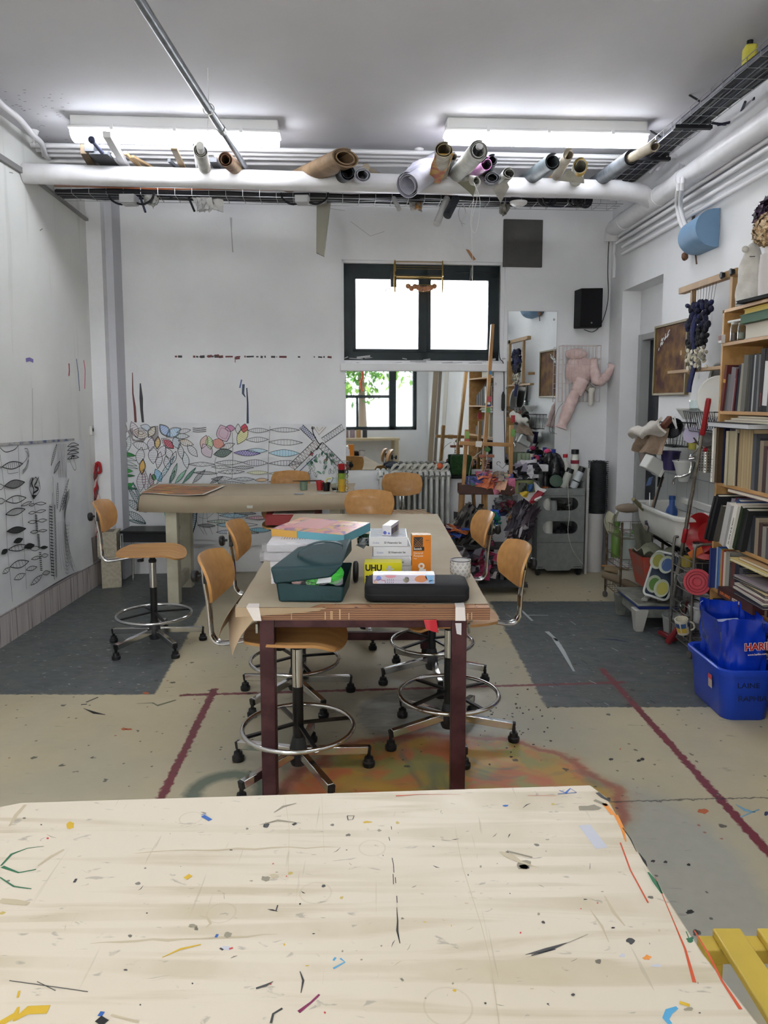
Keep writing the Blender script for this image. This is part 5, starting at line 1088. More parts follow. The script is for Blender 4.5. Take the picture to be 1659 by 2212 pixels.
m=W(); m.bb(SX1-.02,SX1+.005,SY0,SY1,SZt,SZt+.05); m.build('upstand',EN,t,bevel=.006)
m=W(); m.cyl((1.98,4.86,.02),(1.98,4.86,.59),.022); m.build('waste_pipe',flat('#6a6c6e'),t)
for y in(4.7,5.05): m=W(); m.bar((2.07,y,.45),(1.86,y,.58),.02,.02); m.build('bracket',BLACKM,t)
# tap
t=thing('wall_tap','chrome swivel tap above the sink, its spout bent down','tap',RP(1495,985,.02))
a=RP(1493,1000,.14); m=W(); m.tube(bez([a+V((0,0,.03)),a+V((0,-.0,-.03)),RP(1490,1022,.15),RP(1475,1029,.17),RP(1462,1030,.2),RP(1456,1036,.2),RP(1455,1046,.2)],5),.008,10); m.build('spout',CHROME,t)
m=W(); m.lathe([(.0,0),(.018,.0),(.02,.02),(.01,.035)],a+V((0,0,.02)),seg=14); m.cyl(a+V((0,0,.03)),a+V((.14,0,.035)),.011); m.build('valve',CHROME,t)
m=W(); m.cyl(RP(1493,992,.16),RP(1505,990,.16),.016); m.build('handle',CHROME,t)
# things in and above the sink
def bottle(name,label,base,r,h,col,cap='#1a1a1a',neck=.35,ch=.12,lab=None,rot=None,cat='bottle',rough=.35,capr=.5,sh=.62,trans=False):
    t=thing(name,label,cat,base,rot=rot or (0,0,0)); m=MB(); nr=r*neck
    m.lathe([(0,0),(r*.95,0),(r,.005),(r,h*sh),(r*.85,h*(sh+.07)),(nr,h*(sh+.15)),(nr,h*(1-ch))],seg=20); m.build('bottle_body',GLASS if trans else flat(col,.35),t)
    m=MB(); m.lathe([(nr*1.0,h*(1-ch)-.002),(max(nr*1.15,r*capr),h*(1-ch)),(max(nr*1.15,r*capr),h),(0,h)],seg=18); m.build('cap',flat(cap,.4),t)
    if lab: m=MB(); m.lathe([(r*1.012,h*lab[1]),(r*1.012,h*lab[2])],seg=20,cap=False); m.build('label_band',flat(lab[0]),t)
    return t
bottle('bottle','blue plastic bottle standing in the sink',V((1.93,4.92,.604)),.038,.27,'#1d3f7a','#1d3f7a',.5,.1)
for k,(a_,b_,r_,c_,lab) in enumerate(((V((1.82,5.1,.62)),RP(1432,1030,.1),.009,'#6f5741','long wooden brush handle leaning up out of the sink'),(V((1.80,5.0,.61)),RP(1437,1005,.08),.007,'#1e1f22','long dark tool handle leaning out of the sink beside the wooden one'),(V((1.87,5.15,.7)),onz(1368,1078,.84),.014,'#6b6647','olive green brush handle resting over the far rim of the sink'),(V((1.85,5.1,.66)),V((1.85,5.12,.87)),.003,'#d8d8d4','thin white stick standing in the sink'))):
    m=W(); m.tube([a_,a_.lerp(b_,.5),b_],[r_*.8,r_*1.1,r_],8); m.build('brush_handle',flat(c_),label=lab,cat='brush')
for c_,s_,col,lab in(((1.86,5.05,.68),(.06,.07,.05),'#3b3542','crumpled dark mauve rag in the far end of the sink'),((1.93,4.72,.66),(.07,.08,.05),'#2b3b35','dark green rag lump in the near half of the sink'),((1.88,4.84,.655),(.05,.05,.04),'#4b4f49','grey-green rag lump in the middle of the sink')):
    m=W(); m.ell(c_,s_,0,14,9,jit=.12); m.build('rag',flat(col,.9),label=lab,cat='rag')
# towels
def cloth(name,label,fn,col,nu=14,nv=14,th=.006,col2=None,cat='towel'):
    m=W(); m.grid(fn,nu,nv,0,th); return m.build(name,mat('cloth_'+col[1:],col,.95,col2=col2 or col,scale=30,bump=.3,bscale=60),label=label,cat=cat,ang=70)
o=.22
TL,TRp,BLp,BRp=RP(1388,940,o),RP(1436,925,o),RP(1366,972,o),RP(1434,980,o)
cloth('towel','beige towel hanging beside the sink, under the white one',lambda u,v:TL.lerp(TRp,u).lerp(BLp.lerp(BRp,u),v)+RW.n*(.02*math.sin(u*11+v*3)+.012*math.sin(u*23))+V((0,0,-.015*abs(math.sin(u*6))*v)),'#96826f',col2='#8b7764')
TL2,TR2,BL2,BR2=RP(1370,930,o+.03),RP(1432,905,o+.03),RP(1368,945,o+.03),RP(1438,935,o+.03)
cloth('towel','white towel bunched over the beige towel beside the sink',lambda u,v:TL2.lerp(TR2,u).lerp(BL2.lerp(BR2,u),v)+RW.n*(.03*math.sin(v*PI)+.02*math.sin(u*9)*math.sin(v*5))+V((0,0,.012*math.sin(u*13))),'#c2bdb5',th=.014)
m=W(); m.prism([RP(1380,975,.2),RP(1408,975,.2),RP(1405,1000,.2),RP(1385,1003,.2)],(0,.01,0)); m.build('leather_flap',flat('#4a342b'),label='dark brown flap hanging below the beige towel',cat='cloth')
# white tilted container, blue scraper
def tub(name,label,c,ax,r0,r1,h,col,seg=20,flatv=1,cat='tub',lid=None,m_=None):
    t=thing(name,label,cat,c); m=MB(); a=V(ax).normalized()
    m.lathe([(0,0),(r0,0),(r1,h),(r1*1.06,h),(r1*1.06,h-.008),(r1*.95,h-.008),(r0*.94,.004),(0,.004)],seg=seg,axis=a,flat=flatv); m.build('tub_body',m_ or flat(col,.4),t)
    if lid: m=MB(); m.lathe([(r1*1.08,h-.004),(r1*1.08,h+.006),(0,h+.008)],seg=seg,axis=a); m.build('lid',flat(lid,.3),t)
    return t
t=thing('plastic_box','white plastic tub hanging tilted beside the sink below the towels','tub',RP(1412,1010,.2)); cc=RP(1412,1005,.2)
m=W(); m.M=MX.Translation(cc)@MX.Rotation(R(28),4,V((0,1,0)))@MX.Rotation(R(10),4,'Z'); m.bb(-.07,.06,-.05,.05,-.05,.05); m.build('tub_body',flat('#b9bab6'),t,bevel=.008)
m=W(); m.M=MX.Translation(cc)@MX.Rotation(R(28),4,V((0,1,0)))@MX.Rotation(R(10),4,'Z'); m.bb(.045,.066,-.054,.054,-.054,.054); m.build('rim',flat('#c6c7c3'),t,bevel=.004)
m=W(); p=RP(1402,1032,.2); m.prism([p,p+V((.03,0,.01)),p+V((.015,0,-.05)),p+V((-.02,0,-.06))],(0,.004,0)); m.build('blue_tag',flat('#4a5f86'),label='small blue plastic scraper hanging below the white tub',cat='scraper',bevel=.001)
tub('utensil_bin','white cone-shaped utensil holder on the tiles above the tap',RP(1476,1040,.08),(0,0,1),.03,.07,.14,'#b9bbb9',cat='holder')
for k,(dx,dz,c_) in enumerate(((-.1,.13,'#2a2b2e'),(-.07,.1,'#3d3a35'),(-.03,.05,'#8a8d8f'),(.04,.04,'#9a9da0'),(.06,.02,'#c4a13a'))):
    b_=RP(1476,1012,.08); m=W(); m.tube([b_,b_+V((dx*.3,.04-dx,dz*.8))],.007,6); m.build('utensil',flat(c_),label='utensil handle sticking out of the white cone holder, %s'%('long black one','dark brown one','short grey one','pale steel one','yellow one')[k],cat='utensil')
tub('tub','round purple tub with a clear lid lying on its side above the sink',RP(1506,942,.07),-RW.u*-.0+V((-.62,-.6,.1)),.045,.048,.09,'#4a3a72',lid='#a9a3bb')
t=thing('strainer','steel sieve leaning against the tiles above the grater','sieve',RP(1530,955,.1)); m=W(); c_=RP(1528,948,.1); m.lathe([(.052,0),(.05,.012),(.04,.035),(.02,.05),(0,.054)],c_,seg=20,axis=(.4,.7,-.5)); m.build('mesh_bowl',STEEL,t); m=W(); m.tube([c_+V((-.03,0,-.03)),c_+V((-.09,-.02,-.09))],.004,6); m.build('sieve_handle',STEEL,t)
t=thing('box_grater','perforated steel utensil holder hanging on the tiles, black holes','holder',RP(1524,1022,.05)); c_=RP(1524,994,.07)
m=W(); m.tube([c_+V((0,0,-.075)),c_+V((0,0,.075))],.048,20,caps=False); m.build('cylinder_wall',STEEL,t)
m=W()
for i in range(7):
    for j in range(8):
        a=PI+.1+i*.35; p=c_+V((.049*math.cos(a),.049*math.sin(a),-.06+j*.017)); m.lathe([(.0,0),(.004,0)],p,seg=6,axis=(math.cos(a),math.sin(a),0))
m.build('holes',flat('#26282a'),t)
for k in range(2):
    m=W(); m.bar(c_+V((.0,0,.03)),c_+V((-.05-.03*k,0,.12+.02*k)),.012,.006); m.build('peeler',flat('#4a4038'),label='dark wooden utensil leaning out of the steel holder, %s'%('shorter','longer')[k],cat='utensil')
m=W(); m.bb(2.03,2.07,4.42,4.95,1.175,1.195); m.build('rail_shelf',flat('#9c9a86'),label='pale narrow rail on the tiles above the utensil holders',cat='rail')
tub('cup','yellow and white printed cup on the pale rail above the sink',V((2.0,4.78,1.196)),(0,0,1),.032,.034,.1,'#a9a23f',cat='cup'); tub('cup','white cup on the pale rail with a small red spot beside it',V((2.0,4.65,1.196)),(0,0,1),.034,.036,.09,'#c4c6c2',cat='cup')
m=W(); m.ell(V((1.985,4.57,1.205)),.014); m.build('red_ball',flat('#b3202c'),label='small red cap on the pale rail above the sink',cat='cap')
tub('bucket','dark purple bucket hanging behind the white tilted tub',RP(1447,1015,.1),(0,0,1),.05,.065,.13,'#2b2350',cat='bucket')
m=W(); m.bar(RP(1427,1020,.1),RP(1424,1052,.1),.03,.015); m.build('black_brush',BLACKP,label='black brush hanging below the dark purple bucket',cat='brush',bevel=.004)
# dish racks
BW_=mat('black_wire','#15171a',.4)
def wbasket(name,label,x0,x1,y0,y1,z0,z1,m_,nx=5,ny=8,r=.002,cat='basket',rr=.004,parent=None,slant=0):
    t=parent or thing(name,label,cat,((x0+x1)/2,(y0+y1)/2,z0)); m=W(); s_=slant
    for z,i in((z0,s_),(z1,0)): m.tube([(x0+i,y0+i,z),(x1-i,y0+i,z),(x1-i,y1-i,z),(x0+i,y1-i,z)],rr,6,closed=True)
    for k in range(nx+1):
        x=x0+(x1-x0)*k/nx; x2=min(max(x,x0+s_),x1-s_); m.tube([(x,y0,z1),(x2,y0+s_,z0),(x2,y1-s_,z0),(x,y1,z1)],r,4)
    for k in range(ny+1):
        y=y0+(y1-y0)*k/ny; y2=min(max(y,y0+s_),y1-s_); m.tube([(x0,y,z1),(x0+s_,y2,z0),(x1-s_,y2,z0),(x1,y,z1)],r,4)
    m.build('wire_basket' if parent else 'wires',m_,t); return t
wbasket('dish_rack','black wire dish rack above the sink holding plates',1.9,2.07,4.28,4.72,1.32,1.44,BW_,4,14,slant=.03,cat='dish rack')
m=W(); m.lathe([(0,0),(.12,0),(.125,.012),(.118,.014),(.1,.006),(0,.005)],V((1.98,4.42,1.53)),seg=32,axis=(-.75,-.62,.12)); m.build('serving_plate',mat('white_china','#cfcfca',.2),label='large white plate standing in the black dish rack',cat='plate')
t=thing('roasting_tin','black oval roasting dish with a pale rim, standing behind the white plate','dish',V((2.03,4.6,1.42)))
M=MX.Translation(V((2.035,4.55,1.575)))@MX.Rotation(R(-92),4,'Z')@MX.Rotation(R(82),4,'X')
m=W(M); pr=rrect(.24,.31,.08,6); m.prism([V((x,y,0)) for x,y in pr],(0,0,.012)); m.build('dish_base',flat('#1c1b1a',.3),t,bevel=.002)
m=W(M); m.tube([V((x,y,.014)) for x,y in pr],.008,8,closed=True); m.build('rim',flat('#a7a8a4',.3),t)
tub('glass_cup','small patterned glass on the left end of the black dish rack',V((2.0,4.80,1.44)),(0,0,1),.026,.03,.07,'#9aa0a0',cat='glass',m_=GLASS)
wbasket('wire_basket','dark wire basket with bowls and a clothes peg, left of the dish rack',1.9,2.06,4.9,5.25,1.2,1.36,BW_,4,8,slant=.02)
tub('bowl','black round bowl leaning in the dark wire basket',V((1.95,4.98,1.30)),(-.5,-.6,.4),.03,.07,.06,'#17181a',cat='bowl')
tub('bowl','white bowl upside down at the right of the dark wire basket',V((2.0,4.9,1.39)),(.0,0,-1),.03,.07,-.06,'#c9cac7',cat='bowl')
m=W(); m.bar(RP(1452,905,.17),RP(1462,925,.17),.006,.012); m.bar(RP(1457,900,.17),RP(1461,926,.17),.006,.012); m.build('clothes_peg',flat('#d2d3d0'),label='white clothes peg clipped to the wire basket',cat='peg')
m=W(); m.bar(RP(1432,922,.24),RP(1448,903,.18),.03,.035); m.build('brown_grip',flat('#6b3f30'),label='reddish brown handle end beside the clothes peg',cat='handle')
# red basin, orange sponge, mop
t=thing('washing_bowl','round red plastic bowl hanging on edge at the near end of the sink','bowl',RP(1535,1165,.15)); c_=V((1.945,4.40,.71))
m=W(); m.lathe([(0,0),(.07,0),(.115,.055),(.125,.06),(.122,.064),(.108,.056),(.066,.005),(0,.005)],c_,seg=32,axis=(-.86,-.35,.1)); m.build('bowl_body',mat('red_plastic','#93171a',.35),t)
card('orange_card',[V((1.815,4.36,.6)),V((1.87,4.30,.66)),V((1.90,4.30,.56)),V((1.87,4.33,.52))],(0,.008,0),'#b8622d','orange cloth square poking out beside the bookcase','cloth',bevel=.002)
t=thing('mop','long mop with a steel pole and a red handle, leaning in front of the sink','mop',(1.8,4.6,0))
mb0=V((1.79,4.55,.05)); mt=aty(1531,860,4.22); mdir=(mt-mb0)
def mp(py): # point on the pole at an image row
    lo,hi=0,1
    for _ in range(30):
        mid=(lo+hi)/2; p=mb0+mdir*mid; d=p.y*_c-(p.z-H)*_s; v=p.y*_s+(p.z-H)*_c; yy=PYC-F*v/d
        if yy>py: lo=mid
        else: hi=mid
    return mb0+mdir*lo
RD=mat('red_grip','#8f1a20',.35)
m=W(); m.tube([mp(938),mp(1050)],.0095,12); m.tube([mp(1050),mp(1340)],.0115,12); m.build('pole',STEEL,t)
m=W(); m.tube([mp(940),mp(936),mp(900),mp(868),mp(861),mp(858)],[.012,.0165,.015,.0165,.014,.006],14); m.build('handle',RD,t)
m=W(); m.tube([mp(1172),mp(1170),mp(1143),mp(1141)],[.012,.0155,.014,.011],14); m.build('grip',RD,t)
m=W(); m.box(mb0+V((0,0,-.02)),(.035,.16,.025),rot=R(15)); m.build('mop_head',mat('dark_red_plastic','#6c1a1f',.4),t,bevel=.006)
# ---- far rusty trolley (A) and near trolley (B)
RUST=mat('rusty_tube','#4c3d30',.55,.5,col2='#6c5c4c',scale=30)
RW2=mat('rusty_wire','#6b5d4c',.5,.5)
def trolley(label,x0,x1,y0,y1,top,tiers,wm,pm,caster=True,arch=False,nx=5,ny=6,depth=.07):
    t=thing('wire_trolley',label,'trolley',((x0+x1)/2,(y0+y1)/2,0))
    if arch:
        for y in(y0,y1):
            m=W(); m.tube(bez([(x0,y,.06),(x0,y,.3),(x0,y,top-.05),(x0+.02,y,top-.01),(x0+.06,y,top),(x1-.06,y,top),(x1-.02,y,top-.01),(x1,y,top-.05),(x1,y,.3),(x1,y,.06)],4),.009,10); m.build('end_frame',pm,t)
    else:
        for x in(x0,x1):
            for y in(y0,y1): m=W(); m.cyl((x,y,.06),(x,y,top),.009); m.build('post',pm,t)
    for z in tiers: wbasket('','',x0,x1,y0,y1,z,z+depth,wm,nx,ny,r=.0018,rr=.0032,parent=t)
    for x in(x0,x1):
        for y in(y0,y1): m=W(); m.lathe([(0,-.009),(.022,-.009),(.024,0),(.022,.009),(0,.009)],(x,y,.026),seg=16,axis=(1,.3,0)); m.cyl((x,y,.03),(x,y,.07),.008); m.build('caster',flat('#55534f'),t)
    return t
trolley('rusty wire trolley left of the sink, with rags and spray bottles',1.705,2.0,5.24,5.59,.64,(.10,.30,.52),RW2,RUST)
trolley('grey wire trolley next to the bookcase, crowded with bowls, lids and mugs',1.795,2.04,4.215,4.52,.68,(.06,.22,.38,.50),mat('grey_wire','#8a8883',.35,.7),mat('grey_tube','#6a6762',.4,.6),arch=True,ny=6)
m=W(); m.ell((1.85,5.55,.70),(.1,.05,.035),0,16,9,jit=.06); m.build('sponge_roll',flat('#7d7161',.9),label='rolled grey-brown fabric lying on top of the rusty trolley',cat='roll')
cloth('rag','cream rag draped over the left corner of the rusty trolley',lambda u,v:V((1.69+.1*u-.02*math.sin(v*4),5.56+.02*math.sin(u*9),.665-.17*v+.01*math.sin(u*8))),'#a9a793',8,10,.004,cat='rag')
cloth('towel','large grey-green towel hanging over the rusty trolley in front',lambda u,v:V((1.76+.12*u+.05*v,5.22-.01*math.sin(u*8)-.02,.64-.26*v*(.8+.3*u))),'#5b5d50',12,10,.006)
t=bottle('spray_bottle','green spray bottle lying in the middle basket of the rusty trolley',V((1.76,5.52,.33)),.042,.27,'#587836','#4b6e2e',.4,.12,trans=False)
tub('tub','crumpled grey-white plastic tub in the rusty trolley beside the green bottle',V((1.80,5.35,.33)),(0,0,1),.055,.06,.2,'#8b938f')
m=W(); m.box((1.83,5.45,.18),(.16,.16,.14)); m.build('white_box',flat('#b9b6a8'),label='cream box on the lower level of the rusty trolley',cat='box',bevel=.006)
bottle('bottle','white bottle lying behind the cream rag in the rusty trolley',V((1.88,5.5,.33)),.04,.2,'#aeb1a6','#4c8a3c')
for k,(a_,b_,r_,c_,lab) in enumerate((((1.68,5.52,.24),(1.84,5.40,.22),.03,'#7a6a50','stubby wooden log in the rusty trolley, paler upper one'),((1.66,5.5,.20),(1.86,5.3,.135),.032,'#6d5f4b','brown wooden log in the rusty trolley, lower one'),((1.67,5.58,.25),(1.8,5.45,.245),.008,'#a0703c','thin orange-brown stick on the logs'))):
    m=W(); m.tube([V(a_),V(a_).lerp(V(b_),.5)+V((0,0,.01)),V(b_)],[r_*.8,r_,r_*.9],10); m.build('wood_log',flat(c_,.8),label=lab,cat='log' if r_>.02 else 'stick')
# red bucket, palette tray with plates
t=thing('paint_bucket','square orange-red paint-splashed bucket between the trolleys','bucket',(1.80,5.0,.2)); m=W()
def fr4(x0,x1,y0,y1,z): return [V((x0,y0,z)),V((x1,y0,z)),V((x1,y1,z)),V((x0,y1,z))]
b0,b1=fr4(1.765,1.93,4.88,5.1,.24),fr4(1.72,1.95,4.85,5.14,.47)
m.add(b0+b1,[(0,3,2,1)]+[(i,(i+1)%4,(i+1)%4+4,i+4) for i in range(4)]); m.build('bucket_wall',mat('splashed_red_plastic','#9c3a2a',.5,col2='#7a5247',scale=12),t,bevel=.01)
t=thing('paint_tray','large white-rimmed tray tilted in front of the red bucket','tray',(1.80,4.78,.33))
M=MX.Translation(V((1.82,4.75,.37)))@MX.Rotation(R(-62),4,'Z')@MX.Rotation(R(68),4,'X')
m=W(M); m.prism([V((x,y,0)) for x,y in rrect(.2,.30,.03)],(0,0,.006)); m.build('tray_base',flat('#1d2a3f'),t)
m=W(M); m.tube([V((x,y,.008)) for x,y in rrect(.2,.30,.03)],.008,8,closed=True); m.build('tray_rim',flat('#b9bcba'),t)
for k,(dx,dy,c_,cn) in enumerate(((-.02,-.07,'#45692c','green'),(.055,-.085,'#8f8a3f','yellow-green'),(-.035,.085,'#74742f','olive'),(.05,.07,'#28406b','blue'))):
    p=M@V((dx,dy,.02+.008*k)); ax=(M.to_3x3()@V((0,0,1))); t=thing('paint_plate','plate smeared with %s paint in the tilted tray'%cn,'plate',p)
    m=W(); m.lathe([(0,0),(.045,0),(.06,.01),(.058,.012),(.044,.003),(0,.003)],p,seg=22,axis=ax); m.build('plate_body',flat('#8f9585'),t); m=W(); m.lathe([(0,.0035),(.043,.0035)],p,seg=22,axis=ax,cap=False); m.build('paint_smear',flat(c_,.3),t)
cloth('rag','grey-green crumpled rag over the top of the red bucket',lambda u,v:V((1.74+.2*u,4.88+.24*v,.48+.03*math.sin(u*7+v*4)+.02*math.sin(v*9))),'#6c6e5d',8,8,.008,cat='rag')
# step stool on the floor
t=thing('step_stool','low grey plastic step stool with a blue band, on the dark floor by the trolley','step stool',(1.82,4.98,0))
GP=mat('grey_translucent_plastic','#5f625c',.4,col2='#7b7d75',scale=12)
m=W(); m.bb(1.66,1.95,4.72,5.15,.15,.175); m.build('top_board',mat('blue_band_plastic','#1f357f',.4),t,bevel=.01)
m=W(); m.bb(1.65,1.96,4.70,5.17,.175,.188); m.build('top_tray',GP,t,bevel=.006)
for x,y,c_ in((1.68,4.75,'#a9a8a3'),(1.93,4.75,None),(1.68,5.12,None),(1.93,5.12,None)):
    m=W(); m.add([V((x+a*.045,y+b*.045,.15)) for a,b in((-1,-1),(1,-1),(1,1),(-1,1))]+[V((x+a*.025-.005,y+b*.025,0)) for a,b in((-1,-1),(1,-1),(1,1),(-1,1))],[(0,1,2,3),(7,6,5,4)]+[(i,i+4,(i+1)%4+4,(i+1)%4) for i in range(4)]); m.build('leg',flat(c_) if c_ else GP,t,bevel=.004)
m=W(); m.bb(1.67,1.69,4.78,5.1,.09,.15); m.bb(1.7,1.92,4.735,4.75,.09,.15); m.build('skirt',GP,t,bevel=.003)
tub('bucket','small clear plastic tub on the floor behind the grey trolley',V((1.86,4.62,0)),(0,0,1),.06,.075,.14,'#8e928e',cat='tub')
for k in range(6):
    m=W(); m.ell((1.72+.035*k,4.78+.05*(k%3),.2),(.022,.022,.015),jit=.08); m.build('pebble',flat('#8d8c86'),label='pale grey stone on the step stool, %s from the left'%ordn(k),cat='stone')
# contents of trolley B
t=tub('lid','red round perforated lid standing in the grey trolley',V((1.80,4.17,.47)),(-.55,-.75,.25),.02,.072,.006,'#a31b2e',cat='lid')
for rr_ in(.025,.045,.06):
    ax_=V((-.55,-.75,.25)).normalized(); x_,y_=basis(ax_); m=W(); cc_=V((1.80,4.17,.47))+ax_*.009; m.tube([cc_+(x_*math.cos(a)+y_*math.sin(a))*rr_ for a in [2*PI*i/30 for i in range(30)]],.0025,5,closed=True); m.build('moulded_ring',flat('#8c1526'),t)
tub('pan','black pan in the upper basket of the grey trolley beside the red lid',V((1.93,4.3,.5)),(0,0,1),.075,.085,.08,'#121315',cat='pan')
tub('bowl','red bowl upside down on the black pan in the grey trolley',V((1.93,4.3,.585)),(0,0,1),.08,.05,.03,'#93171a',cat='bowl')
tub('bowl','clear green-tinted glass bowl on the second level of the grey trolley',V((1.84,4.32,.24)),(-.2,-.5,.8),.04,.07,.06,'#5b6f64',cat='bowl',m_=GLASS)
tub('plant_pot','white plastic pot stacked in another in the grey trolley, second level',V((1.84,4.24,.225)),(0,0,1),.038,.052,.09,'#a9aaa9',cat='pot'); tub('plant_pot','white plastic pot holding the other one, a little wider',V((1.845,4.245,.215)),(0,0,1),.042,.056,.085,'#9c9d9c',cat='pot')
tub('bowl','red bowl lying on the third level of the grey trolley',V((1.95,4.3,.385)),(0,-.4,.8),.05,.08,.05,'#8f1b22',cat='bowl')
tub('jar','blue-green glass jar at the right of the white pots',V((1.95,4.25,.225)),(0,0,1),.04,.045,.12,'#3f5a5a',cat='jar')
tub('tub','yellow-labelled tub in the top basket of the grey trolley',V((1.83,4.4,.51)),(0,0,1),.03,.032,.06,'#8f7f33'); tub('tub','black film tub in the top basket behind the yellow-labelled one',V((1.88,4.46,.51)),(0,0,1),.03,.032,.1,'#1b1c1e')
tub('tub','grey cup on the third level of the grey trolley at the left',V((1.84,4.42,.39)),(-.3,-.4,.6),.03,.038,.07,'#8b8d8b'); tub('bottle','white squat bottle behind the pole in the grey trolley',V((1.9,4.42,.51)),(0,0,1),.028,.028,.14,'#9da09d',lid='#1b1c1e',cat='bottle')
# patterned mug
mc=aty(1474,1352,4.17); t=thing('mug','cream mug with blue and yellow squares, lying tilted in the bottom of the grey trolley','mug',mc)
ax=V((-.25,-.15,.95)).normalized(); m=W(); m.lathe([(0,-.045),(.032,-.045),(.038,.045),(.034,.045),(.03,-.04),(0,-.04)],mc,seg=24,axis=ax); m.build('mug_body',flat('#c6c1ae',.3),t)
for k,(a0,a1,z0,z1,c_) in enumerate(((0,.9,.0,.03,'#35507f'),(.9,1.6,-.03,.0,'#c2a23f'),(3.0,3.9,.0,.03,'#35507f'),(4.2,5.0,.0,.03,'#35507f'),(4.2,5.0,-.03,0,'#c2a23f'),(5.2,6.0,-.03,0,'#c2a23f'),(3.3,4.0,-.035,-.005,'#c2a23f'),(5.2,6.0,.0,.03,'#35507f'))):
    x_,y_=basis(ax); m=W(); n=6; vs=[]
    for z_ in(z0,z1):
        for i in range(n+1): a=a0+(a1-a0)*i/n; r_=.0352+.0006+(z_)*.066; vs.append(mc+ax*z_+x_*(r_*math.cos(a))+y_*(r_*math.sin(a)))
    m.add(vs,[(i,i+1,i+n+2,i+n+1) for i in range(n)]); m.build('printed_square',flat(c_),t)
m=W(); m.tube(arc(mc+V((.045,-.0,.0)),.024,-1.6,1.6,10,x=V((1,0,0)),y=V((-.2,0,1))),.005,8); m.build('handle',flat('#c6c1ae',.3),t)
m=W(); m.tube([V((1.76,4.46,.02)),V((1.80,4.4,.14)),V((1.83,4.36,.3))],[.022,.014,.01],8); m.build('dustpan_brush',mat('dark_red_plastic','#6c1a1f',.4),label='dark red brush leaning inside the bottom of the grey trolley',cat='brush')
# ---- blue bin and shopping bag
t=thing('storage_bin','bright blue plastic storage bin on the floor at the right edge','bin',(1.72,3.53,0))
BB=mat('bright_blue_plastic','#1540b8',.35,col2='#123aa8',scale=3)
def rloop(x0,x1,y0,y1,r,z,n=5):
    pr=rrect(x1-x0,y1-y0,r,n); return [V((a+(x0+x1)/2,b+(y0+y1)/2,z)) for a,b in pr]
bx0,bx1,by0,by1=1.575,1.852,3.335,3.76
O=[rloop(bx0+.035,bx1-.03,by0+.035,by1-.03,.05,.0),rloop(bx0+.03,bx1-.025,by0+.03,by1-.025,.055,.006),rloop(bx0+.012,bx1-.01,by0+.012,by1-.01,.055,.225),rloop(bx0-.004,bx1+.004,by0-.004,by1+.004,.06,.226),rloop(bx0-.006,bx1+.006,by0-.006,by1+.006,.06,.25),rloop(bx0+.0,bx1,by0,by1,.055,.256),rloop(bx0+.016,bx1-.014,by0+.016,by1-.014,.05,.25),rloop(bx0+.036,bx1-.03,by0+.036,by1-.03,.05,.012)]
m=W(); n=len(O[0]); vs=[p for r_ in O for p in r_]; fs=[tuple(range(n))[::-1],tuple((len(O)-1)*n+k for k in range(n))]+[(i*n+k,i*n+(k+1)%n,(i+1)*n+(k+1)%n,(i+1)*n+k) for i in range(len(O)-1) for k in range(n)]
m.add(vs,fs); m.build('bin_body',BB,t,ang=35)
m=W(); mx=MX.Translation(V((1.655,by0+.0135,.165)))@MX.Rotation(R(86),4,'X'); m.text('LAINE',.036,mx,0,sx=1.1); m.text('RAPHIA',.036,mx@MX.Translation(V((.004,-.062,0))),0,sx=1.1); m.build('handwriting',flat('#0b1a3d'),t)
m=W(); x_=bx0+.0095; m.prism([V((x_,3.50,.185)),V((x_,3.46,.185)),V((x_+.003,3.46,.12)),V((x_+.003,3.50,.12))],(-.001,0,0)); m.prism([V((x_-.001,3.50,.185)),V((x_-.001,3.46,.185)),V((x_,3.46,.162)),V((x_,3.50,.162))],(-.001,0,0),1); m.build('sticker',[flat('#b9a79b'),flat('#b8404a')],t)
t=thing('carrier_bag','glossy blue plastic carrier bag with red lettering, standing in the blue bin','bag',(1.72,3.55,.02))
BG=mat('glossy_blue_film','#0d35b4',.16,col2='#0a2c9c',scale=5,bump=.5,bscale=9,coat=.6)
def bagp(a,h):
    # closed loop a in 0..1
    cx,cy=1.73,3.55; hx=.10+.012*h; hy=.17-.01*h; t_=2*PI*a; sx_=math.copysign(abs(math.cos(t_))**.45,math.cos(t_)); sy=math.copysign(abs(math.sin(t_))**.45,math.sin(t_))
    cr=.006*math.sin(9*t_+h*7)+.005*math.sin(17*t_-h*13); top=.47+.015*math.sin(3*t_+.8)+.03*max(0,math.sin(t_))
    return V((cx+hx*sx_*(1+cr*8)-.02*h,cy+hy*sy*(1+cr*6),.03+(top-.03)*h))
m=W(); m.grid(lambda u,v:bagp(u,v),56,16,0,.0015); m.build('bag_film',BG,t,ang=60)
m=W(); m.poly([V((1.64,3.42,.385)),V((1.80,3.42,.40)),V((1.79,3.66,.41)),V((1.63,3.66,.40))]); m.build('white_lining',flat('#b8bfd6'),t)
m=W(); M=MX.Translation(V((1.682,3.353,.345)))@MX.Rotation(R(90),4,'X')@MX.Rotation(R(4),4,'Z')
m.text('HARIBO',.046,M,0,ext=.0006,bold=.075); M2=M@MX.Translation(V((0,0,.0012))); m.text('HARIBO',.046,M2,1,ext=.0006,bold=.025); m.text('www.haribo.com',.013,M@MX.Translation(V((.014,-.026,0))),0,ext=.0006); m.build('lettering',[flat('#e0d3d2'),flat('#a8161e')],t)
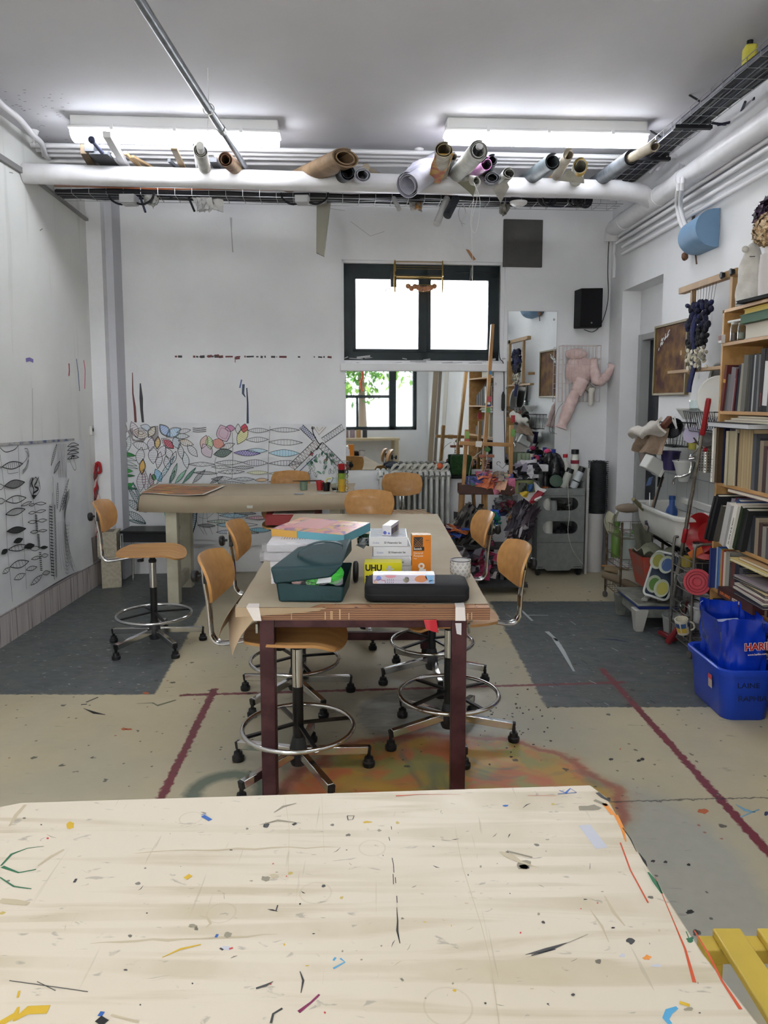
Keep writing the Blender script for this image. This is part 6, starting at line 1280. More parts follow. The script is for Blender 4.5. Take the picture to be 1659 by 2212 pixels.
# ================= BACK WALL =================
BP=lambda px,py,off=.02: BW.hit(px,py,off)
MIRR=mat('mirror_silver','#e4e8e8',.015,1.0)
def mirror(name,label,x0,y0,x1,y1,th=.006,clips=()):
    ua,za=BW.uz(x0,y0,th); ub,zb3=BW.uz(x1,y1,th)
    t=thing(name,label,'mirror',BW.P((ua+ub)/2,zb3,0)); m=W(MBW); m.bb(ua,ub,-th,-.001,zb3,za); m.build('mirror_glass',MIRR,t,smooth=False)
    m=W(MBW); g=.0015; 
    for a in((ua-g,ua,zb3,za),(ub,ub+g,zb3,za),(ua,ub,za,za+g),(ua,ub,zb3-g,zb3)): m.bb(a[0],a[1],-th-.0005,0,a[2],a[3])
    m.build('edge',flat('#56655f',.3),t)
    for x,y in clips:
        p=BP(x,y,th); m=W(); m.lathe([(.0,.008),(.008,.006),(.01,0)],p,seg=12,axis=BW.n); m.build('mirror_clip',CHROME,t)
    return t
mirror('wall_mirror','wide frameless mirror under the window, reflecting a leafy window behind',747,800,1063,1013,clips=((745,826),(1070,829)))
mirror('wall_mirror','tall narrow mirror right of the window, reflecting the right wall',1098,672,1196,1003,clips=((1197,690),(1093,838)))
# dark board, speaker
ua,za=BW.uz(1089,473,.03); ub,zb4=BW.uz(1171,577,.03)
m=W(MBW); m.bb(ua,ub,-.03,-.002,zb4,za); m.build('dark_board',mat('dark_umber_board','#4c4b47',.6,col2='#3c3b39',scale=5,lo=.3,hi=.7,bump=.2,bscale=20),label='square dark grey-brown painted board high on the back wall',cat='board',bevel=.002)
sp=BW.P(*BW.uz(1266,670,.02),0); t=thing('wall_speaker','black loudspeaker mounted high on the back wall','speaker',(sp.x,sp.y,sp.z),BW.th-R(10))
m=MB(); m.add([V(p) for p in((-.11,-.06,-.165),(-.075,-.2,-.165),(.11,-.2,-.165),(.11,-.06,-.165),(-.11,-.06,.165),(-.075,-.2,.165),(.11,-.2,.165),(.11,-.06,.165))],[(0,3,2,1),(4,5,6,7),(0,1,5,4),(1,2,6,5),(2,3,7,6),(3,0,4,7)]); m.build('cabinet',mat('black_speaker_box','#0f1114',.75),t,bevel=.006)
m=MB(); m.box((.0175,-.203,0),(.18,.008,.325)); g_=m.build('grille',mat('black_grille','#06070a',.9),t,bevel=.003)
m=MB(); m.lathe([(.0,0),(.007,0)],(.02,-.2075,-.13),seg=14,axis=(0,-1,0)); m.build('badge',flat('#9a9da0'),t)
m=MB(); m.box((0,-.03,0),(.05,.07,.06)); m.build('wall_bracket',BLACKM,t)
def cable(label,pts,r=.0035,col=BLACKP,cat='cable'): m=W(); m.tube(bez(pts,6),r,6); return m.build('cable',col,label=label,cat=cat)
cable('black cable running from the speaker up along the corner',[BP(1262,712,.1),BP(1280,717,.05),BP(1296,704,.02),BP(1308,675,.01),BP(1314,640,.01),BP(1313,590,.01),BP(1314,545,.01),BP(1317,500,.01)])
# pink papier mache sculpture in a white wire basket
WW=mat('white_coated_wire','#cdbfba',.5)
t=thing('wire_rack','white wire rack on the back wall holding a pink sculpture','rack',BP(1258,870,.05))
U0,Z1=BW.uz(1216,746,.12); U1,Z0=BW.uz(1293,868,.12)
m=W(MBW)
for y in(-.02,-.14):
    m.tube([(U0,y,Z0),(U1,y,Z0),(U1,y,Z1),(U0,y,Z1)],.004,6,closed=True)
    for k in range(1,10): u=U0+(U1-U0)*k/10; m.tube([(u,y,Z0),(u,y,Z1)],.002,4)
    for k in range(1,3): z=Z0+(Z1-Z0)*k/3; m.tube([(U0,y,z),(U1,y,z)],.002,4)
for u in(U0,U1):
    for k in range(5): z=Z0+(Z1-Z0)*k/4; m.tube([(u,-.02,z),(u,-.14,z)],.002,4)
m.build('wires',WW,t)
PK=mat('pink_papier_mache','#dcc6c1',.9,col2='#cbb0ab',scale=14,bump=.6,bscale=18)
t=thing('pink_sculpture','pink papier mache figure with bent limbs, spilling out of the white wire rack','sculpture',BP(1255,870,.08))
def limb(nm,pts,rr,m_=None,o=.1):
    m=W(); P_=bez([BP(x,y,of) for x,y,of in pts],5); k=len(P_); R_=[rr[min(int(i*(len(rr)-1)/(k-1)),len(rr)-2)]*(1-(i*(len(rr)-1)/(k-1))%1)+rr[min(int(i*(len(rr)-1)/(k-1))+1,len(rr)-1)]*((i*(len(rr)-1)/(k-1))%1) for i in range(k)]
    R_=[r_*(1+.08*math.sin(i*2.3)) for i,r_ in enumerate(R_)]; m.tube(P_,R_,14); return m.build(nm,m_ or PK,t,ang=80)
random.seed(3)
m=W(); m.ell(BP(1252,800,.09),(.13,.05,.13),jit=.04); m.ell(BP(1245,765,.10),(.1,.04,.05),jit=.06); m.build('torso',PK,t,ang=80)
limb('bent_arm',[(1283,775,.1),(1283,800,.12),(1292,822,.14),(1310,812,.15),(1322,790,.14)],[.03,.045,.055,.04,.022])
limb('leg',[(1248,835,.12),(1238,860,.14),(1225,890,.16),(1212,925,.16)],[.025,.05,.055,.035])
limb('neck_piece',[(1258,820,.12),(1250,840,.13),(1246,850,.12)],[.06,.06,.04])
limb('dark_piece',[(1268,835,.12),(1280,845,.13)],[.04,.035],flat('#8d8780'))
m=W(); p=BP(1277,850,.14); m.lathe([(.03,.05),(.034,.03),(.022,.0),(.024,-.09),(.015,-.105),(0,-.108)],p,seg=16); m.build('white_bulb',flat('#d2cfc4',.3),t)
cable('thin white string hanging from the pink sculpture towards the grey cart',[BP(1233,925,.15),BP(1232,960,.15),BP(1228,1010,.3),BP(1227,1060,.45),BP(1230,1110,.5),BP(1227,1150,.5),BP(1238,1190,.5),BP(1262,1222,.45)],.002,flat('#c5c1b8'),'string')
cable('thin grey wire curling beside the narrow mirror',[BP(1216,870,.05),BP(1205,885,.04),BP(1196,915,.05),BP(1194,932,.05),BP(1203,938,.06)],.002,flat('#5a5a5c'),'wire')
cable('black cable with an inline switch hanging between the two mirrors',[BP(985,588,.03),BP(1070,590,.03),BP(1077,610,.03),BP(1078,760,.02),BP(1088,790,.02),BP(1089,880,.02),BP(1091,1000,.02)],.004)
m=W(); a=BP(1087,868,.03); m.tube([a+V((0,0,.09)),a+V((0,0,.06)),a+V((0,0,-.05)),a+V((0,0,-.08))],[.006,.016,.017,.012],10,flat=.6); m.build('inline_switch',BLACKP,label='black inline switch on the cable between the mirrors',cat='switch')
# wire cylinder sculpture in the window
t=thing('wire_spool','cylinder of thin brass wires with two end rings hanging in the window','sculpture',BP(900,620,.1))
BR=mat('brass_wire','#a58a4d',.35,.9)
ca,cb=BP(853,597,.12),BP(956,599,.12); ca.z=cb.z=(ca.z+cb.z)/2
for c_ in(ca,cb):
    m=W(); m.tube([c_+V((.008*math.cos(2*PI*k/28),.07*math.cos(2*PI*k/28),.135*math.sin(2*PI*k/28))) for k in range(28)],.004,6,closed=True)
    for k in range(4): a=PI*k/4; m.tube([c_+V((0,.07*math.cos(a),.135*math.sin(a))),c_-V((0,.07*math.cos(a),.135*math.sin(a)))],.002,4)
    m.build('end_ring',BR,t)
m=W()
for k in range(10): a=2*PI*k/10; d_=V((0,.066*math.cos(a),.128*math.sin(a))); m.tube([ca+d_,cb+d_],.0016 if k%3 else .003,4)
m.tube([ca,cb],.003,5); m.build('long_wires',BR,t)
m=W(); c_=ca.lerp(cb,.55)+V((0,0,-.09)); random.seed(2)
for i in range(9): m.ell(c_+V((-.11+.028*i,random.uniform(-.015,.015),random.uniform(-.015,.015))),(.022,.018,.022),jit=.1)
m.build('copper_scrap',flat('#b07a58'),t)
m=W(); a=BP(850,610,.1); m.bar(a+V((0,0,.09)),a+V((0,0,-.04)),.05,.03); m.tube([a+V((-.02,0,-.05)),a+V((-.06,-.02,-.06)),a+V((-.07,-.02,-.08))],.004,6); m.build('black_clamp',BLACKP,label='black clamp at the left end of the wire cylinder in the window',cat='clamp')
m=W(); a=BP(1019,592,.05); m.bar(a+V((0,0,.06)),a+V((0,0,-.06)),.03,.03); m.build('black_clamp',BLACKP,label='black clip with a white cord on the upper right of the window frame',cat='clamp')
cable('thin white cord hanging from the black clip at the window',[BP(1022,560,.05),BP(1018,590,.07),BP(1022,612,.07)],.002,flat('#c9cdd0'),'cord')
m=W(); q=[BP(1007,538,.03),BP(1013,540,.03),BP(1028,560,.03),BP(1022,563,.03)]; m.prism(q,BW.n*-.01); m.build('wood_sliver',flat('#a8784f'),label='small orange-brown wood sliver on the wall above the window',cat='stick')
# sockets
def socket(fr,px,py,label,w_=.05,h_=.08):
    p=fr.hit(px,py,.0); t=thing('wall_socket',label,'socket',p); m=W(); mm=MX.Translation(p)@MX.Rotation(fr.th,4,'Z'); m.M=mm; m.bb(-w_/2,w_/2,-.022,0,-h_/2,h_/2); m.build('plate',flat('#d5d4cf'),t,bevel=.006)
    m=W(mm); m.lathe([(0,0),(.016,0)],(0,-.0225,.005),seg=14,axis=(0,-1,0)); m.build('outlet',flat('#9c9c98'),t)
socket(LW,195,930,'white wall socket on the left wall near the corner'); socket(BW,1322,932,'small white wall switch in the right corner')
# radiator
RM=mat('radiator_enamel','#cbcdca',.45,col2='#b2b4b0',scale=10)
t=thing('cast_radiator','white cast iron column radiator under the mirror','radiator',BP(905,1160,.12))
ux0=BW.uz(822,1090,.12)[0]; ux1=BW.uz(966,1090,.12)[0]; n=13
for k in range(n):
    u=ux0+(ux1-ux0)*k/(n-1); m=W(MBW)
    for y in(-.05,-.11,-.17): m.tube([(u,y,.13),(u,y,.2),(u,y,.8),(u,y,.86)],[.014,.013,.013,.014],8)
    for z in(.855,.13): m.tube([(u,-.03,z-.0),(u,-.05,z+.025),(u,-.17,z+.025),(u,-.19,z)],.02,8)
    m.build('section',RM,t)
for z in(.84,.15): m=W(MBW); m.tube([(ux0-.03,-.11,z),(ux1+.03,-.11,z)],.024,12); m.build('header_pipe',RM,t)
for u in(ux0,ux1): m=W(MBW); m.bb(u-.02,u+.02,-.17,-.05,0,.12); m.build('foot',RM,t)
# plaster shoes on the radiator
for k in range(8):
    px=853+k*15.5; c_=BP(px,1012,.11); random.seed(40+k); t=thing('plaster_cast','white knotted plaster cast on the radiator, %s from the left'%ordn(k),'plaster cast',V((c_.x,c_.y,.88)))
    m=W(); m.M=MX.Translation(V((c_.x,c_.y,.905))); m.tube(bez([(-.03,0,-.015),(-.02,-.03,.02),(.015,-.02,.05),(.03,.01,.02),(0,.03,-.005),(-.025,.01,.03),(.0,-.03,.045)],4),[.013]*25,8); m.ell((0,0,-.01),(.034,.04,.018),jit=.05); m.build('cast_body',flat('#b9b9b0',.8),t)
m=W(); c_=BP(950,1004,.14); m.ell(c_+V((0,0,-.01)),(.03,.02,.025),jit=.1); m.build('orange_scrap',flat('#c0582f'),label='orange crumpled scrap behind the plaster casts by the green mat',cat='scrap')
m=W(); c_=BP(848,1006,.1); m.ell(c_,(.07,.04,.025),jit=.12); m.build('dark_cloth',flat('#2e3742'),label='dark blue crumpled cloth on the shelf edge left of the plaster casts',cat='cloth')
# green grass mat, black rail
GR=mat('artificial_grass','#1c3a1d',.95,col2='#24491f',scale=60,bump=1,bscale=90)
ua,za=BW.uz(974,984,.08); ub,zb5=BW.uz(1018,1026,.08); m=W(MBW); m.bb(ua,ub,-.1,-.03,zb5,za); m.build('grass_mat',GR,label='block of dark green artificial grass hanging by the easel',cat='mat',bevel=.01)
m=W(MBW); m.cyl((BW.uz(975,1030,.05)[0],-.05,BW.uz(975,1030,.05)[1]),(BW.uz(1320,1022,.05)[0],-.05,BW.uz(975,1030,.05)[1]+.02),.018); m.build('wall_rail',mat('dark_pipe','#1e2126',.5),label='long dark pipe running low along the back wall behind the easel and cart',cat='pipe')
# ---- easel
t=thing('studio_easel','tall wooden studio easel in front of the mirrors','easel',(1.25,6.0,0)); EY=6.0
EW=mat('easel_wood','#8d6638',.5,col2='#a57c4a',scale=4); ED=mat('easel_dark_wood','#40251c',.5,col2='#563327',scale=6)
def E(px,py,y=EY): return aty(px,py,y)
def eb(nm,a,b,w_,h_,mm=EW,par=None): m=W(); m.bar(a,b,w_,h_,up=(0,1,0)); return m.build(nm,mm,par or t,bevel=.003)
eb('mast',E(1064,701,6.18),E(1046,985,6.05),.028,.045)
eb('mast',E(1046,985,6.05),E(1043,1160,6.0),.028,.05)
eb('side_post',E(1008,928,6.05),E(998,1108,6.0),.03,.035); eb('side_post',E(1105,918,6.05),E(1100,1170,6.0),.03,.035)
eb('side_post',E(996,1068,6.0),E(990,1215,5.95),.035,.035); eb('side_post',E(1101,1120,6.0),E(1098,1226,5.95),.035,.04,ED)
eb('crossbar',E(992,957,6.0),E(1104,961,6.0),.03,.045)
eb('rear_strut',E(1022,1065,6.2),E(1034,1240,6.35),.03,.03)
eb('lower_post',E(1050,1066,6.0),E(1050,1160,6.0),.02,.05)
m=W(); a,b_=E(990,1048,5.98),E(1108,1048,5.98); z1_,z0_=E(1040,1045,5.98).z,E(1040,1066,5.98).z; m.bb(a.x,b_.x,5.9,5.92,z0_,z1_); m.bb(a.x,b_.x,5.9,6.06,z0_+.0,z0_+.015); m.bb(a.x,b_.x,6.04,6.06,z0_,z1_); m.build('tray',ED,t,bevel=.003)
m=W(); m.box(E(1051,985,5.97),(.12,.05,.022)); m.build('height_block',flat('#8a5038'),t,bevel=.003)
m=W()
for k in range(9): m.box(E(1052-k*.3,996+k*5.2,5.985),(.045,.03,.01))
m.build('ratchet',flat('#6e4130'),t)
m=W(); a=E(1053,971,5.985); m.ell(a,(.025,.01,.018),jit=.15); m.build('green_paint_dab',flat('#3b6a34'),t)
for k,(x,y,c_,w_,h_) in enumerate(((1059,805,'#3f6f9e',.014,.03),(1057,862,'#a3434a',.022,.045),(1056,872,'#c5c5c0',.014,.02),(1056,876,'#2f3a6a',.02,.016),(1055,886,'#4b8140',.02,.04))):
    yy=6.18-.13*(y-701)/284; m=W(); m.box(E(x,y,yy-.024),(w_*1.6,.002,h_)); m.build('paint_dab',flat(c_),t)
for x,y,c_ in((1009,940,'#7d9a52'),(1009,955,'#a3524a'),(1108,935,'#5d8a45'),(1108,905,'#8d2228')):
    m=W(); m.box(E(x,y,6.02),(.034,.004,.06)); m.build('paint_dab',flat(c_),t)
m=W(); m.prism([E(1028,953,5.978),E(1042,953,5.978),E(1040,966,5.978),E(1027,965,5.978)],(0,-.002,0)); m.build('white_paint_dab',flat('#c9c6bf'),t)
cable('looped grey wire hanging from the easel crossbar on the left',[E(1040,975,5.94),E(1022,990,5.93),E(1014,1020,5.93),E(1012,1045,5.92)],.0025,flat('#8f918d'),'wire')
cable('grey wire hanging from the easel down past the tray',[E(1048,975,5.94),E(1052,1000,5.92),E(1040,1030,5.92),E(1030,1040,5.92)],.0025,flat('#8f918d'),'wire')
cable('thin dark cable sagging from the easel tray to the floor pile',[E(1022,1066,5.9),E(1022,1090,5.88),E(1040,1110,5.86),E(1062,1160,5.8),E(1072,1185,5.8)],.003,BLACKP)
m=W(); m.tube([E(1078,1005,5.95),E(1085,1012,5.95),E(1100,998,5.95)],.002,5); m.tube(arc(E(1077,1001,5.95),.015,0,4.5,8),.002,5); m.build('wire_hanger',flat('#55585a'),label='bent wire hanger on the wall strip right of the easel mast',cat='wire')
# ---- heaps (stuff nobody could count)
def heap(name,label,c,sz,n,cols,sheet=.1,seed=1,kind='stuff',cat='paper scraps',flatness=.5,dirv=None):
    random.seed(seed); m=W(); c=V(c)
    for i in range(n):
        while True:
            d=V((random.uniform(-1,1),random.uniform(-1,1),random.uniform(-1,1)))
            if d.length<1: break
        p=c+V((d.x*sz[0],d.y*sz[1],d.z*sz[2])); a=sheet*random.uniform(.4,1.1)
        nrm=V((random.gauss(0,1),random.gauss(0,1)-.6,random.gauss(0,1)*.7+.5)).normalized(); x,y=basis(nrm)
        if dirv is not None: x=V(dirv)+V((random.gauss(0,.2),random.gauss(0,.2),random.gauss(0,.2))); x.normalize(); y=nrm.cross(x).normalized()
        asp=random.uniform(.25,.9) if dirv is None else random.uniform(.08,.25); ph=random.uniform(0,6); cr=random.uniform(.08,.25)*a
        m.grid(lambda u,v:p+x*((u-.5)*a)+y*((v-.5)*a*asp)+nrm*(cr*math.sin(u*5+ph)*math.cos(v*4+ph)),3,3,random.randrange(len(cols)))
    return m.build(name,[flat(c_,.6) for c_ in cols],label=label,cat=cat,kind=kind,smooth=False)
c0=E(1052,1030,5.95)
heap('coloured_scraps','heap of orange and pink crumpled plastic scraps on the easel tray',E(1062,1040,5.94),(.15,.06,.07),70,('#c26a45','#c98a6a','#b0607f','#c9788f','#d2a58a','#4a4f8f','#b84a4a','#a9a39a'),.14,2)
heap('dark_scraps','small heap of teal and black scraps at the left of the easel tray',E(1025,1038,5.96),(.07,.05,.04),26,('#22403c','#1e2a2c','#3f5f55','#2c2f33'),.09,3)
heap('green_scraps','heap of olive and white scraps at the right of the easel tray',E(1092,1040,5.97),(.06,.05,.04),22,('#7a8348','#a9a98d','#b5aeb0','#6b7240'),.1,4)
heap('paper_scraps','heap of white and black torn paper beside the easel on the wall ledge',E(1130,1022,6.15),(.12,.08,.07),60,('#a8a2b0','#c2c0c6','#1c1d22','#85808f','#2a2b30'),.13,5)
t=thing('collage_poster','white crumpled poster with yellow, olive and dark red patches, hanging between easel and cart','poster',E(1135,1085,5.95))
PA=[E(1108,1050,5.93),E(1150,1040,5.95),E(1180,1060,5.95),E(1150,1092,5.9)]
m=W(); m.grid(lambda u,v:PA[0].lerp(PA[1],u).lerp(PA[3].lerp(PA[2],u),v)+V((0,.015*math.sin(u*6+v*5),.008*math.sin(v*8))),8,8,0,.002); m.build('white_sheet',flat('#c9c7c6'),t)
def patch(q,col,o=-.03): m=W(); m.grid(lambda u,v:q[0].lerp(q[1],u).lerp(q[3].lerp(q[2],u),v)+V((0,o+.012*math.sin(u*5+v*4),0)),5,5,0,.002); m.build('coloured_patch',flat(col),t)
patch([E(1108,1038,5.93),E(1150,1036,5.93),E(1155,1062,5.93),E(1112,1066,5.93)],'#5f6335'); patch([E(1118,1042,5.91),E(1136,1042,5.91),E(1134,1060,5.91),E(1118,1062,5.91)],'#3b4036',-.045); patch([E(1118,1058,5.92),E(1140,1060,5.92),E(1136,1074,5.92),E(1124,1070,5.92)],'#c2a32c',-.045)
patch([E(1137,1046,5.92),E(1150,1044,5.92),E(1149,1060,5.92),E(1139,1061,5.92)],'#234a7a',-.045); patch([E(1160,1058,5.92),E(1175,1064,5.92),E(1150,1088,5.9),E(1140,1084,5.9)],'#8c1f2c',-.03); patch([E(1160,1068,5.92),E(1168,1071,5.92),E(1158,1082,5.9),E(1151,1079,5.9)],'#d3d0d0',-.042)
heap('newspaper_strips','bundle of grey newspaper strips hanging between the easel and the grey cart',E(1127,1122,5.98),(.11,.08,.13),110,('#5b5660','#8d8790','#37333c','#a8a3a8','#4a4048'),.2,6,dirv=(-.45,0,-.9))
heap('plastic_bags','grey and dark red plastic bags hanging under the right end of the easel tray',E(1092,1090,6.02),(.08,.06,.08),46,('#6f7275','#6c2333','#8f9294','#2c3558','#4f5154'),.12,7,cat='plastic bags')
heap('stacked_leaflets','pile of blue and orange leaflets on a low shelf by the radiator',E(978,1148,5.9),(.09,.08,.055),60,('#1f3f86','#2a55a8','#c06a3c','#b7b2b0','#7a2f3a','#18306a'),.16,8,dirv=(1,0,-.1),cat='leaflets')
heap('grey_cloths','big tangle of grey and olive cloth strips piled left of the easel',E(1012,1150,5.92),(.17,.1,.17),120,('#4b4a47','#5d5b57','#3b3a37','#6f6d69','#2e2d2c'),.2,9,dirv=(-.5,0,-.8),cat='cloths')
heap('mixed_scraps','mixed heap of coloured scraps on the floor under the easel',E(1015,1222,5.78),(.24,.14,.13),150,('#2c2a31','#8f8a90','#8d2a4a','#1e2240','#55525a','#b5aeb0','#3f3c40','#6b2330'),.16,10)
heap('green_plastic','few blue and sea-green plastic scraps beside the upper stool back',E(1072,1122,5.8),(.05,.05,.05),14,('#1f8a6a','#2a4fb0','#b8456a'),.09,11,cat='plastic scraps')
heap('pink_papers','pink and magenta paper scraps hanging behind the stool backs',E(1052,1170,5.85),(.04,.05,.09),22,('#8d3a55','#a3506a','#6b2a40'),.1,12)
t=thing('low_shelf','low dark rack on wheels under the scrap heaps','rack',E(1010,1240,5.8))
m=W(); m.bb(.58,1.12,5.65,5.98,.06,.085); m.build('board',flat('#3a3a3b'),t)
for z in(.34,): m=W(); m.bb(.50,1.0,5.75,5.98,z,z+.02); m.build('shelf',flat('#2b2928'),t)
for x,y in((.62,5.7),(1.08,5.7),(.62,5.94),(1.08,5.94)): m=W(); m.lathe([(0,-.012),(.028,-.012),(.028,.012),(0,.012)],(x,y,.03),seg=14,axis=(1,0,0)); m.build('caster',BLACKP,t)
for x,y in((.56,5.80),(.97,5.80)): m=W(); m.cyl((x,y,.085),(x,y,.34),.012); m.build('post',BLACKM,t)
m=W(); m.box(E(1092,1245,5.85)+V((0,0,0)),(.1,.08,.07)); m.build('grey_block',flat('#5c5e5f'),label='dark grey block on the floor at the end of the scrap heap',cat='block')
cable('bent wire bracket on the wall under the easel tray',[E(1082,1150,6.3),E(1080,1115,6.3),E(1095,1110,6.3),E(1100,1135,6.3)],.003,flat('#4d4f50'),'wire')
# ---- grey plastic cart
CG=mat('grey_abs_plastic','#7d8180',.5,col2='#747877',scale=24,bump=.08,bscale=80); CI=mat('grey_abs_inner','#2d3030',.8)
t=thing('storage_cart','grey plastic storage cart on casters with oval drawer openings','cart',(1.51,6.42,0),R(2))
cx0,cx1,fy,by=-.2,.205,-.14,.2
def plate_with_hole(m,x0,x1,z0,z1,hx0,hx1,hz0,hz1,y0,y1,n=10):
    # stadium hole: build ring quads between outer rect and stadium
    r=(hz1-hz0)/2; zc=(hz0+hz1)/2; ins=[]; 
    for i in range(n+1): a=PI/2-PI*i/n; ins.append((hx1-r+r*math.cos(a),zc+r*math.sin(a)))
    for i in range(n+1): a=-PI/2-PI*i/n; ins.append((hx0+r+r*math.cos(a),zc+r*math.sin(a)))
    out=[]
    for i,(x,z) in enumerate(ins):
        k=i%(n+1); right=i<=n
        f=k/n
        X=x1 if right else x0
        if k==0: out.append((X,z1 if right else z0))
        elif k==n: out.append((X,z0 if right else z1))
        else: out.append((X,(z1+(z0-z1)*f) if right else (z0+(z1-z0)*f)))
    N_=len(ins); vs=[V((x,y0,z)) for x,z in ins]+[V((x,y0,z)) for x,z in out]+[V((x,y1,z)) for x,z in ins]
    fs=[(i,(i+1)%N_,(i+1)%N_+N_,i+N_) for i in range(N_)]+[((i+1)%N_,i,i+2*N_,(i+1)%N_+2*N_) for i in range(N_)]
    m.add(vs,[f[::-1] for f in fs])
m=MB(); m.bb(cx0,cx0+.012,fy+.01,by,.06,.82); m.bb(cx1-.012,cx1,fy+.01,by,.06,.82); m.bb(cx0,cx1,by-.012,by,.06,.9); m.bb(cx0,cx1,fy+.012,by,.74,.75); 
for z in(.07,.297,.498,.70): m.bb(cx0,cx1,fy+.012,by,z-.006,z+.006)
m.prism([(cx0,fy+.01,.745),(cx0,by,.745),(cx0,by,.90),(cx0,by-.06,.90)],(.012,0,0)); m.prism([(cx1-.012,fy+.01,.745),(cx1-.012,by,.745),(cx1-.012,by,.90),(cx1-.012,by-.06,.90)],(.012,0,0))
m.build('body',CG,t)
zf=[(.075,.295),(.297,.497),(.498,.70),(.70,.76)]
m=MB(); m.prism([(cx0,0,.294),(cx0,0,.085),(cx0+.05,0,.085),(cx0+.09,0,.05),(cx1-.12,0,.05),(cx1-.08,0,.085),(cx1,0,.085),(cx1,0,.294)],(0,.012,0)); 
m.M=MX.Translation(V((0,fy,0))); m.v=[v+V((0,fy,0)) for v in m.v]; m.M=None; m.build('bottom_drawer',CG,t)
for k,(za_,zb_) in enumerate(zf[1:3]):
    m=MB(); plate_with_hole(m,cx0,cx1,za_+.002,zb_-.002,cx0+.045,cx1-.055,za_+.074,zb_-.015,fy,fy+.014); m.build('drawer',CG,t)
m=MB(); m.bb(cx0,cx1,fy-.003,fy+.014,.702,.765); m.build('top_tray',CG,t,bevel=.003)
m=MB(); m.bb(cx0-.06,cx0-.002,.0,.19,.085,.62); m.build('side_column',CG,t,bevel=.01)
for x,y in((cx0+.02,fy+.04),(cx1-.03,fy+.04),(cx0+.02,by-.03),(cx1-.03,by-.03)):
    m=MB(); m.lathe([(0,-.014),(.03,-.014),(.033,0),(.03,.014),(0,.014)],(x,y,.033),seg=18,axis=(1,.2,0)); m.cyl((x,y,.04),(x,y,.09),.014); m.build('caster',BLACKP,t)
def cartp(x,y,z): return V((1.51+x,6.42+y,z))
for k,(x,z,r_,h_,c_) in enumerate(((-.095,.35,.047,.17,'#c9c9c4'),(-.115,.51,.044,.175,'#c9c9c4'),(-.045,.52,.03,.13,'#8f9392'))):
    m=W(); p=cartp(x,-.075,(.304 if k==0 else .505)); m.lathe([(0,0),(r_,0),(r_,h_),(r_*.85,h_+.018),(0,h_+.022)],p,seg=20); m.build('white_bottle',flat(c_,.4),label=('white squat bottle seen through the lower oval opening of the cart','white squat bottle seen through the upper oval opening of the cart','grey clear tub beside the white bottle in the upper oval opening')[k],cat='bottle')
heap('black_bags','crumpled black plastic inside the lower oval opening of the cart',cartp(.06,-.07,.38),(.08,.04,.055),30,('#15161a','#222329'),.07,21,cat='plastic bag')
heap('dark_cloths','olive and grey rags inside the upper oval opening of the cart',cartp(.06,-.07,.585),(.08,.04,.05),28,('#2f3226','#6d706f','#24261f'),.07,22,cat='rags')
# on top of the cart
def topz(px,y): return .752
def onc(px,y,z=.752): return V(((px-PXC)/F*y*1.0,y,z))
bottle('bottle','white bottle with a red cap and a round white label standing on the cart',onc(1222,6.50),.042,.29,'#c9c9c4','#b3202c',.4,.1,('#27423a',.2,.5)); bottle('bottle','tall white tube bottle with a black cap and dark red band on the cart',onc(1243,6.52),.036,.33,'#cfcfc8','#1d1d1f',.8,.12,('#8a2434',.62,.72),capr=.8,sh=.75)
bottle('bottle','clear bottle with a blue cap behind the black bag on the cart',onc(1196,6.56),.04,.33,'#c9d0d0','#2a3a8f',.3,.1,trans=True)
t=bottle('spray_can','white spray can with a black cap, tilted to the right at the cart front',onc(1240,6.36,.757),.032,.2,'#b5bcc0','#17181a',.75,.22,('#2b2d30',.3,.36),rot=(0,R(24),0),capr=.9,sh=.72,cat='spray can')
bottle('spray_can','pale spray can with a black cap, less tilted, left of the other can',onc(1218,6.40,.757),.034,.18,'#aeb1aa','#17181a',.75,.22,rot=(0,R(22),0),capr=.9,sh=.72,cat='spray can')
bottle('bottle','small black bottle with an orange base band at the front of the cart',onc(1180,6.34),.026,.15,'#15161a','#15161a',.7,.2,('#a85a2c',.02,.16),capr=.8)
bottle('bottle','dark navy bottle with a white cap at the back left of the cart',onc(1157,6.5,.80),.024,.2,'#171a2c','#c4c4c2',.6,.15,capr=.6)
m=W(); m.box(onc(1172,6.34,.935),(.1,.07,.06)); m.box(onc(1180,6.34,.92),(.02,.02,.03)); m.build('white_box',flat('#c9c9cb'),label='white plastic block resting on top of the small black bottle',cat='box',bevel=.008)
m=W(); m.lathe([(0,0),(.056,0),(.056,.012),(.05,.016),(0,.016)],onc(1203,6.33,.82),seg=28,axis=(0,-1,.5)); m.build('green_lid',flat('#3f5547'),label='round dark green lid leaning at the front of the cart',cat='lid')
for k in range(3): m=W(); p=onc(1123+k*9,6.58,.885); m.cyl(p,p+V((0,0,.16)),.02,seg=14); m.build('pale_green_tube',flat('#84917a',.5),label='pale green cardboard tube standing before the narrow mirror, %s of three'%('left','middle','right')[k],cat='tube')
m=W(); m.bb(1.12,1.36,6.42,6.6,.84,.88); m.build('ledge_board',flat('#8f8f8c'),label='grey ledge carrying the pale green tubes behind the easel',cat='shelf')
bottle('bottle','white bottle with brown lettering left of the navy bottle on the cart',onc(1150,6.56,.84),.022,.2,'#b8b2a5','#b8b2a5',.7,.1,('#6a5a4a',.3,.5),capr=.7)
random.seed(15); m=W(); p=onc(1200,6.45,.90); m.ell(p,(.085,.08,.15),0,16,12,jit=.07); m.ell(p+V((-.05,0,.08)),(.05,.05,.09),0,12,8,jit=.1); m.build('black_bag',mat('black_bin_bag','#101216',.25,bump=.6,bscale=14),label='shiny black plastic bag slumped on top of the cart',cat='bag',ang=80)
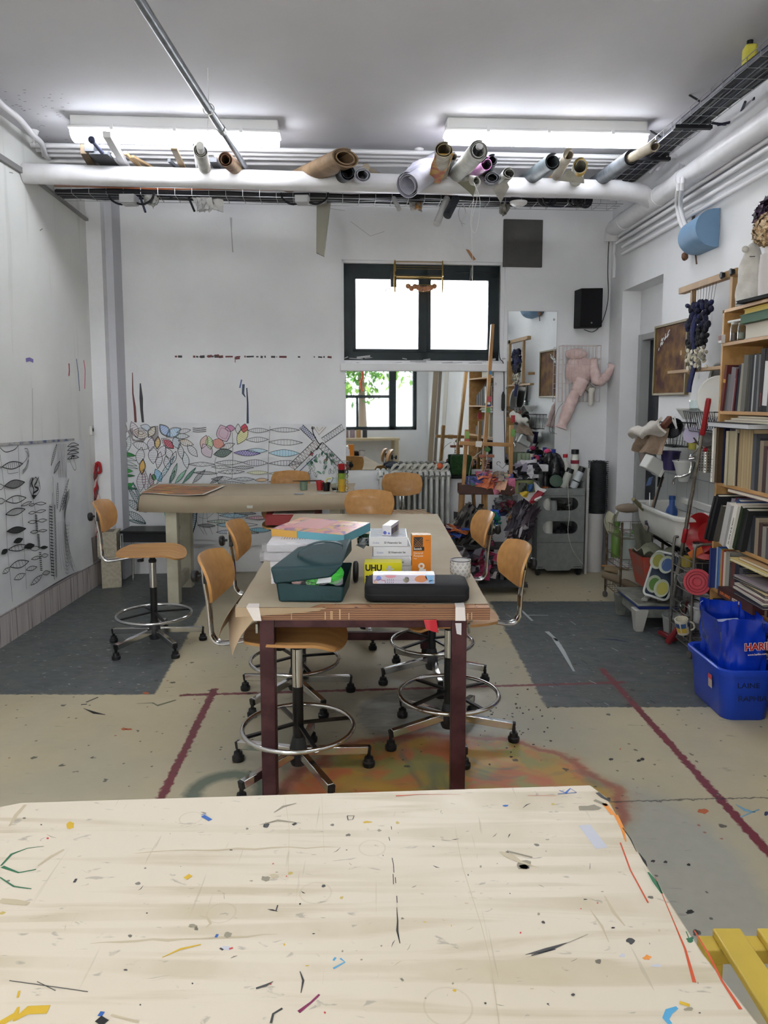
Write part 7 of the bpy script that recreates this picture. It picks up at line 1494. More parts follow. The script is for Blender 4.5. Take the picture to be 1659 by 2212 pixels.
m=W(); m.ell(onc(1183,6.46,1.07),(.03,.03,.022),jit=.05); m.build('pink_ball',flat('#c23a6a'),label='bright pink round cap beside the black bag on the cart',cat='cap')
heap('bottle_tops','jumble of dark and magenta bottle tops behind the black bag',onc(1160,6.56,1.0),(.08,.05,.05),26,('#1b1c24','#a8305a','#5d625f','#2d2f6a'),.06,23,cat='bottle tops')
# board, mesh roll, paper roll
m=W(); a=aty(1262,1236,6.5); m.prism([V((1.752,6.36,0)),V((1.772,6.36,0)),V((1.772,6.70,0)),V((1.752,6.70,0))],(.0,.0,.93)); m.build('white_board',flat('#bebdb9'),label='thin white board standing on edge against the right side of the cart',cat='board')
pr=V((1.868,6.50,0))
m=W(); n=20; m.tube([pr,pr+V((0,0,.52))],.075,24,caps=False); m.tube([pr+V((0,0,.52)),pr],.066,24,caps=False); m.grid(lambda u,v:pr+V((-.075-.001-.05*u,-.05-.03*u+.01*math.sin(v*6),.1+.4*v*(1-.3*u))),6,6,0,.002)
m.build('paper_roll',flat('#c2c0be',.6),label='standing roll of white paper under the black mesh roll in the corner',cat='roll')
mr=V((1.888,6.50,.52)); m=W()
for k in range(26): z=.02+k*.0175; m.tube([mr+V(((.083+.004*math.sin(i*2+k))*math.cos(2*PI*i/30),(.083+.004*math.sin(i*2+k))*math.sin(2*PI*i/30),z+.006*math.sin(i*3.0))) for i in range(30)],.002,4,closed=True)
for k in range(3): m.tube([mr+V(((.06-.014*k)*math.cos(2*PI*i/18),(.06-.014*k)*math.sin(2*PI*i/18),.46)) for i in range(18)],.002,4,closed=True)
m.tube([mr,mr+V((0,0,.45))],.07,20,caps=False); m.build('mesh_roll',mat('dark_wire_mesh','#24282a',.6),label='upright roll of dark chicken wire in the right corner, on the paper roll',cat='roll')
# ---- rear furniture reflected in the mirror
t=thing('rear_workbench','wooden workbench under the rear window, seen only in the mirror','workbench',(1.0,-.85,0))
m=W(); m.bb(.35,1.6,-1.15,-.65,.78,.82); m.build('bench_top',flat('#b9a889'),t)
for x,y in((.4,-1.1),(1.55,-1.1),(.4,-.7),(1.55,-.7)): m=W(); m.bb(x-.03,x+.03,y-.03,y+.03,0,.78); m.build('leg',flat('#b9a889'),t)
for k,(x,c_,n_) in enumerate(((.62,'#8d7a7a','mauve'),(.74,'#9a8791','pale pink'),(.86,'#b08a5a','tan'),(.98,'#3d3d3f','charcoal'))):
    m=W(); m.lathe([(0,0),(.045,0),(.045,.15),(0,.15)],(x,-.95,.82),seg=16); m.build('tin_can',flat(c_),label='%s tin on the rear workbench, reflected in the mirror'%n_,cat='tin')
for k,(x0,x1,w_,c_,h_) in enumerate(((2.08,1.95,.09,'#8d7d68',2.3),(2.08,1.95,.05,'#6c6258',2.5),(2.08,1.98,.06,'#c9c6bd',2.2))):
    m=W(); m.bar((x1,.2+.35*k,0),(x0,.25+.35*k,h_),.04,w_); m.build('leaning_plank',flat(c_),label='%s plank leaning on the right wall nearer the viewer, seen in the mirror'%('brown','dark','white')[k],cat='plank')
m=W(); q=V((.95,-1.12,2.1)); m.tube(bez([q,q+V((.02,0,-.12)),q+V((-.02,0,-.25)),q+V((.01,0,-.4))],5),[.02]*16,8); m.build('orange_chain',flat('#d05a33'),label='orange chain hanging at the rear window, seen in the mirror',cat='chain')
# ================= DRAWN MURALS =================
PAP=mat('mural_paper','#dddfe1',.8,col2='#d4d6d9',scale=4,bump=.12,bscale=7)
class Draw:
    def __init__(s,fr,off,zx,zy,k): s.fr=fr; s.off=off; s.zx=zx; s.zy=zy; s.k=k; s.mb=W(); s.cols=[]; s.lay=0
    def c(s,col):
        if col not in s.cols: s.cols.append(col)
        return s.cols.index(col)
    def P(s,x,y): return s.fr.hit(s.zx+x/s.k,s.zy+y/s.k,s.off+s.lay)
    def line(s,pts,w=.004,col='#26282c'):
        s.lay=.0012; s.mb.ribbon([s.P(*p) for p in pts],s.fr.n,w,s.c(col))
    def curve(s,pts,w=.004,col='#26282c',n=6): s.line([(q.x,q.y) for q in bez([V((x,y,0)) for x,y in pts],n)],w,col)
    def fill(s,pts,col): s.lay=.0006+.00003*len(s.mb.f)%.0004; s.mb.poly([s.P(*p) for p in pts][::-1],s.c(col))
    def leaf(s,x0,y0,x1,y1,h,col='#26282c',hc=None,n=9,w=.004,fill=None,style='v',skew=.5,sag=0):
        a=V((x0,y0,0)); b=V((x1,y1,0)); d=b-a; q=V((-d.y,d.x,0)).normalized(); N_=10
        def e(t,sg): return a+d*t+q*(sg*h*math.sin(PI*t**(.7 if skew<.5 else 1.0 if skew==.5 else 1.4))+sag*math.sin(PI*t))
        up=[e(i/N_,1) for i in range(N_+1)]; dn=[e(i/N_,-1) for i in range(N_+1)]
        if fill: s.fill([(p.x,p.y) for p in up+dn[::-1][1:-1]],fill)
        s.line([(p.x,p.y) for p in up],w,col); s.line([(p.x,p.y) for p in dn],w,col)
        if hc:
            pr=None
            for i in range(1,n):
                t=i/n; u,v_=e(t,.93),e(t,-.93)
                if style=='v': s.line([(u.x,u.y),(v_.x,v_.y)],w*.7,hc)
                elif style=='z':
                    p=u if i%2 else v_
                    if pr: s.line([(pr.x,pr.y),(p.x,p.y)],w*.7,hc)
                    pr=p
                elif style=='x': t2=min(.98,t+1.5/n); u2,v2=e(t2,.9),e(t2,-.9); s.line([(u.x,u.y),(v2.x,v2.y)],w*.7,hc); s.line([(v_.x,v_.y),(u2.x,u2.y)],w*.7,hc)
                elif style=='h':
                    f=-.8+1.6*i/n; s.line([((a+d*t3+q*(f*h*math.sin(PI*t3))).x,(a+d*t3+q*(f*h*math.sin(PI*t3))).y) for t3 in (.08,.3,.5,.7,.92)],w*.6,hc)
    def petal(s,cx,cy,rx,ry,ang,col='#3a3c40',hc=None,n=6,fill=None,w=.004,style='v'):
        dx,dy=math.cos(R(ang))*rx,math.sin(R(ang))*rx; s.leaf(cx-dx,cy-dy,cx+dx,cy+dy,ry,col,hc,n,w,fill,style)
    def build(s,par): return s.mb.build('drawing',[flat(c_,.7) for c_ in s.cols],par,smooth=False)
# ---- coloured mural on the back wall
t=thing('coloured_mural','long white paper mural with coloured marker drawings of flowers and leaves, on the back wall','drawing',BW.P(BW.uz(500,1165)[0],.25,0))
c4=[(262,912),(748,917),(746,1172),(262,1162)]
q=[BW.hit(x,y,.03) for x,y in c4]
def mpap(u,v):
    p=q[0].lerp(q[1],u).lerp(q[3].lerp(q[2],u),v); return p+BW.n*(.004*math.sin(u*17)*v**2+.002*math.sin(v*9))
m=W(); m.grid(mpap,30,12,0,.0008); m.build('paper_sheet',PAP,t)
m=W(); q2=[BW.hit(x,y,.022) for x,y in((262,1155),(590,1166),(590,1178),(262,1172))]; m.prism(q2,BW.n*.001); m.build('under_sheet',flat('#d6d8da',.8),t)
D=Draw(BW,.0372,240,900,3.19); K='#2b2d31'
random.seed(77)
# stems
for pts in([(835,110),(838,250),(833,440)],[(1095,65),(1085,250),(1080,460)],[(725,280),(715,330),(740,470)],[(740,630),(735,800)],[(845,630),(848,700),(835,820)],[(1098,630),(1105,780)]): D.curve(pts,.003,'#4a4c50')
# top left flowers
pet=[(85,95,45,24,110,'#b98a98','#f0'),(85,190,55,24,80,'#b59a4f',0),(115,190,60,22,100,'#7fa892',0),(160,90,60,28,70,'#a35f86',0),(240,75,40,22,20,'#7fb0cf',0),(205,115,60,38,10,'#c2a25c',0),(280,105,45,26,120,'#c2a743',0),(205,200,60,30,15,'#9a9aa0',0),(275,190,50,26,100,'#b59ab5',0),(320,180,45,22,95,'#c79a3f',0),(390,185,55,28,40,'#b03a4f',0),(370,95,55,32,50,'#7f9fd0',0),(430,110,60,34,150,'#86b4d8',0),(450,180,45,28,70,'#7fb7cf',0),(490,135,50,18,0,'#2f8a8a',0),(515,180,55,22,15,'#c79a3f',0),(500,100,50,16,-10,'#8d8f95',0),(200,270,60,30,100,'#a5a5aa',0),(290,265,60,34,90,'#b0a8b5',0),(350,240,50,28,120,'#b7a0b8',0),(400,255,50,24,60,'#a8a8b0',0),(480,240,55,20,80,'#9aa0a8',0),(560,235,55,24,50,'#9fa3ab',0),(515,300,60,22,80,'#8fb0b5',0),(215,345,55,22,95,'#d0962f',0),(330,300,60,22,100,'#a8a0b0',0),(430,285,50,18,110,'#9fa0a8',0),(385,320,50,22,80,'#a9a9ad',0)]
for cx,cy,rx,ry,an,hc,_ in pet: D.petal(cx,cy,rx,ry,an,K,hc,8,'#d3d5d9' if random.random()<.6 else None,.0038)
D.fill([(255,70),(325,62),(328,150),(300,180),(260,130)],'#a09a9c'); D.fill([(110,100),(150,75),(150,150),(170,160),(240,150),(220,180),(150,170)],'#9a9496')
for cx,cy,rx,ry,an,c_,f in((205,115,42,24,10,'#b08a4f','#dcd3bf'),(280,105,42,22,120,'#b59a3a','#d9d0a8'),(320,180,40,17,95,'#c79a3f','#d8c49a')): D.petal(cx,cy,rx,ry,an,K,c_,5,f,.003)
D.petal(205,112,22,12,10,K,None); D.petal(395,188,48,22,40,K,'#b02a40',9,'#cf8a96',.003,'x'); D.petal(370,95,50,27,50,K,'#6f93cf',8,'#b9cce6',.003); D.petal(430,110,54,27,150,K,'#7fb0d8',8,'#c3d8e6',.003); D.petal(215,345,50,18,95,K,'#c98a1f',7,'#e0bd76',.003)
for y in(77,90,102): D.curve([(562,y),(600,y+4),(655,y-2)],.005,'#1f2024')
# middle flowers
D.petal(775,115,62,50,70,K,'#c08aa8',12,'#d3c2cc'); D.petal(775,115,42,32,70,'#a87f96','#c79ab5',8); D.petal(820,80,35,22,0,K,'#c26a9a',7,'#c99ab8'); D.petal(905,130,70,34,120,K,'#b0b04a',12,'#dcdcb4'); D.petal(918,80,32,24,100,K,'#b82f4a',8,'#c95a70'); D.petal(875,85,36,18,90,K,'#bdbdc2',6)
D.petal(640,175,50,26,110,K,'#c79a8a',8,'#d6c0bc'); D.petal(678,180,48,26,80,K,'#7fb55a',8,'#c9d8b9',.003,'x'); D.petal(738,185,48,34,20,K,'#c9685a',9,'#d6aaa0',.003,'x'); D.petal(660,235,55,38,60,K,'#b59ab0',10,'#d0c8d0'); D.petal(800,205,55,20,-20,K,'#9fa08a',7); D.petal(770,250,65,30,-10,K,'#1f3a35',12,'#8f9f9b',.004,'x')
# leaves right
for x0,x1,y,h,c_,hc,st,f in((940,1090,95,16,K,'#8a8c90','v',None),(1095,1300,90,16,K,'#8a8c90','v',None),(930,1085,160,18,K,'#8a8c90','v',None),(1085,1320,175,20,K,'#8a8c90','v',None),(845,1030,248,20,'#2a2550','#4a3f9a','x','#b3aed0'),(930,1080,232,15,K,'#5aa0c0','v','#c5d8e0'),(1085,1300,250,24,K,'#4fa0c4','v','#b9d6e2'),(905,1082,316,22,K,'#3a2f7a','v',None),(1088,1310,322,18,K,'#1f1a6a','v',None),(530,715,328,14,K,'#9a9ca0','z',None),(720,905,318,16,K,'#8a8c90','v',None),(690,830,346,11,K,'#9a9ca0','z',None),(835,985,350,11,K,'#8a8c90','x',None),(735,920,382,15,K,'#5a5c60','z',None),(935,1085,385,12,'#8a8c6a','#a8aa6a','v','#d8dac8'),(1088,1290,390,16,'#6a6c5a','#a8ac7a','v','#d3d8c8'),(840,990,430,13,K,'#8a8c90','z',None),(990,1085,438,12,K,'#c28a4f','v','#e0ccb0'),(1088,1200,448,14,K,'#c9964f','v','#e0ccb0'),(690,835,430,16,K,'#8a8c90','z',None),(735,925,458,12,K,'#7a7c80','v',None),(565,735,385,10,K,'#8a8c90','x',None),
  (680,845,650,16,K,'#2f5a5a','v','#c0cfcf'),(845,1000,662,12,K,'#3a3c40','v','#a0a2a5'),(745,945,682,15,K,'#3f8ab5','z','#b9d3e0'),(925,1095,698,12,K,'#9a3a5a','v','#d8bcc6'),(660,850,722,12,K,'#5a7a6a','v','#c5cfc8'),(725,840,745,13,K,'#4a8fb5','v','#b9d3e0'),(595,720,748,11,K,'#3a3c40','v','#a5a7aa'),(840,1010,745,12,K,'#9a9ca0',None,None),(945,1105,778,15,K,'#2f86a8','v','#8fbfd0'),(725,845,797,12,K,'#8aa0c0','v','#cbd3e0'),(840,1020,800,8,K,'#6a6c70','v',None)):
    D.leaf(x0,y,x1,y+random.uniform(-4,6),h,c_,hc if st else None,11,.0036,f,st or 'v')
for cx,cy in((1180,480),(1240,470)): pass
# braided bands top right
def band(x0,y0,x1,y1,w_,c_,hc,n=9):
    a=V((x0,y0,0)); b=V((x1,y1,0)); d=b-a; q_=V((-d.y,d.x,0)).normalized()*w_
    for sg in(-1,1): D.line([((a+q_*sg).x,(a+q_*sg).y),((b+q_*sg).x,(b+q_*sg).y)],.005,c_)
    pr=a+q_
    for i in range(1,n*2+1): p=a+d*(i/(2*n))+q_*(1 if i%2==0 else -1); D.line([(pr.x,pr.y),(p.x,p.y)],.003,hc); pr=p
band(1310,68,1400,155,16,K,'#2f4a8a'); band(1600,70,1460,165,20,K,'#8a8c90'); band(1380,75,1400,80,6,K,K,2); band(1420,180,1240,355,26,K,'#6b5038',11); band(1440,190,1610,360,22,K,'#3a3c40',9); D.curve([(1385,70),(1395,120),(1432,185),(1455,180)],.008,K); D.curve([(1415,230),(1450,180)],.008,'#17181b')
D.line([(1400,75),(1432,125),(1480,72)],.004,'#a8683f'); D.line([(1415,72),(1434,100),(1460,72)],.004,'#b0a25a'); D.line([(1300,375),(1420,260)],.006,'#2a3a6a')
for i in range(46):
    x=random.uniform(1350,1545); y=random.uniform(250,405); D.petal(x,y,random.uniform(10,22),random.uniform(5,9),random.uniform(30,120),'#6a6c70' if i%3 else '#2f5a45',None,4,random.choice((None,None,'#5a9a78','#2f6a50',None,'#8fb8a0','#c9d3cc')),.0025)
for x,y in((1380,258),(1480,300)): D.petal(x,y,16,8,-20,'#8a2a3a',None,3,'#c26a7a')
# left foliage
for x0,y0,x1,y1,h,f in((55,250,170,270,14,'#3a8a4a'),(60,275,175,305,9,None),(55,300,180,340,10,None),(58,370,150,375,16,'#4a9a52'),(60,405,165,408,9,'#3a7f4a'),(55,510,155,460,22,'#2f8a45'),(60,480,180,500,8,'#3f7a5a'),(70,330,185,360,6,None)): D.leaf(x0,y0,x1,y1,h,'#35503f',None,4,.0035,f)
for x0,y0,x1,y1,h,hc,f in((200,520,215,365,30,'#a0557a',None),(245,520,225,360,20,'#a03a6a',None),(285,500,270,390,16,'#8a3f6a',None),(310,470,440,270,14,'#4aa0b0',None),(345,450,305,360,26,'#2f7fb8','#a9cfe2'),(300,440,290,395,15,'#3f8a4a','#8fc48f'),(410,460,455,320,14,'#5a8a78','#a9bfb5'),(440,460,520,365,13,'#5a9a80','#a8cdbb'),(490,462,585,350,11,'#2f6a55','#7aa894'),(400,460,440,370,11,'#3a5a50','#7a9a90'),(560,460,650,365,14,'#6f7276',None),(680,462,770,410,12,'#55585c',None)): D.leaf(x0,y0,x1,y1,h,'#3a4550',hc,9,.0035,f,'x' if h<17 else 'v')
for x0,y0,x1,y1,h in((95,570,245,660,26),(110,650,240,735,24),(110,710,240,740,10),(115,480,215,640,14),(150,450,225,620,9)): D.leaf(x0,y0,x1,y1,h,'#2f4a50','#3f6068',11,.004,None,'x')
# trunks below table
D.leaf(540,635,520,830,26,'#35473f','#4a6a55',8,.0035,None,'x'); D.curve([(590,632),(585,720),(560,812)],.009,'#1d2f4a'); D.curve([(565,632),(560,720),(535,805)],.006,'#1d2f4a')
for i in range(12): D.line([(563-i*1.5,640+i*14),(589-i*1.8,645+i*14)],.005,'#2f6fa0')
for pts in([(600,640),(590,720),(640,810)],[(640,632),(632,740),(660,815)],[(660,640),(665,720),(700,812)],[(490,640),(495,720),(480,810)],[(600,690),(660,700),(720,650)]): D.curve(pts,.003,'#7a7c80')
D.curve([(365,640),(385,720),(395,800)],.014,'#5fae8f'); D.line([(1105,775),(1130,800),(1150,778),(1140,802)],.006,'#8a2a50')
D.build(t)
# ---- black and white drawing on the left wall
t=thing('ink_drawing','white paper sheet with black marker fish and plant drawings on the left wall','drawing',LW.P(5.0,.3,0))
def lpz(zx_,zy_,off=.02): return LW.hit(zx_/4.808,940+zy_/4.808,off)
a,b_,c_,d_=LW.hit(-60,964,.02),lpz(870,50),lpz(955,1345),LW.hit(-60,1358,.02)
m=W(); m.grid(lambda u,v:a.lerp(b_,u).lerp(d_.lerp(c_,u),v)+LW.n*(.025*max(0,u-.82)*math.sin((u-.82)*18)*(.3+v)+.003*math.sin(u*14)*v*v+.045*max(0,u-.9)**1.0*v*5*.4)+V((0,0,-.012*math.sin(u*PI*2.2)*v)),34,12,0,.0008); m.build('paper_sheet',PAP,t)
D=Draw(LW,.030,0,940,4.808); K='#17181b'
for pts in([(0,200),(45,560),(60,700),(75,1150),(110,1500),(130,1730)],[(190,110),(205,470),(235,900),(262,1350),(275,1600)],[(340,660),(365,780),(385,960)]): D.curve(pts,.004,'#6a6c70')
for x0,y0,x1,y1,h,hc,f,n in((20,330,238,296,38,K,None,10),(-60,330,18,335,14,None,None,4),(45,528,258,488,42,K,'#8a8b8d',14),(-40,545,42,530,30,None,None,4),(60,685,272,650,38,K,None,3),(-40,690,55,680,30,K,None,6),(58,825,262,768,34,'#4a4b4d',None,14),(72,1000,270,970,32,K,'#4a4b4d',16),(85,1190,300,1150,32,K,None,6),(105,1368,300,1310,38,'#6a6b6d',None,6),(28,1440,105,1375,22,K,None,4),(365,712,480,708,14,None,None,3),(300,730,365,718,12,None,None,3),(370,800,478,780,13,None,None,3),(295,812,370,800,13,None,None,3),(390,892,488,880,16,None,None,3),(290,905,388,898,16,None,None,3),(400,995,490,988,12,None,None,3),(315,1010,398,1000,16,K,None,7),(315,1185,418,1170,24,None,None,3),(325,1290,425,1262,16,K,None,5),(430,1255,502,1245,20,K,None,6),(320,1560,440,1450,22,K,None,5),(440,1440,520,1420,22,K,None,6),(145,1500,262,1440,28,'#6a6b6d',None,6),(270,1400,385,1368,22,'#6a6b6d',None,6),(220,735,330,690,14,'#8a8b8d',None,7)):
    D.leaf(x0,y0,x1,y1,h,K,hc,n,.0055 if x1-x0>150 else .004,f)
for x0,y0,x1,y1,h in((140,1115,240,1075,26),(250,1165,360,1140,28),(15,1235,80,1185,24),(418,1170,498,1162,15)): D.leaf(x0,y0,x1,y1,h,K,None,4,.004,K)
# plant head
D.petal(362,545,112,55,95,K,None,4,None,.005); D.curve([(345,440),(330,500),(350,560),(345,620)],.012,K); D.curve([(385,480),(360,530),(400,560),(350,600)],.012,K); D.fill([(325,620),(385,622),(350,668)],K); D.petal(325,490,50,18,95,K,K,7,None,.003); D.petal(395,500,60,18,90,K,None,5,None,.004); D.curve([(370,430),(380,480),(405,430)],.004,K)
D.curve([(255,140),(290,150),(280,240),(200,330)],.004,K); 
for k in range(5): D.curve([(262+k*9,160),(300+k*2-6,220),(290-k*6,330),(235,405-k*10)],.003,'#6a6b6d')
D.curve([(0,130),(60,175),(150,150),(190,105)],.005,K); D.curve([(80,350),(90,400),(190,385)],.003,'#6a6b6d')
# ladder stems
for X0,X1,Y0,Y1 in((362,385,830,1000),(385,410,1030,1180),(405,432,1220,1420)):
    for k in range(10): y=Y0+(Y1-Y0)*k/10; x=X0+(X1-X0)*k/20; D.line([(x,y),(x+24,y+4)],.006,K)
for X,Y0,Y1,w_ in((545,600,1500,1.0),(520,720,1420,1.0)): D.curve([(X,Y0),(X-8,(Y0+Y1)/2),(X+20,Y1)],.005,K)
D.curve([(548,430),(560,700),(580,1000),(590,1480)],.004,K); 
for k in range(24): y=740+k*31; D.line([(512+k*.8,y),(545+k*.9,y+8)],.006,K); D.petal(568+k*.7,y,13,8,90,K,None,3,None,.0035)
for k in range(9): D.curve([(590+k*12,90),(600+k*11,250),(610+k*10,440)],.0035,K if k%3 else '#5a5b5d')
for y in(80,120,160,210): D.leaf(700,y+40,820,y+22,16,K,None,4,.005,None,'v',.5,-14)
for k in range(8): D.curve([(720,560+k*12),(690-k*2,640+k*30),(668+k*3,800+k*60),(700+k*10,1100+k*45)],.004,K if k<2 else '#77787a')
for x0,y0,x1,y1,h in((620,800,715,450,10),(650,780,700,580,10),(595,770,600,490,10),(530,320,590,90,10),(560,400,620,270,14)): D.leaf(x0,y0,x1,y1,h,K,K,12,.0045)
for k in range(6): D.curve([(610+k*22,900),(615+k*20,1150),(640+k*28,1400-k*5)],.003,'#77787a')
D.line([(735,250),(752,215),(775,222)],.012,K); D.curve([(750,200),(790,330),(770,360),(720,250)],.004,K)
for k in range(14): D.curve([(680,930+k*38),(700,945+k*38),(712,930+k*38)],.003,'#6a6b6d')
D.build(t)
m=W(); e0=LW.hit(-60,961,.028); e1=LW.hit(160,947,.028); m.prism([e0,e1,e1+V((0,0,-.016)),e0+V((0,0,-.02))],(.001,0,0)); m.build('masking_strip',mat('blue_grey_stained_strip','#4a5a80',.7,col2='#a9a8a5',scale=10,lo=.42,hi=.55),label='blue-stained tape strip along the top edge of the ink drawing',cat='tape')
# concrete blocks with the twisted red and white cord
CB=mat('pale_concrete_block','#a8a08d',.9,col2='#b7b09e',scale=40,bump=.5,bscale=70)
def cblock(label,c,rz,h): 
    t=thing('concrete_block',label,'concrete block',c,rz); m=MB(); w_,d_=.15,.2
    m.bb(-w_/2,w_/2,-d_/2,d_/2,0,h); m.build('block_body',CB,t,bevel=.004)
    m=MB(); m.bb(-w_*.3,w_*.3,-d_*.32,d_*.32,h-.0,h+.0008); m.build('cavity',flat('#6c675b',.9),t); return t
bp=onz(226,1272,0); cblock('lower pale concrete block in the far left corner',(bp.x+.02,bp.y+.12,0),R(18),.25); cblock('upper pale concrete block, stacked on the other in the far left corner',(bp.x-.0,bp.y+.14,.251),R(10),.20)
t=thing('twisted_cord','twisted red and white paint-soaked cord hanging in the left corner behind the stool','cord',aty(212,1160,6.06))
for k,(c_,ph) in enumerate((('#a3262a',0),('#c9b5b0',2.1),('#6e3a3c',4.2))):
    m=W(); m.tube(bez([aty(206+3*i/16+4*math.sin(i*.9+ph)*.5,1000+160*i/16,6.05)+V((.012*math.cos(i*1.3+ph),-.01*math.sin(i*1.3+ph),0)) for i in range(17)],3),[.011+.004*math.sin(i*.9) for i in range(49)],7); m.build('strand',flat(c_,.8),t)
m=W(); m.tube(bez([aty(207,1003,6.04),aty(214,1000,6.04),aty(217,1018,6.04),aty(211,1022,6.04)],4),.013,7); m.build('strand',flat('#a3262a',.8),t)
m=W(); m.prism([aty(209,1110,6.03),aty(217,1108,6.03),aty(219,1165,6.03),aty(213,1167,6.03)],(0,.004,0)); m.build('red_strip',flat('#b3342c'),t)
# black stool
t=thing('black_stool','low black square stool with chrome legs under the mural','stool',(-1.97,6.05,0))
m=W(); m.bb(-2.145,-1.72,5.93,6.2,.435,.455); m.build('seat',BLACKM,t,bevel=.004)
m=W(); m.bb(-2.125,-1.74,5.95,6.18,.36,.435); m.build('apron',mat('black_apron','#17191f',.5),t)
for x,y in((-2.14,5.94),(-1.735,5.94),(-2.12,6.17),(-1.75,6.17)): m=W(); m.tube([(x,y,.42),(x-(.01 if x<-1.9 else -.01),y,.02)],.011,10); m.tube([(x-(.01 if x<-1.9 else -.01),y,.02),(x-(.01 if x<-1.9 else -.01),y,0)],.013,10); m.build('leg',CHROME,t)
# ================= THINGS ON THE HIGH TABLE =================
HZ=.829
t=thing('painted_sheet','sheet painted in orange, green and brown lying on the left end of the high table','painting',onz(390,1058,HZ))
q=[onz(340,1047,HZ+.004),onz(487,1050,HZ+.004),onz(440,1071,HZ+.004),onz(300,1066,HZ+.004)]
LP,tn,b__=nodes_mat('orange_landscape_painting'); N=NT(tn); P=N.map(N.tc.outputs['Object'],(2,9,1)); n1=N.noise(P,2.3,5,.6)
cc=N.mix(N.step(n1,.47,9),'#4a4a35','#9c6a3f'); cc=N.mix(N.step(N.noise(P,4,4,.4),.57,10),cc,'#b84f22'); cc=N.mix(N.step(N.noise(N.map(P,(1,1,1),0,(4,4,0)),3,4),.6,12),cc,'#c9a23a'); tn.links.new(cc,b__.inputs['Base Color'])
def shp(u,v): return q[0].lerp(q[1],u).lerp(q[3].lerp(q[2],u),v)+V((0,0,.004*math.sin(u*8)+.012*max(0,u-.85)*4*max(0,v-.5)))
m=W(); m.grid(shp,14,8,0,.001); m.build('white_border',flat('#cdc8bd'),t); m=W(); m.grid(lambda u,v:shp(.02+u*.94,.03+v*.93)+V((0,0,.0012)),14,8,0); m.build('painted_area',LP,t)
tub('glass_jar','small jar of murky green water on the high table, a brush across it',onz(656,1058,HZ),(0,0,1),.028,.03,.062,'#6a7f6c',cat='jar')
m=W(); p=onz(638,1058,HZ); m.tube([V((p.x-.02,p.y-.0,HZ+.0665)),V((p.x+.2,p.y+.02,HZ+.069))],[.003,.006],8); m.build('paint_brush',flat('#3d2c22'),label='thin dark brush lying across the jar of green water',cat='brush')
tub('cup','red tapered cup on the high table',V((-.49,5.62,HZ)),(0,0,1),.022,.03,.07,'#9c1f25',cat='cup')
tub('cup','black cup between the red cup and the glass coffee pot',V((-.435,5.56,HZ)),(0,0,1),.024,.03,.065,'#141518',cat='cup')
t=thing('coffee_pot','glass coffee pot with a pale yellow handle behind the stacked cups','coffee pot',V((-.355,5.60,HZ)))
m=MB(); m.lathe([(0,0),(.04,0),(.052,.03),(.052,.055),(.036,.09),(.04,.1),(.037,.1),(.033,.09),(.049,.055),(.049,.03),(.038,.004),(0,.004)],seg=22); m.build('glass_body',GLASS,t); m=MB(); m.lathe([(0,.004),(.037,.005),(.045,.02),(0,.02)],seg=18); m.build('coffee',flat('#3a2a20'),t)
m=MB(); m.tube([V((-.06,-.01,.01)),V((-.085,-.01,.025)),V((-.09,-.01,.06)),V((-.075,-.01,.09)),V((-.045,-.01,.095))],.007,8); m.build('handle',flat('#c9c38a'),t)
cs=V((-.315,5.50,HZ)); 
t=thing('cup_rack','thin wire rack holding a column of stacked cups','rack',cs)
m=W()
for k in range(5): a=2*PI*k/5+.3; m.tube([cs+V((.045*math.cos(a),.045*math.sin(a),0)),cs+V((.042*math.cos(a),.042*math.sin(a),.23))],.0018,5)
for z in(.002,.23): m.tube([cs+V((.045*math.cos(a),.045*math.sin(a),z)) for a in [2*PI*k/20 for k in range(20)]],.0018,5,closed=True)
m.build('wires',STEEL,t)
for k,(z,c_,n_,h_) in enumerate(((.004,'#c29a2c','yellow','.05'),(.048,'#c4a337','lighter yellow','.05'),(.092,'#86a33a','green','.05'),(.128,'#15151b','black','.04'),(.165,'#a31f24','red','.045'))):
    t=thing('stacked_cup','%s cup in the wire rack, %s from the bottom'%(n_,ordn(k)),'cup',cs+V((0,0,z)),group='stacked cups in the wire rack'); m=MB(); h_=float(h_); r0=.024; m.lathe([(0,0),(r0,0),(.033,h_),(.031,h_),(.022,.003),(0,.003)],seg=20); m.build('cup_body',flat(c_,.3),t)
    m=MB(); m.tube(arc(V((.034,0,h_*.55)),.013,-1.6,1.6,8),.0035,6); m.build('handle',flat(c_,.3),t)
for k,(x,y,w_,c_) in enumerate(((-.62,5.37,.07,'#8a9096'),(-.44,5.40,.09,'#a8aaa4'))):
    m=W(); m.bb(x-w_/2,x+w_/2,y-.015,y+.02,HZ,HZ+.006); m.build('small_palette',flat(c_),label='flat %s plastic palette on the high table'%('blue-grey' if k==0 else 'pale clear'),cat='palette',bevel=.001)
# ================= THINGS ON THE MIDDLE TABLE =================
TZ=.7515
def bx(name,label,cat,x0,x1,y0,y1,z0,z1,mt,rz=0,bevel=.002,parent=None,pn='box_body'):
    t=parent or thing(name,label,cat,((x0+x1)/2,(y0+y1)/2,z0),rz); sx,sy=x1-x0,y1-y0; m=MB(); m.bb(-sx/2,sx/2,-sy/2,sy/2,0,z1-z0); m.build(pn,mt,t,bevel=bevel); return t
def front(t,sy,items,M0=None):
    "items drawn on the -y face of a thing: (kind, args)"
    pass
WP=mat('white_pack','#cfcdd0',.5,col2='#c2c0c4',scale=12); FILM=mat('shrink_film','#f6f6f8',.12,trans=.9,ior=1.1,bump=.8,bscale=26)
zz=TZ; random.seed(6)
for k in range(4):
    bx('sketch_pad','thin white pad in the stack left of the teal bag, %s from the bottom'%ordn(k),'pad',-.468,-.20,3.0,3.2,zz,zz+.022,WP,R(random.uniform(-2,2)),.001); zz+=.0235
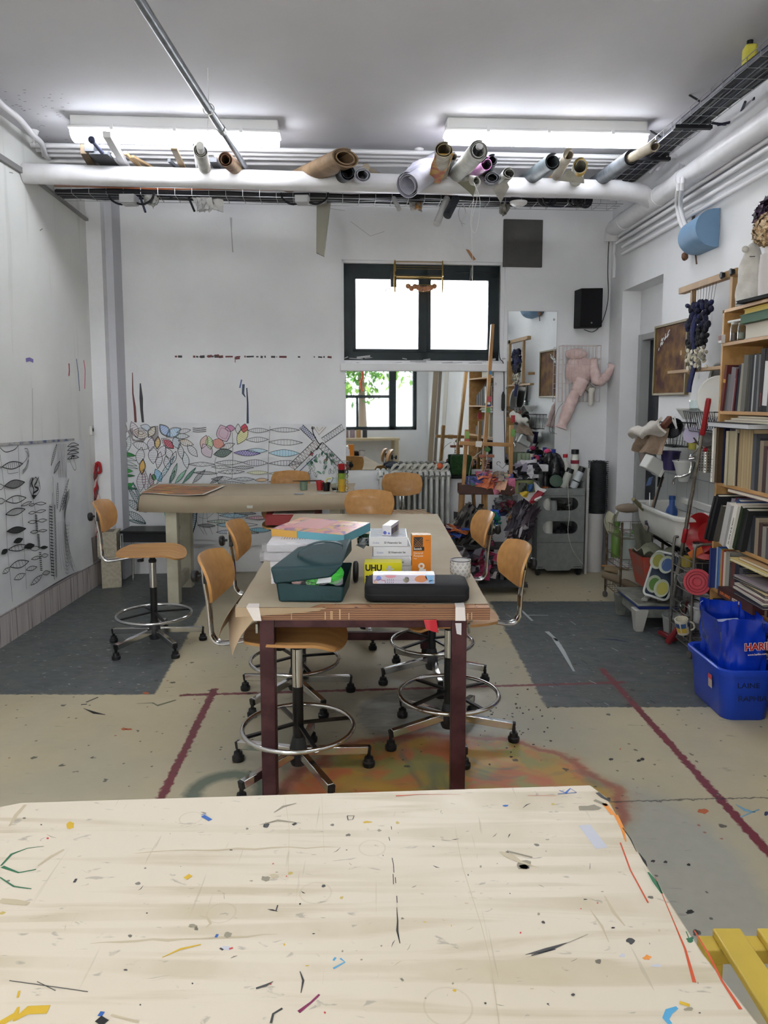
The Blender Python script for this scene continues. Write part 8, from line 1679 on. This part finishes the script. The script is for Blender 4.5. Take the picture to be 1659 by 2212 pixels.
for k in range(2):
    t=bx('paper_pack','thick white plastic-wrapped pack on the left stack, %s'%(('lower of the two','upper of the two')[k]),'pack',-.495+.01*k,-.19,3.0,3.22,zz,zz+.036,WP,R(-2+3*k),.006)
    m=MB(); m.grid(lambda u,v:V(((u-.5)*.33,-.118+.004*math.sin(u*25+v*9),.04*v+.003*math.sin(u*31))),18,4,0,.0006); m.build('plastic_film',FILM,t)
    if k==1:
        m=MB()
        for i in range(16): m.bb(-.1+i*.011,-.1+i*.011+random.uniform(.002,.007),-.02+.01*random.random(),.04,.0362,.0366)
        m.build('faint_print',flat('#8d8388'),t)
    zz+=.0385
SBZ=zz
# colourful box/book on top
t=thing('picture_box','flat picture box in purple, yellow and blue lying on the white packs','box',(-.27,3.18,SBZ+.01))
M=MX.Translation(V((-.265,3.21,SBZ+.0)))@MX.Rotation(R(-26),4,'Z')@MX.Rotation(R(4),4,'X')
m=W(M); m.bb(-.19,.17,-.12,.12,0,.036); 
for f,mi in zip(range(6),(0,1,2,1,3,3)): pass
m.build('box_body',[flat('#5f9aa8')],t,bevel=.001)
CV,tn,b__=nodes_mat('pastel_picture_print'); N=NT(tn); P=N.tc.outputs['Object']; n1=N.noise(P,11,3,.8); xs_=N.sep(P)
cc=N.mix(N.step(n1,.5,9),'#c9a25a','#cf8a8c'); cc=N.mix(N.step(N.noise(N.map(P,(1,1,1),0,(3,1,0)),13,3,1),.58,12),cc,'#7a4f86'); cc=N.mix(N.step(N.noise(N.map(P,(1,1,1),0,(7,5,0)),10,3,1),.6,12),cc,'#d8b9a0'); cc=N.mix(N.step(N.noise(N.map(P,(1,1,1),0,(1,9,0)),12,3,1),.64,14),cc,'#5d93a8'); tn.links.new(cc,b__.inputs['Base Color']); b__.inputs['Roughness'].default_value=.3
m=W(M); m.bb(-.189,.169,-.119,.119,.0362,.0372); m.build('picture_top',CV,t)
m=W(M); m.bb(-.191,-.06,-.1215,-.1203,.001,.036); m.build('yellow_edge',flat('#c79a4a'),t); m=W(M); m.bb(-.1915,-.1903,-.12,.12,.001,.036); m.build('purple_edge',flat('#6e4580'),t); m=W(M); m.bb(-.13,.02,-.06,.1,.0374,.0380); m.build('pink_panel',flat('#cf9a9c',.3),t)
heap('foil_wrapper','crumpled green and silver foil under the right end of the picture box',(-.075,3.24,SBZ-.035),(.045,.035,.014),26,('#3a5a45','#8d9295','#b0b4b5','#2c3a33'),.06,31,kind=None,cat='wrapper')
# teal bag
TB=mat('teal_vinyl','#10363b',.55,col2='#0f3238',scale=6,bump=.25,bscale=12)
t=thing('teal_bag','dark teal vinyl bag lying open with yarn showing on the middle table','bag',(-.245,2.86,TZ))
BX0,BX1,BY0,BY1=-.405,-.14,2.715,2.93
m=W(); lo4=[V((BX0+.01,BY0+.005,TZ)),V((BX1-.015,BY0,TZ)),V((BX1+.0,BY1,TZ)),V((BX0-.0,BY1,TZ))]; hi4=[V((BX0,BY0,TZ+.075)),V((BX1-.01,BY0,TZ+.058)),V((BX1+.012,BY1,TZ+.105)),V((BX0-.01,BY1,TZ+.10))]
m.add(lo4+hi4,[(0,3,2,1)]+[(i,(i+1)%4,(i+1)%4+4,i+4) for i in range(4)]); m.build('bag_body',TB,t,bevel=.008)
top4=[V((BX0-.022,BY0-.012,TZ+.135)),V((BX1-.015,BY0+.02,TZ+.135)),V((BX1+.01,BY1+.01,TZ+.205)),V((BX0+.06,BY1+.03,TZ+.165))]
bot4=[V((BX0-.005,BY0-.004,TZ+.067)),V((BX1-.06,BY0+.0,TZ+.092)),V((BX1+.014,BY1+.01,TZ+.15)),V((BX0-.01,BY1+.02,TZ+.10))]
m=W(); m.add(bot4+top4,[(0,3,2,1),(4,5,6,7)]+[(i,(i+1)%4,(i+1)%4+4,i+4) for i in range(4)]); m.build('lid_flap',TB,t,bevel=.01)
m=W(); hp=bez([V((BX0+.075,2.80,TZ+.142)),V((BX0+.08,2.80,TZ+.18)),V((BX0+.14,2.80,TZ+.212)),V((BX0+.2,2.81,TZ+.215)),V((BX0+.24,2.83,TZ+.20)),V((BX0+.245,2.84,TZ+.18))],5)
vs=[];k=len(hp)
for p in hp: vs+=[p+V((0,-.014,0)),p+V((0,.014,0)),p+V((0,.014,-.004)),p+V((0,-.014,-.004))]
m.add(vs,[(4*i+j,4*i+(j+1)%4,4*(i+1)+(j+1)%4,4*(i+1)+j) for i in range(k-1) for j in range(4)]+[(3,2,1,0),tuple(4*(k-1)+j for j in range(4))]); m.build('handle_strap',TB,t)
def yarn(c,r_,col,label,sd):
    random.seed(sd); m=W()
    for i in range(9):
        ax=V((random.gauss(0,1),random.gauss(0,1),random.gauss(0,1))).normalized(); x,y=basis(ax); m.tube([V(c)+(x*math.cos(a)+y*math.sin(a))*r_*(1+.03*math.sin(7*a)) for a in [2*PI*k/18 for k in range(18)]],r_*.25,5,closed=True)
    m.ell(c,r_*.97); return m.build('yarn_ball',flat(col,.9),label=label,cat='yarn')
yarn((BX1-.052,2.765,TZ+.097),.032,'#3fae3f','bright green ball of yarn peeking out of the teal bag',1); yarn((BX1-.13,2.76,TZ+.075),.024,'#5fb55a','lighter green ball of yarn in the teal bag, left of the bright one',2); yarn((BX0+.075,2.745,TZ+.074),.016,'#c9a9a5','small pale pink ball of yarn at the left in the teal bag opening',3)
m=W(); m.grid(lambda u,v:V((BX0+.06+.19*u,2.728+.03*v+.006*math.sin(u*14),TZ+.066+.05*v*u+.006*math.sin(u*19+v*7))),16,5,0,.0006); m.build('clear_wrapper',FILM,label='crinkled clear wrapper over the yarn in the teal bag',cat='wrapper')
m=W(); m.prism([V((BX1-.115,2.722,TZ+.07)),V((BX1-.06,2.722,TZ+.075)),V((BX1-.055,2.732,TZ+.105)),V((BX1-.1,2.732,TZ+.1))],(0,.001,0)); m.build('paper_label',flat('#bcc0c4'),label='small white paper band among the yarn in the teal bag',cat='label')
m=W(); cc_=V((-.118,3.03,TZ+.045)); m.tube([cc_+V((0,.034*math.cos(a),.034*math.sin(a))) for a in [2*PI*k/24 for k in range(24)]],.011,10,closed=True); m.build('black_tape_roll',BLACKP,label='black tape roll standing on edge between the teal bag and the yellow box',cat='tape')
# watercolour boxes
MF=MX(((1,0,0,0),(0,0,-1,0),(0,1,0,0),(0,0,0,1)))  # text plane facing -y
wb=None; zz=TZ
for k,(dx,rz) in enumerate(((.03,1),(.016,-1),(.018,2),(-.002,0))):
    t=thing('watercolour_box','white watercolour set box with a clear lid, %s of the stack of four'%('bottom','second','third','top')[k],'box',(.02+dx*.7,3.26,zz),R(rz)); 
    m=MB(); m.bb(-.083,.083,-.11,.11,0,.041); m.build('box_body',flat('#cfcfd3',.3),t,bevel=.001)
    m=MB(); m.bb(-.078,.078,-.105,.105,.0412,.0418); m.build('lid_print',mat('pale_lid_print','#b5b5bc',.15,col2='#9fa3ad',scale=30),t)
    m=MB(); m.text('50 Watercolor Set',.0125,MX.Translation(V((-.018,-.1104,.012)))@MF,0,bold=.02,sx=.78); m.text('Grabie',.0115,MX.Translation(V((-.068,-.1104,.012)))@MF,1,sx=.9); m.build('lettering',[flat('#4a4c50'),flat('#7a86b5')],t)
    zz+=.0425
t=thing('small_box','small slim white and blue box with coloured figures, on top of the watercolour boxes','box',(.03,3.25,zz),R(-14))
m=MB(); m.bb(-.02,.02,-.075,.075,0,.044); m.build('box_body',flat('#cdcbd2',.35),t,bevel=.001)
m=MB()
for i in range(7): m.bb(.0201,.0206,-.068+i*.019,-.068+i*.019+.013,.004,.03,i%4)
m.build('figure_print',[flat(c_) for c_ in('#5a3a3a','#2c3a6a','#8a6a4a','#3a3a44')],t); m=MB(); m.lathe([(0,0),(.008,0)],(-.008,-.0754,.012),seg=12,axis=(0,-1,0)); m.lathe([(0,0),(.005,0)],(.01,-.0754,.01),seg=10,axis=(0,-1,0),m=0); m.build('blue_print',flat('#6a7ad0'),t)
# glue stick box
t=thing('glue_stick_box','bright yellow glue stick box with heavy black letters','box',(-.003,3.04,TZ),R(-1))
m=MB(); m.bb(-.078,.078,-.035,.035,0,.088); m.build('box_body',flat('#d3ca1f',.35),t,bevel=.001)
m=MB(); m.text('UHU',.036,MX.Translation(V((-.074,-.0354,.054)))@MF,0,bold=.035,sx=.9); m.text('stic',.036,MX.Translation(V((-.074,-.0354,.016)))@MF,0,bold=.03); m.bb(.012,.045,-.0356,-.035,.058,.064,1); m.bb(.018,.032,-.0356,-.035,.04,.075,1); m.build('lettering',[flat('#15150f'),flat('#c9c9c0')],t)
# tape box
t=thing('tape_box','tall orange tape box with a tartan corner, standing behind the black case','box',(.16,3.16,TZ),R(2))
m=MB(); m.bb(-.041,.041,-.027,.027,0,.18); m.build('box_body',flat('#d0791a',.4),t,bevel=.001)
m=MB(); m.bb(-.0412,-.04,-.0272,.0272,0,.18); m.bb(-.0412,.0412,-.0272,.0272,.178,.1806); m.build('side_print',mat('tape_box_side','#b58a4a',.4,col2='#8a5a2c',scale=60),t)
m=MB(); m.bb(-.034,.006,-.0278,-.0272,.13,.172); 
for i in range(5): m.bar(V((-.034+i*.01,-.0281,.13)),V((-.034+min(.04,i*.01+.04*(1)),-.0281,.172)) if i<1 else V((.006,-.0281,.172-.0105*i)),.0006,.0022,1,up=(0,1,0)); m.bar(V((.006-i*.01,-.0281,.13)),V((-.034,-.0281,.17-.0105*i)),.0006,.0022,1,up=(0,1,0))
m.build('tartan_patch',[flat('#2a201a'),flat('#c98a4a')],t)
m=MB(); m.bb(-.036,.012,-.0278,-.0272,.112,.129,0); m.text('Scotch',.0145,MX.Translation(V((-.034,-.0281,.116)))@MF,1,bold=.02,sx=.9); m.text('General',.0125,MX.Translation(V((-.034,-.0278,.098)))@MF,1); m.text('Purpose',.0125,MX.Translation(V((-.034,-.0278,.086)))@MF,1); m.text('Tape',.007,MX.Translation(V((-.034,-.0278,.076)))@MF,1); m.text('EASY',.007,MX.Translation(V((.018,-.0278,.155)))@MF,0)
m.lathe([(.006,0),(.014,0)],(.0,-.0278,.045),seg=16,axis=(0,-1,0),m=1,cap=False); m.bb(-.01,.02,-.0278,-.0273,.014,.032,1); m.build('lettering',[flat('#1a1512'),flat('#d9d4cc')],t)
# black case
t=thing('black_case','black zipped hard case at the near right edge of the middle table','case',(.125,2.80,TZ),R(-1.0))
CM=mat('black_case_shell','#090a0e',.8)
pr=rrect(.395,.20,.035,5)
for z0,z1,nm in((0,.03,'lower_shell'),(.033,.066,'upper_shell')):
    m=MB(); ins=[(.014,0),(.004,.006),(0,.014),(0,z1-z0)] if z0==0 else [(0,0),(0,z1-z0-.014),(.004,z1-z0-.005),(.014,z1-z0)]
    L_=[[V((x*(1-2*i_/.395),y*(1-2*i_/.2),z0+h_)) for x,y in pr] for i_,h_ in ins]; n=len(pr); vs=[p for l in L_ for p in l]
    m.add(vs,[(i*n+k,i*n+(k+1)%n,(i+1)*n+(k+1)%n,(i+1)*n+k) for i in range(len(L_)-1) for k in range(n)]+[tuple(range(n))[::-1],tuple((len(L_)-1)*n+k for k in range(n))]); m.build(nm,CM,t,ang=50)
m=MB(); m.prism([V((x*.993,y*.987,.029)) for x,y in pr],(0,0,.005)); m.build('zip',flat('#1f2126',.7),t)
# pencil tin
t=thing('pencil_tin','pale pink and blue patterned tin with a metal clasp, lying on the black case','tin',(.075,2.765,TZ+.0665),R(0))
m=MB(); m.prism([V((x,y,0)) for x,y in rrect(.235,.066,.008,3)],(0,0,.034)); m.build('tin_body',flat('#c3bccb',.25),t,bevel=.002)
m=MB()
def spot(x,z,rx,rz,c_,face='f',nn=14,jit=.12):
    random.seed(int((x+z)*9999)); P_=[]
    for i in range(nn):
        a=2*PI*i/nn; k=1+random.uniform(-jit,jit); X,Z=x+rx*math.cos(a)*k,z+rz*math.sin(a)*k
        if face=='f': P_.append(V((max(-.112,min(.112,X)),-.0335,max(.001,min(.033,Z)))))
        else: P_.append(V((max(-.112,min(.112,X)),max(-.029,min(.029,Z)),.0345)))
    m.add(P_,[tuple(range(nn))],c_)
spot(.065,.02,.026,.013,0); spot(.1,.03,.02,.02,1); spot(-.095,.022,.010,.009,2); spot(-.05,.031,.02,.01,3); spot(.105,.006,.012,.008,1); spot(-.11,.005,.01,.006,4)
spot(-.05,-.02,.03,.012,3,'t'); spot(.05,.0,.035,.016,0,'t'); spot(-.09,.01,.014,.012,2,'t'); spot(.095,-.01,.016,.012,1,'t'); spot(0,.015,.014,.01,4,'t')
m.tube(bez([V((-.112,-.0338,.008)),V((-.105,-.0338,.017)),V((-.097,-.0338,.013)),V((-.09,-.0338,.019)),V((-.08,-.0338,.013)),V((-.072,-.0338,.013)),V((-.07,-.0338,.003))],3),.0009,4,5)
for i in range(8): m.tube([V((-.062+.007*(i%4),-.0338,.018-.009*(i//4))),V((-.06+.007*(i%4),-.0338,.013-.009*(i//4)))],.0008,4,6)
m.build('printed_shapes',[flat(c_,.3) for c_ in('#c9855f','#7fa9cf','#6f86c9','#c98a96','#c9a58a','#b04a5a','#4a4c58')],t)
m=MB(); m.tube([V((x,-.0335,.001+i*0)) for i,x in enumerate((-.115,.115))],.0004,4); m.bb(-.1175,.1175,-.0334,-.0328,.0135,.0145); m.build('lid_seam',flat('#9a95a5'),t)
m=MB(); m.lathe([(0,0),(.011,0),(.0115,.002),(0,.003)],(.008,-.0335,.017),seg=16,axis=(0,-1,0)); m.bar(V((.008,-.037,.006)),V((.008,-.037,.028)),.008,.003,0,up=(0,1,0)); m.tube(arc(V((.008,-.038,.02)),.005,0,PI,8,x=V((1,0,0)),y=V((0,0,1))),.0012,5); m.build('clasp',CHROME,t)
# mug
mc=V((.322,3.06,TZ)); t=thing('patterned_mug','white mug with small black cloud pattern on the right of the middle table','mug',mc)
m=MB(); m.lathe([(0,.0),(.024,.0),(.026,.004),(.036,.022),(.0425,.05),(.0435,.088),(.0415,.088),(.0405,.05),(.034,.024),(0,.008)],seg=32); m.build('mug_body',flat('#cfccc9',.2),t)
m=MB(); m.lathe([(.0439,.0865),(.0437,.0895),(.041,.0895),(.0412,.0865)],seg=32,cap=False); m.build('dark_rim',flat('#1a1f33',.2),t)
m=MB()
def mugp(a,z):
    r_=.0436-(max(0,.05-z)**1.35)*.42+.0006 if z<.06 else .0438
    return V((r_*math.cos(a),r_*math.sin(a),z))
for j in range(5):
    for i in range(13):
        a=2*PI*(i+.5*(j%2))/13; z=.018+j*.0145; s_=.0042
        m.tube([mugp(a-s_*24,z),mugp(a-s_*22,z+s_*.8),mugp(a-s_*8,z+s_),mugp(a,z+s_*1.9),mugp(a+s_*10,z+s_),mugp(a+s_*22,z+s_*.8),mugp(a+s_*24,z),mugp(a-s_*24,z)],.0005,4); m.tube([mugp(a-.03,z-.002),mugp(a+.03,z-.002)],.0005,4)
m.build('cloud_pattern',flat('#26272b'),t)
# ================= GROUPS OF REPEATED THINGS =================
_by={}
for o in list(bpy.data.objects):
    if o.parent is None and 'label' in o and 'group' not in o and o.get('kind') is None:
        k=o.name.split('.')[0]
        if k in('book','magazine'):
            l=o['label']; i=l.find(' on the '); k='books'+l[i:] if i>0 and 'shelf' in l[i:] and 'from' not in l[i:] else 'books lying flat in the bookcase'
        _by.setdefault(k,[]).append(o)
_ph={'fluorescent_ceiling_light':'fluorescent lights on the ceiling','conduit':'thin white conduits under the ceiling','wall_pipe':'white pipes along the right wall','pamphlet':'booklets in the loose pile on the fifth shelf','watercolour_box':'stacked watercolour boxes','sketch_pad':'thin pads in the white stack','plaster_cast':'plaster casts on the radiator','pebble':'stones on the step stool','pale_green_tube':'pale green tubes before the narrow mirror','paint_plate':'paint plates in the tilted tray','concrete_block':'stacked concrete blocks in the corner','cable_coil':'cable coils under the tray','wooden_batten':'wooden battens on the drain pipe','cardboard_tube':'cardboard tubes on the drain pipe'}
for k,os_ in _by.items():
    if len(os_)>1:
        for o in os_: o['group']=_ph.get(k,k if k.startswith('books') else k.replace('_',' ')+'s in the studio')
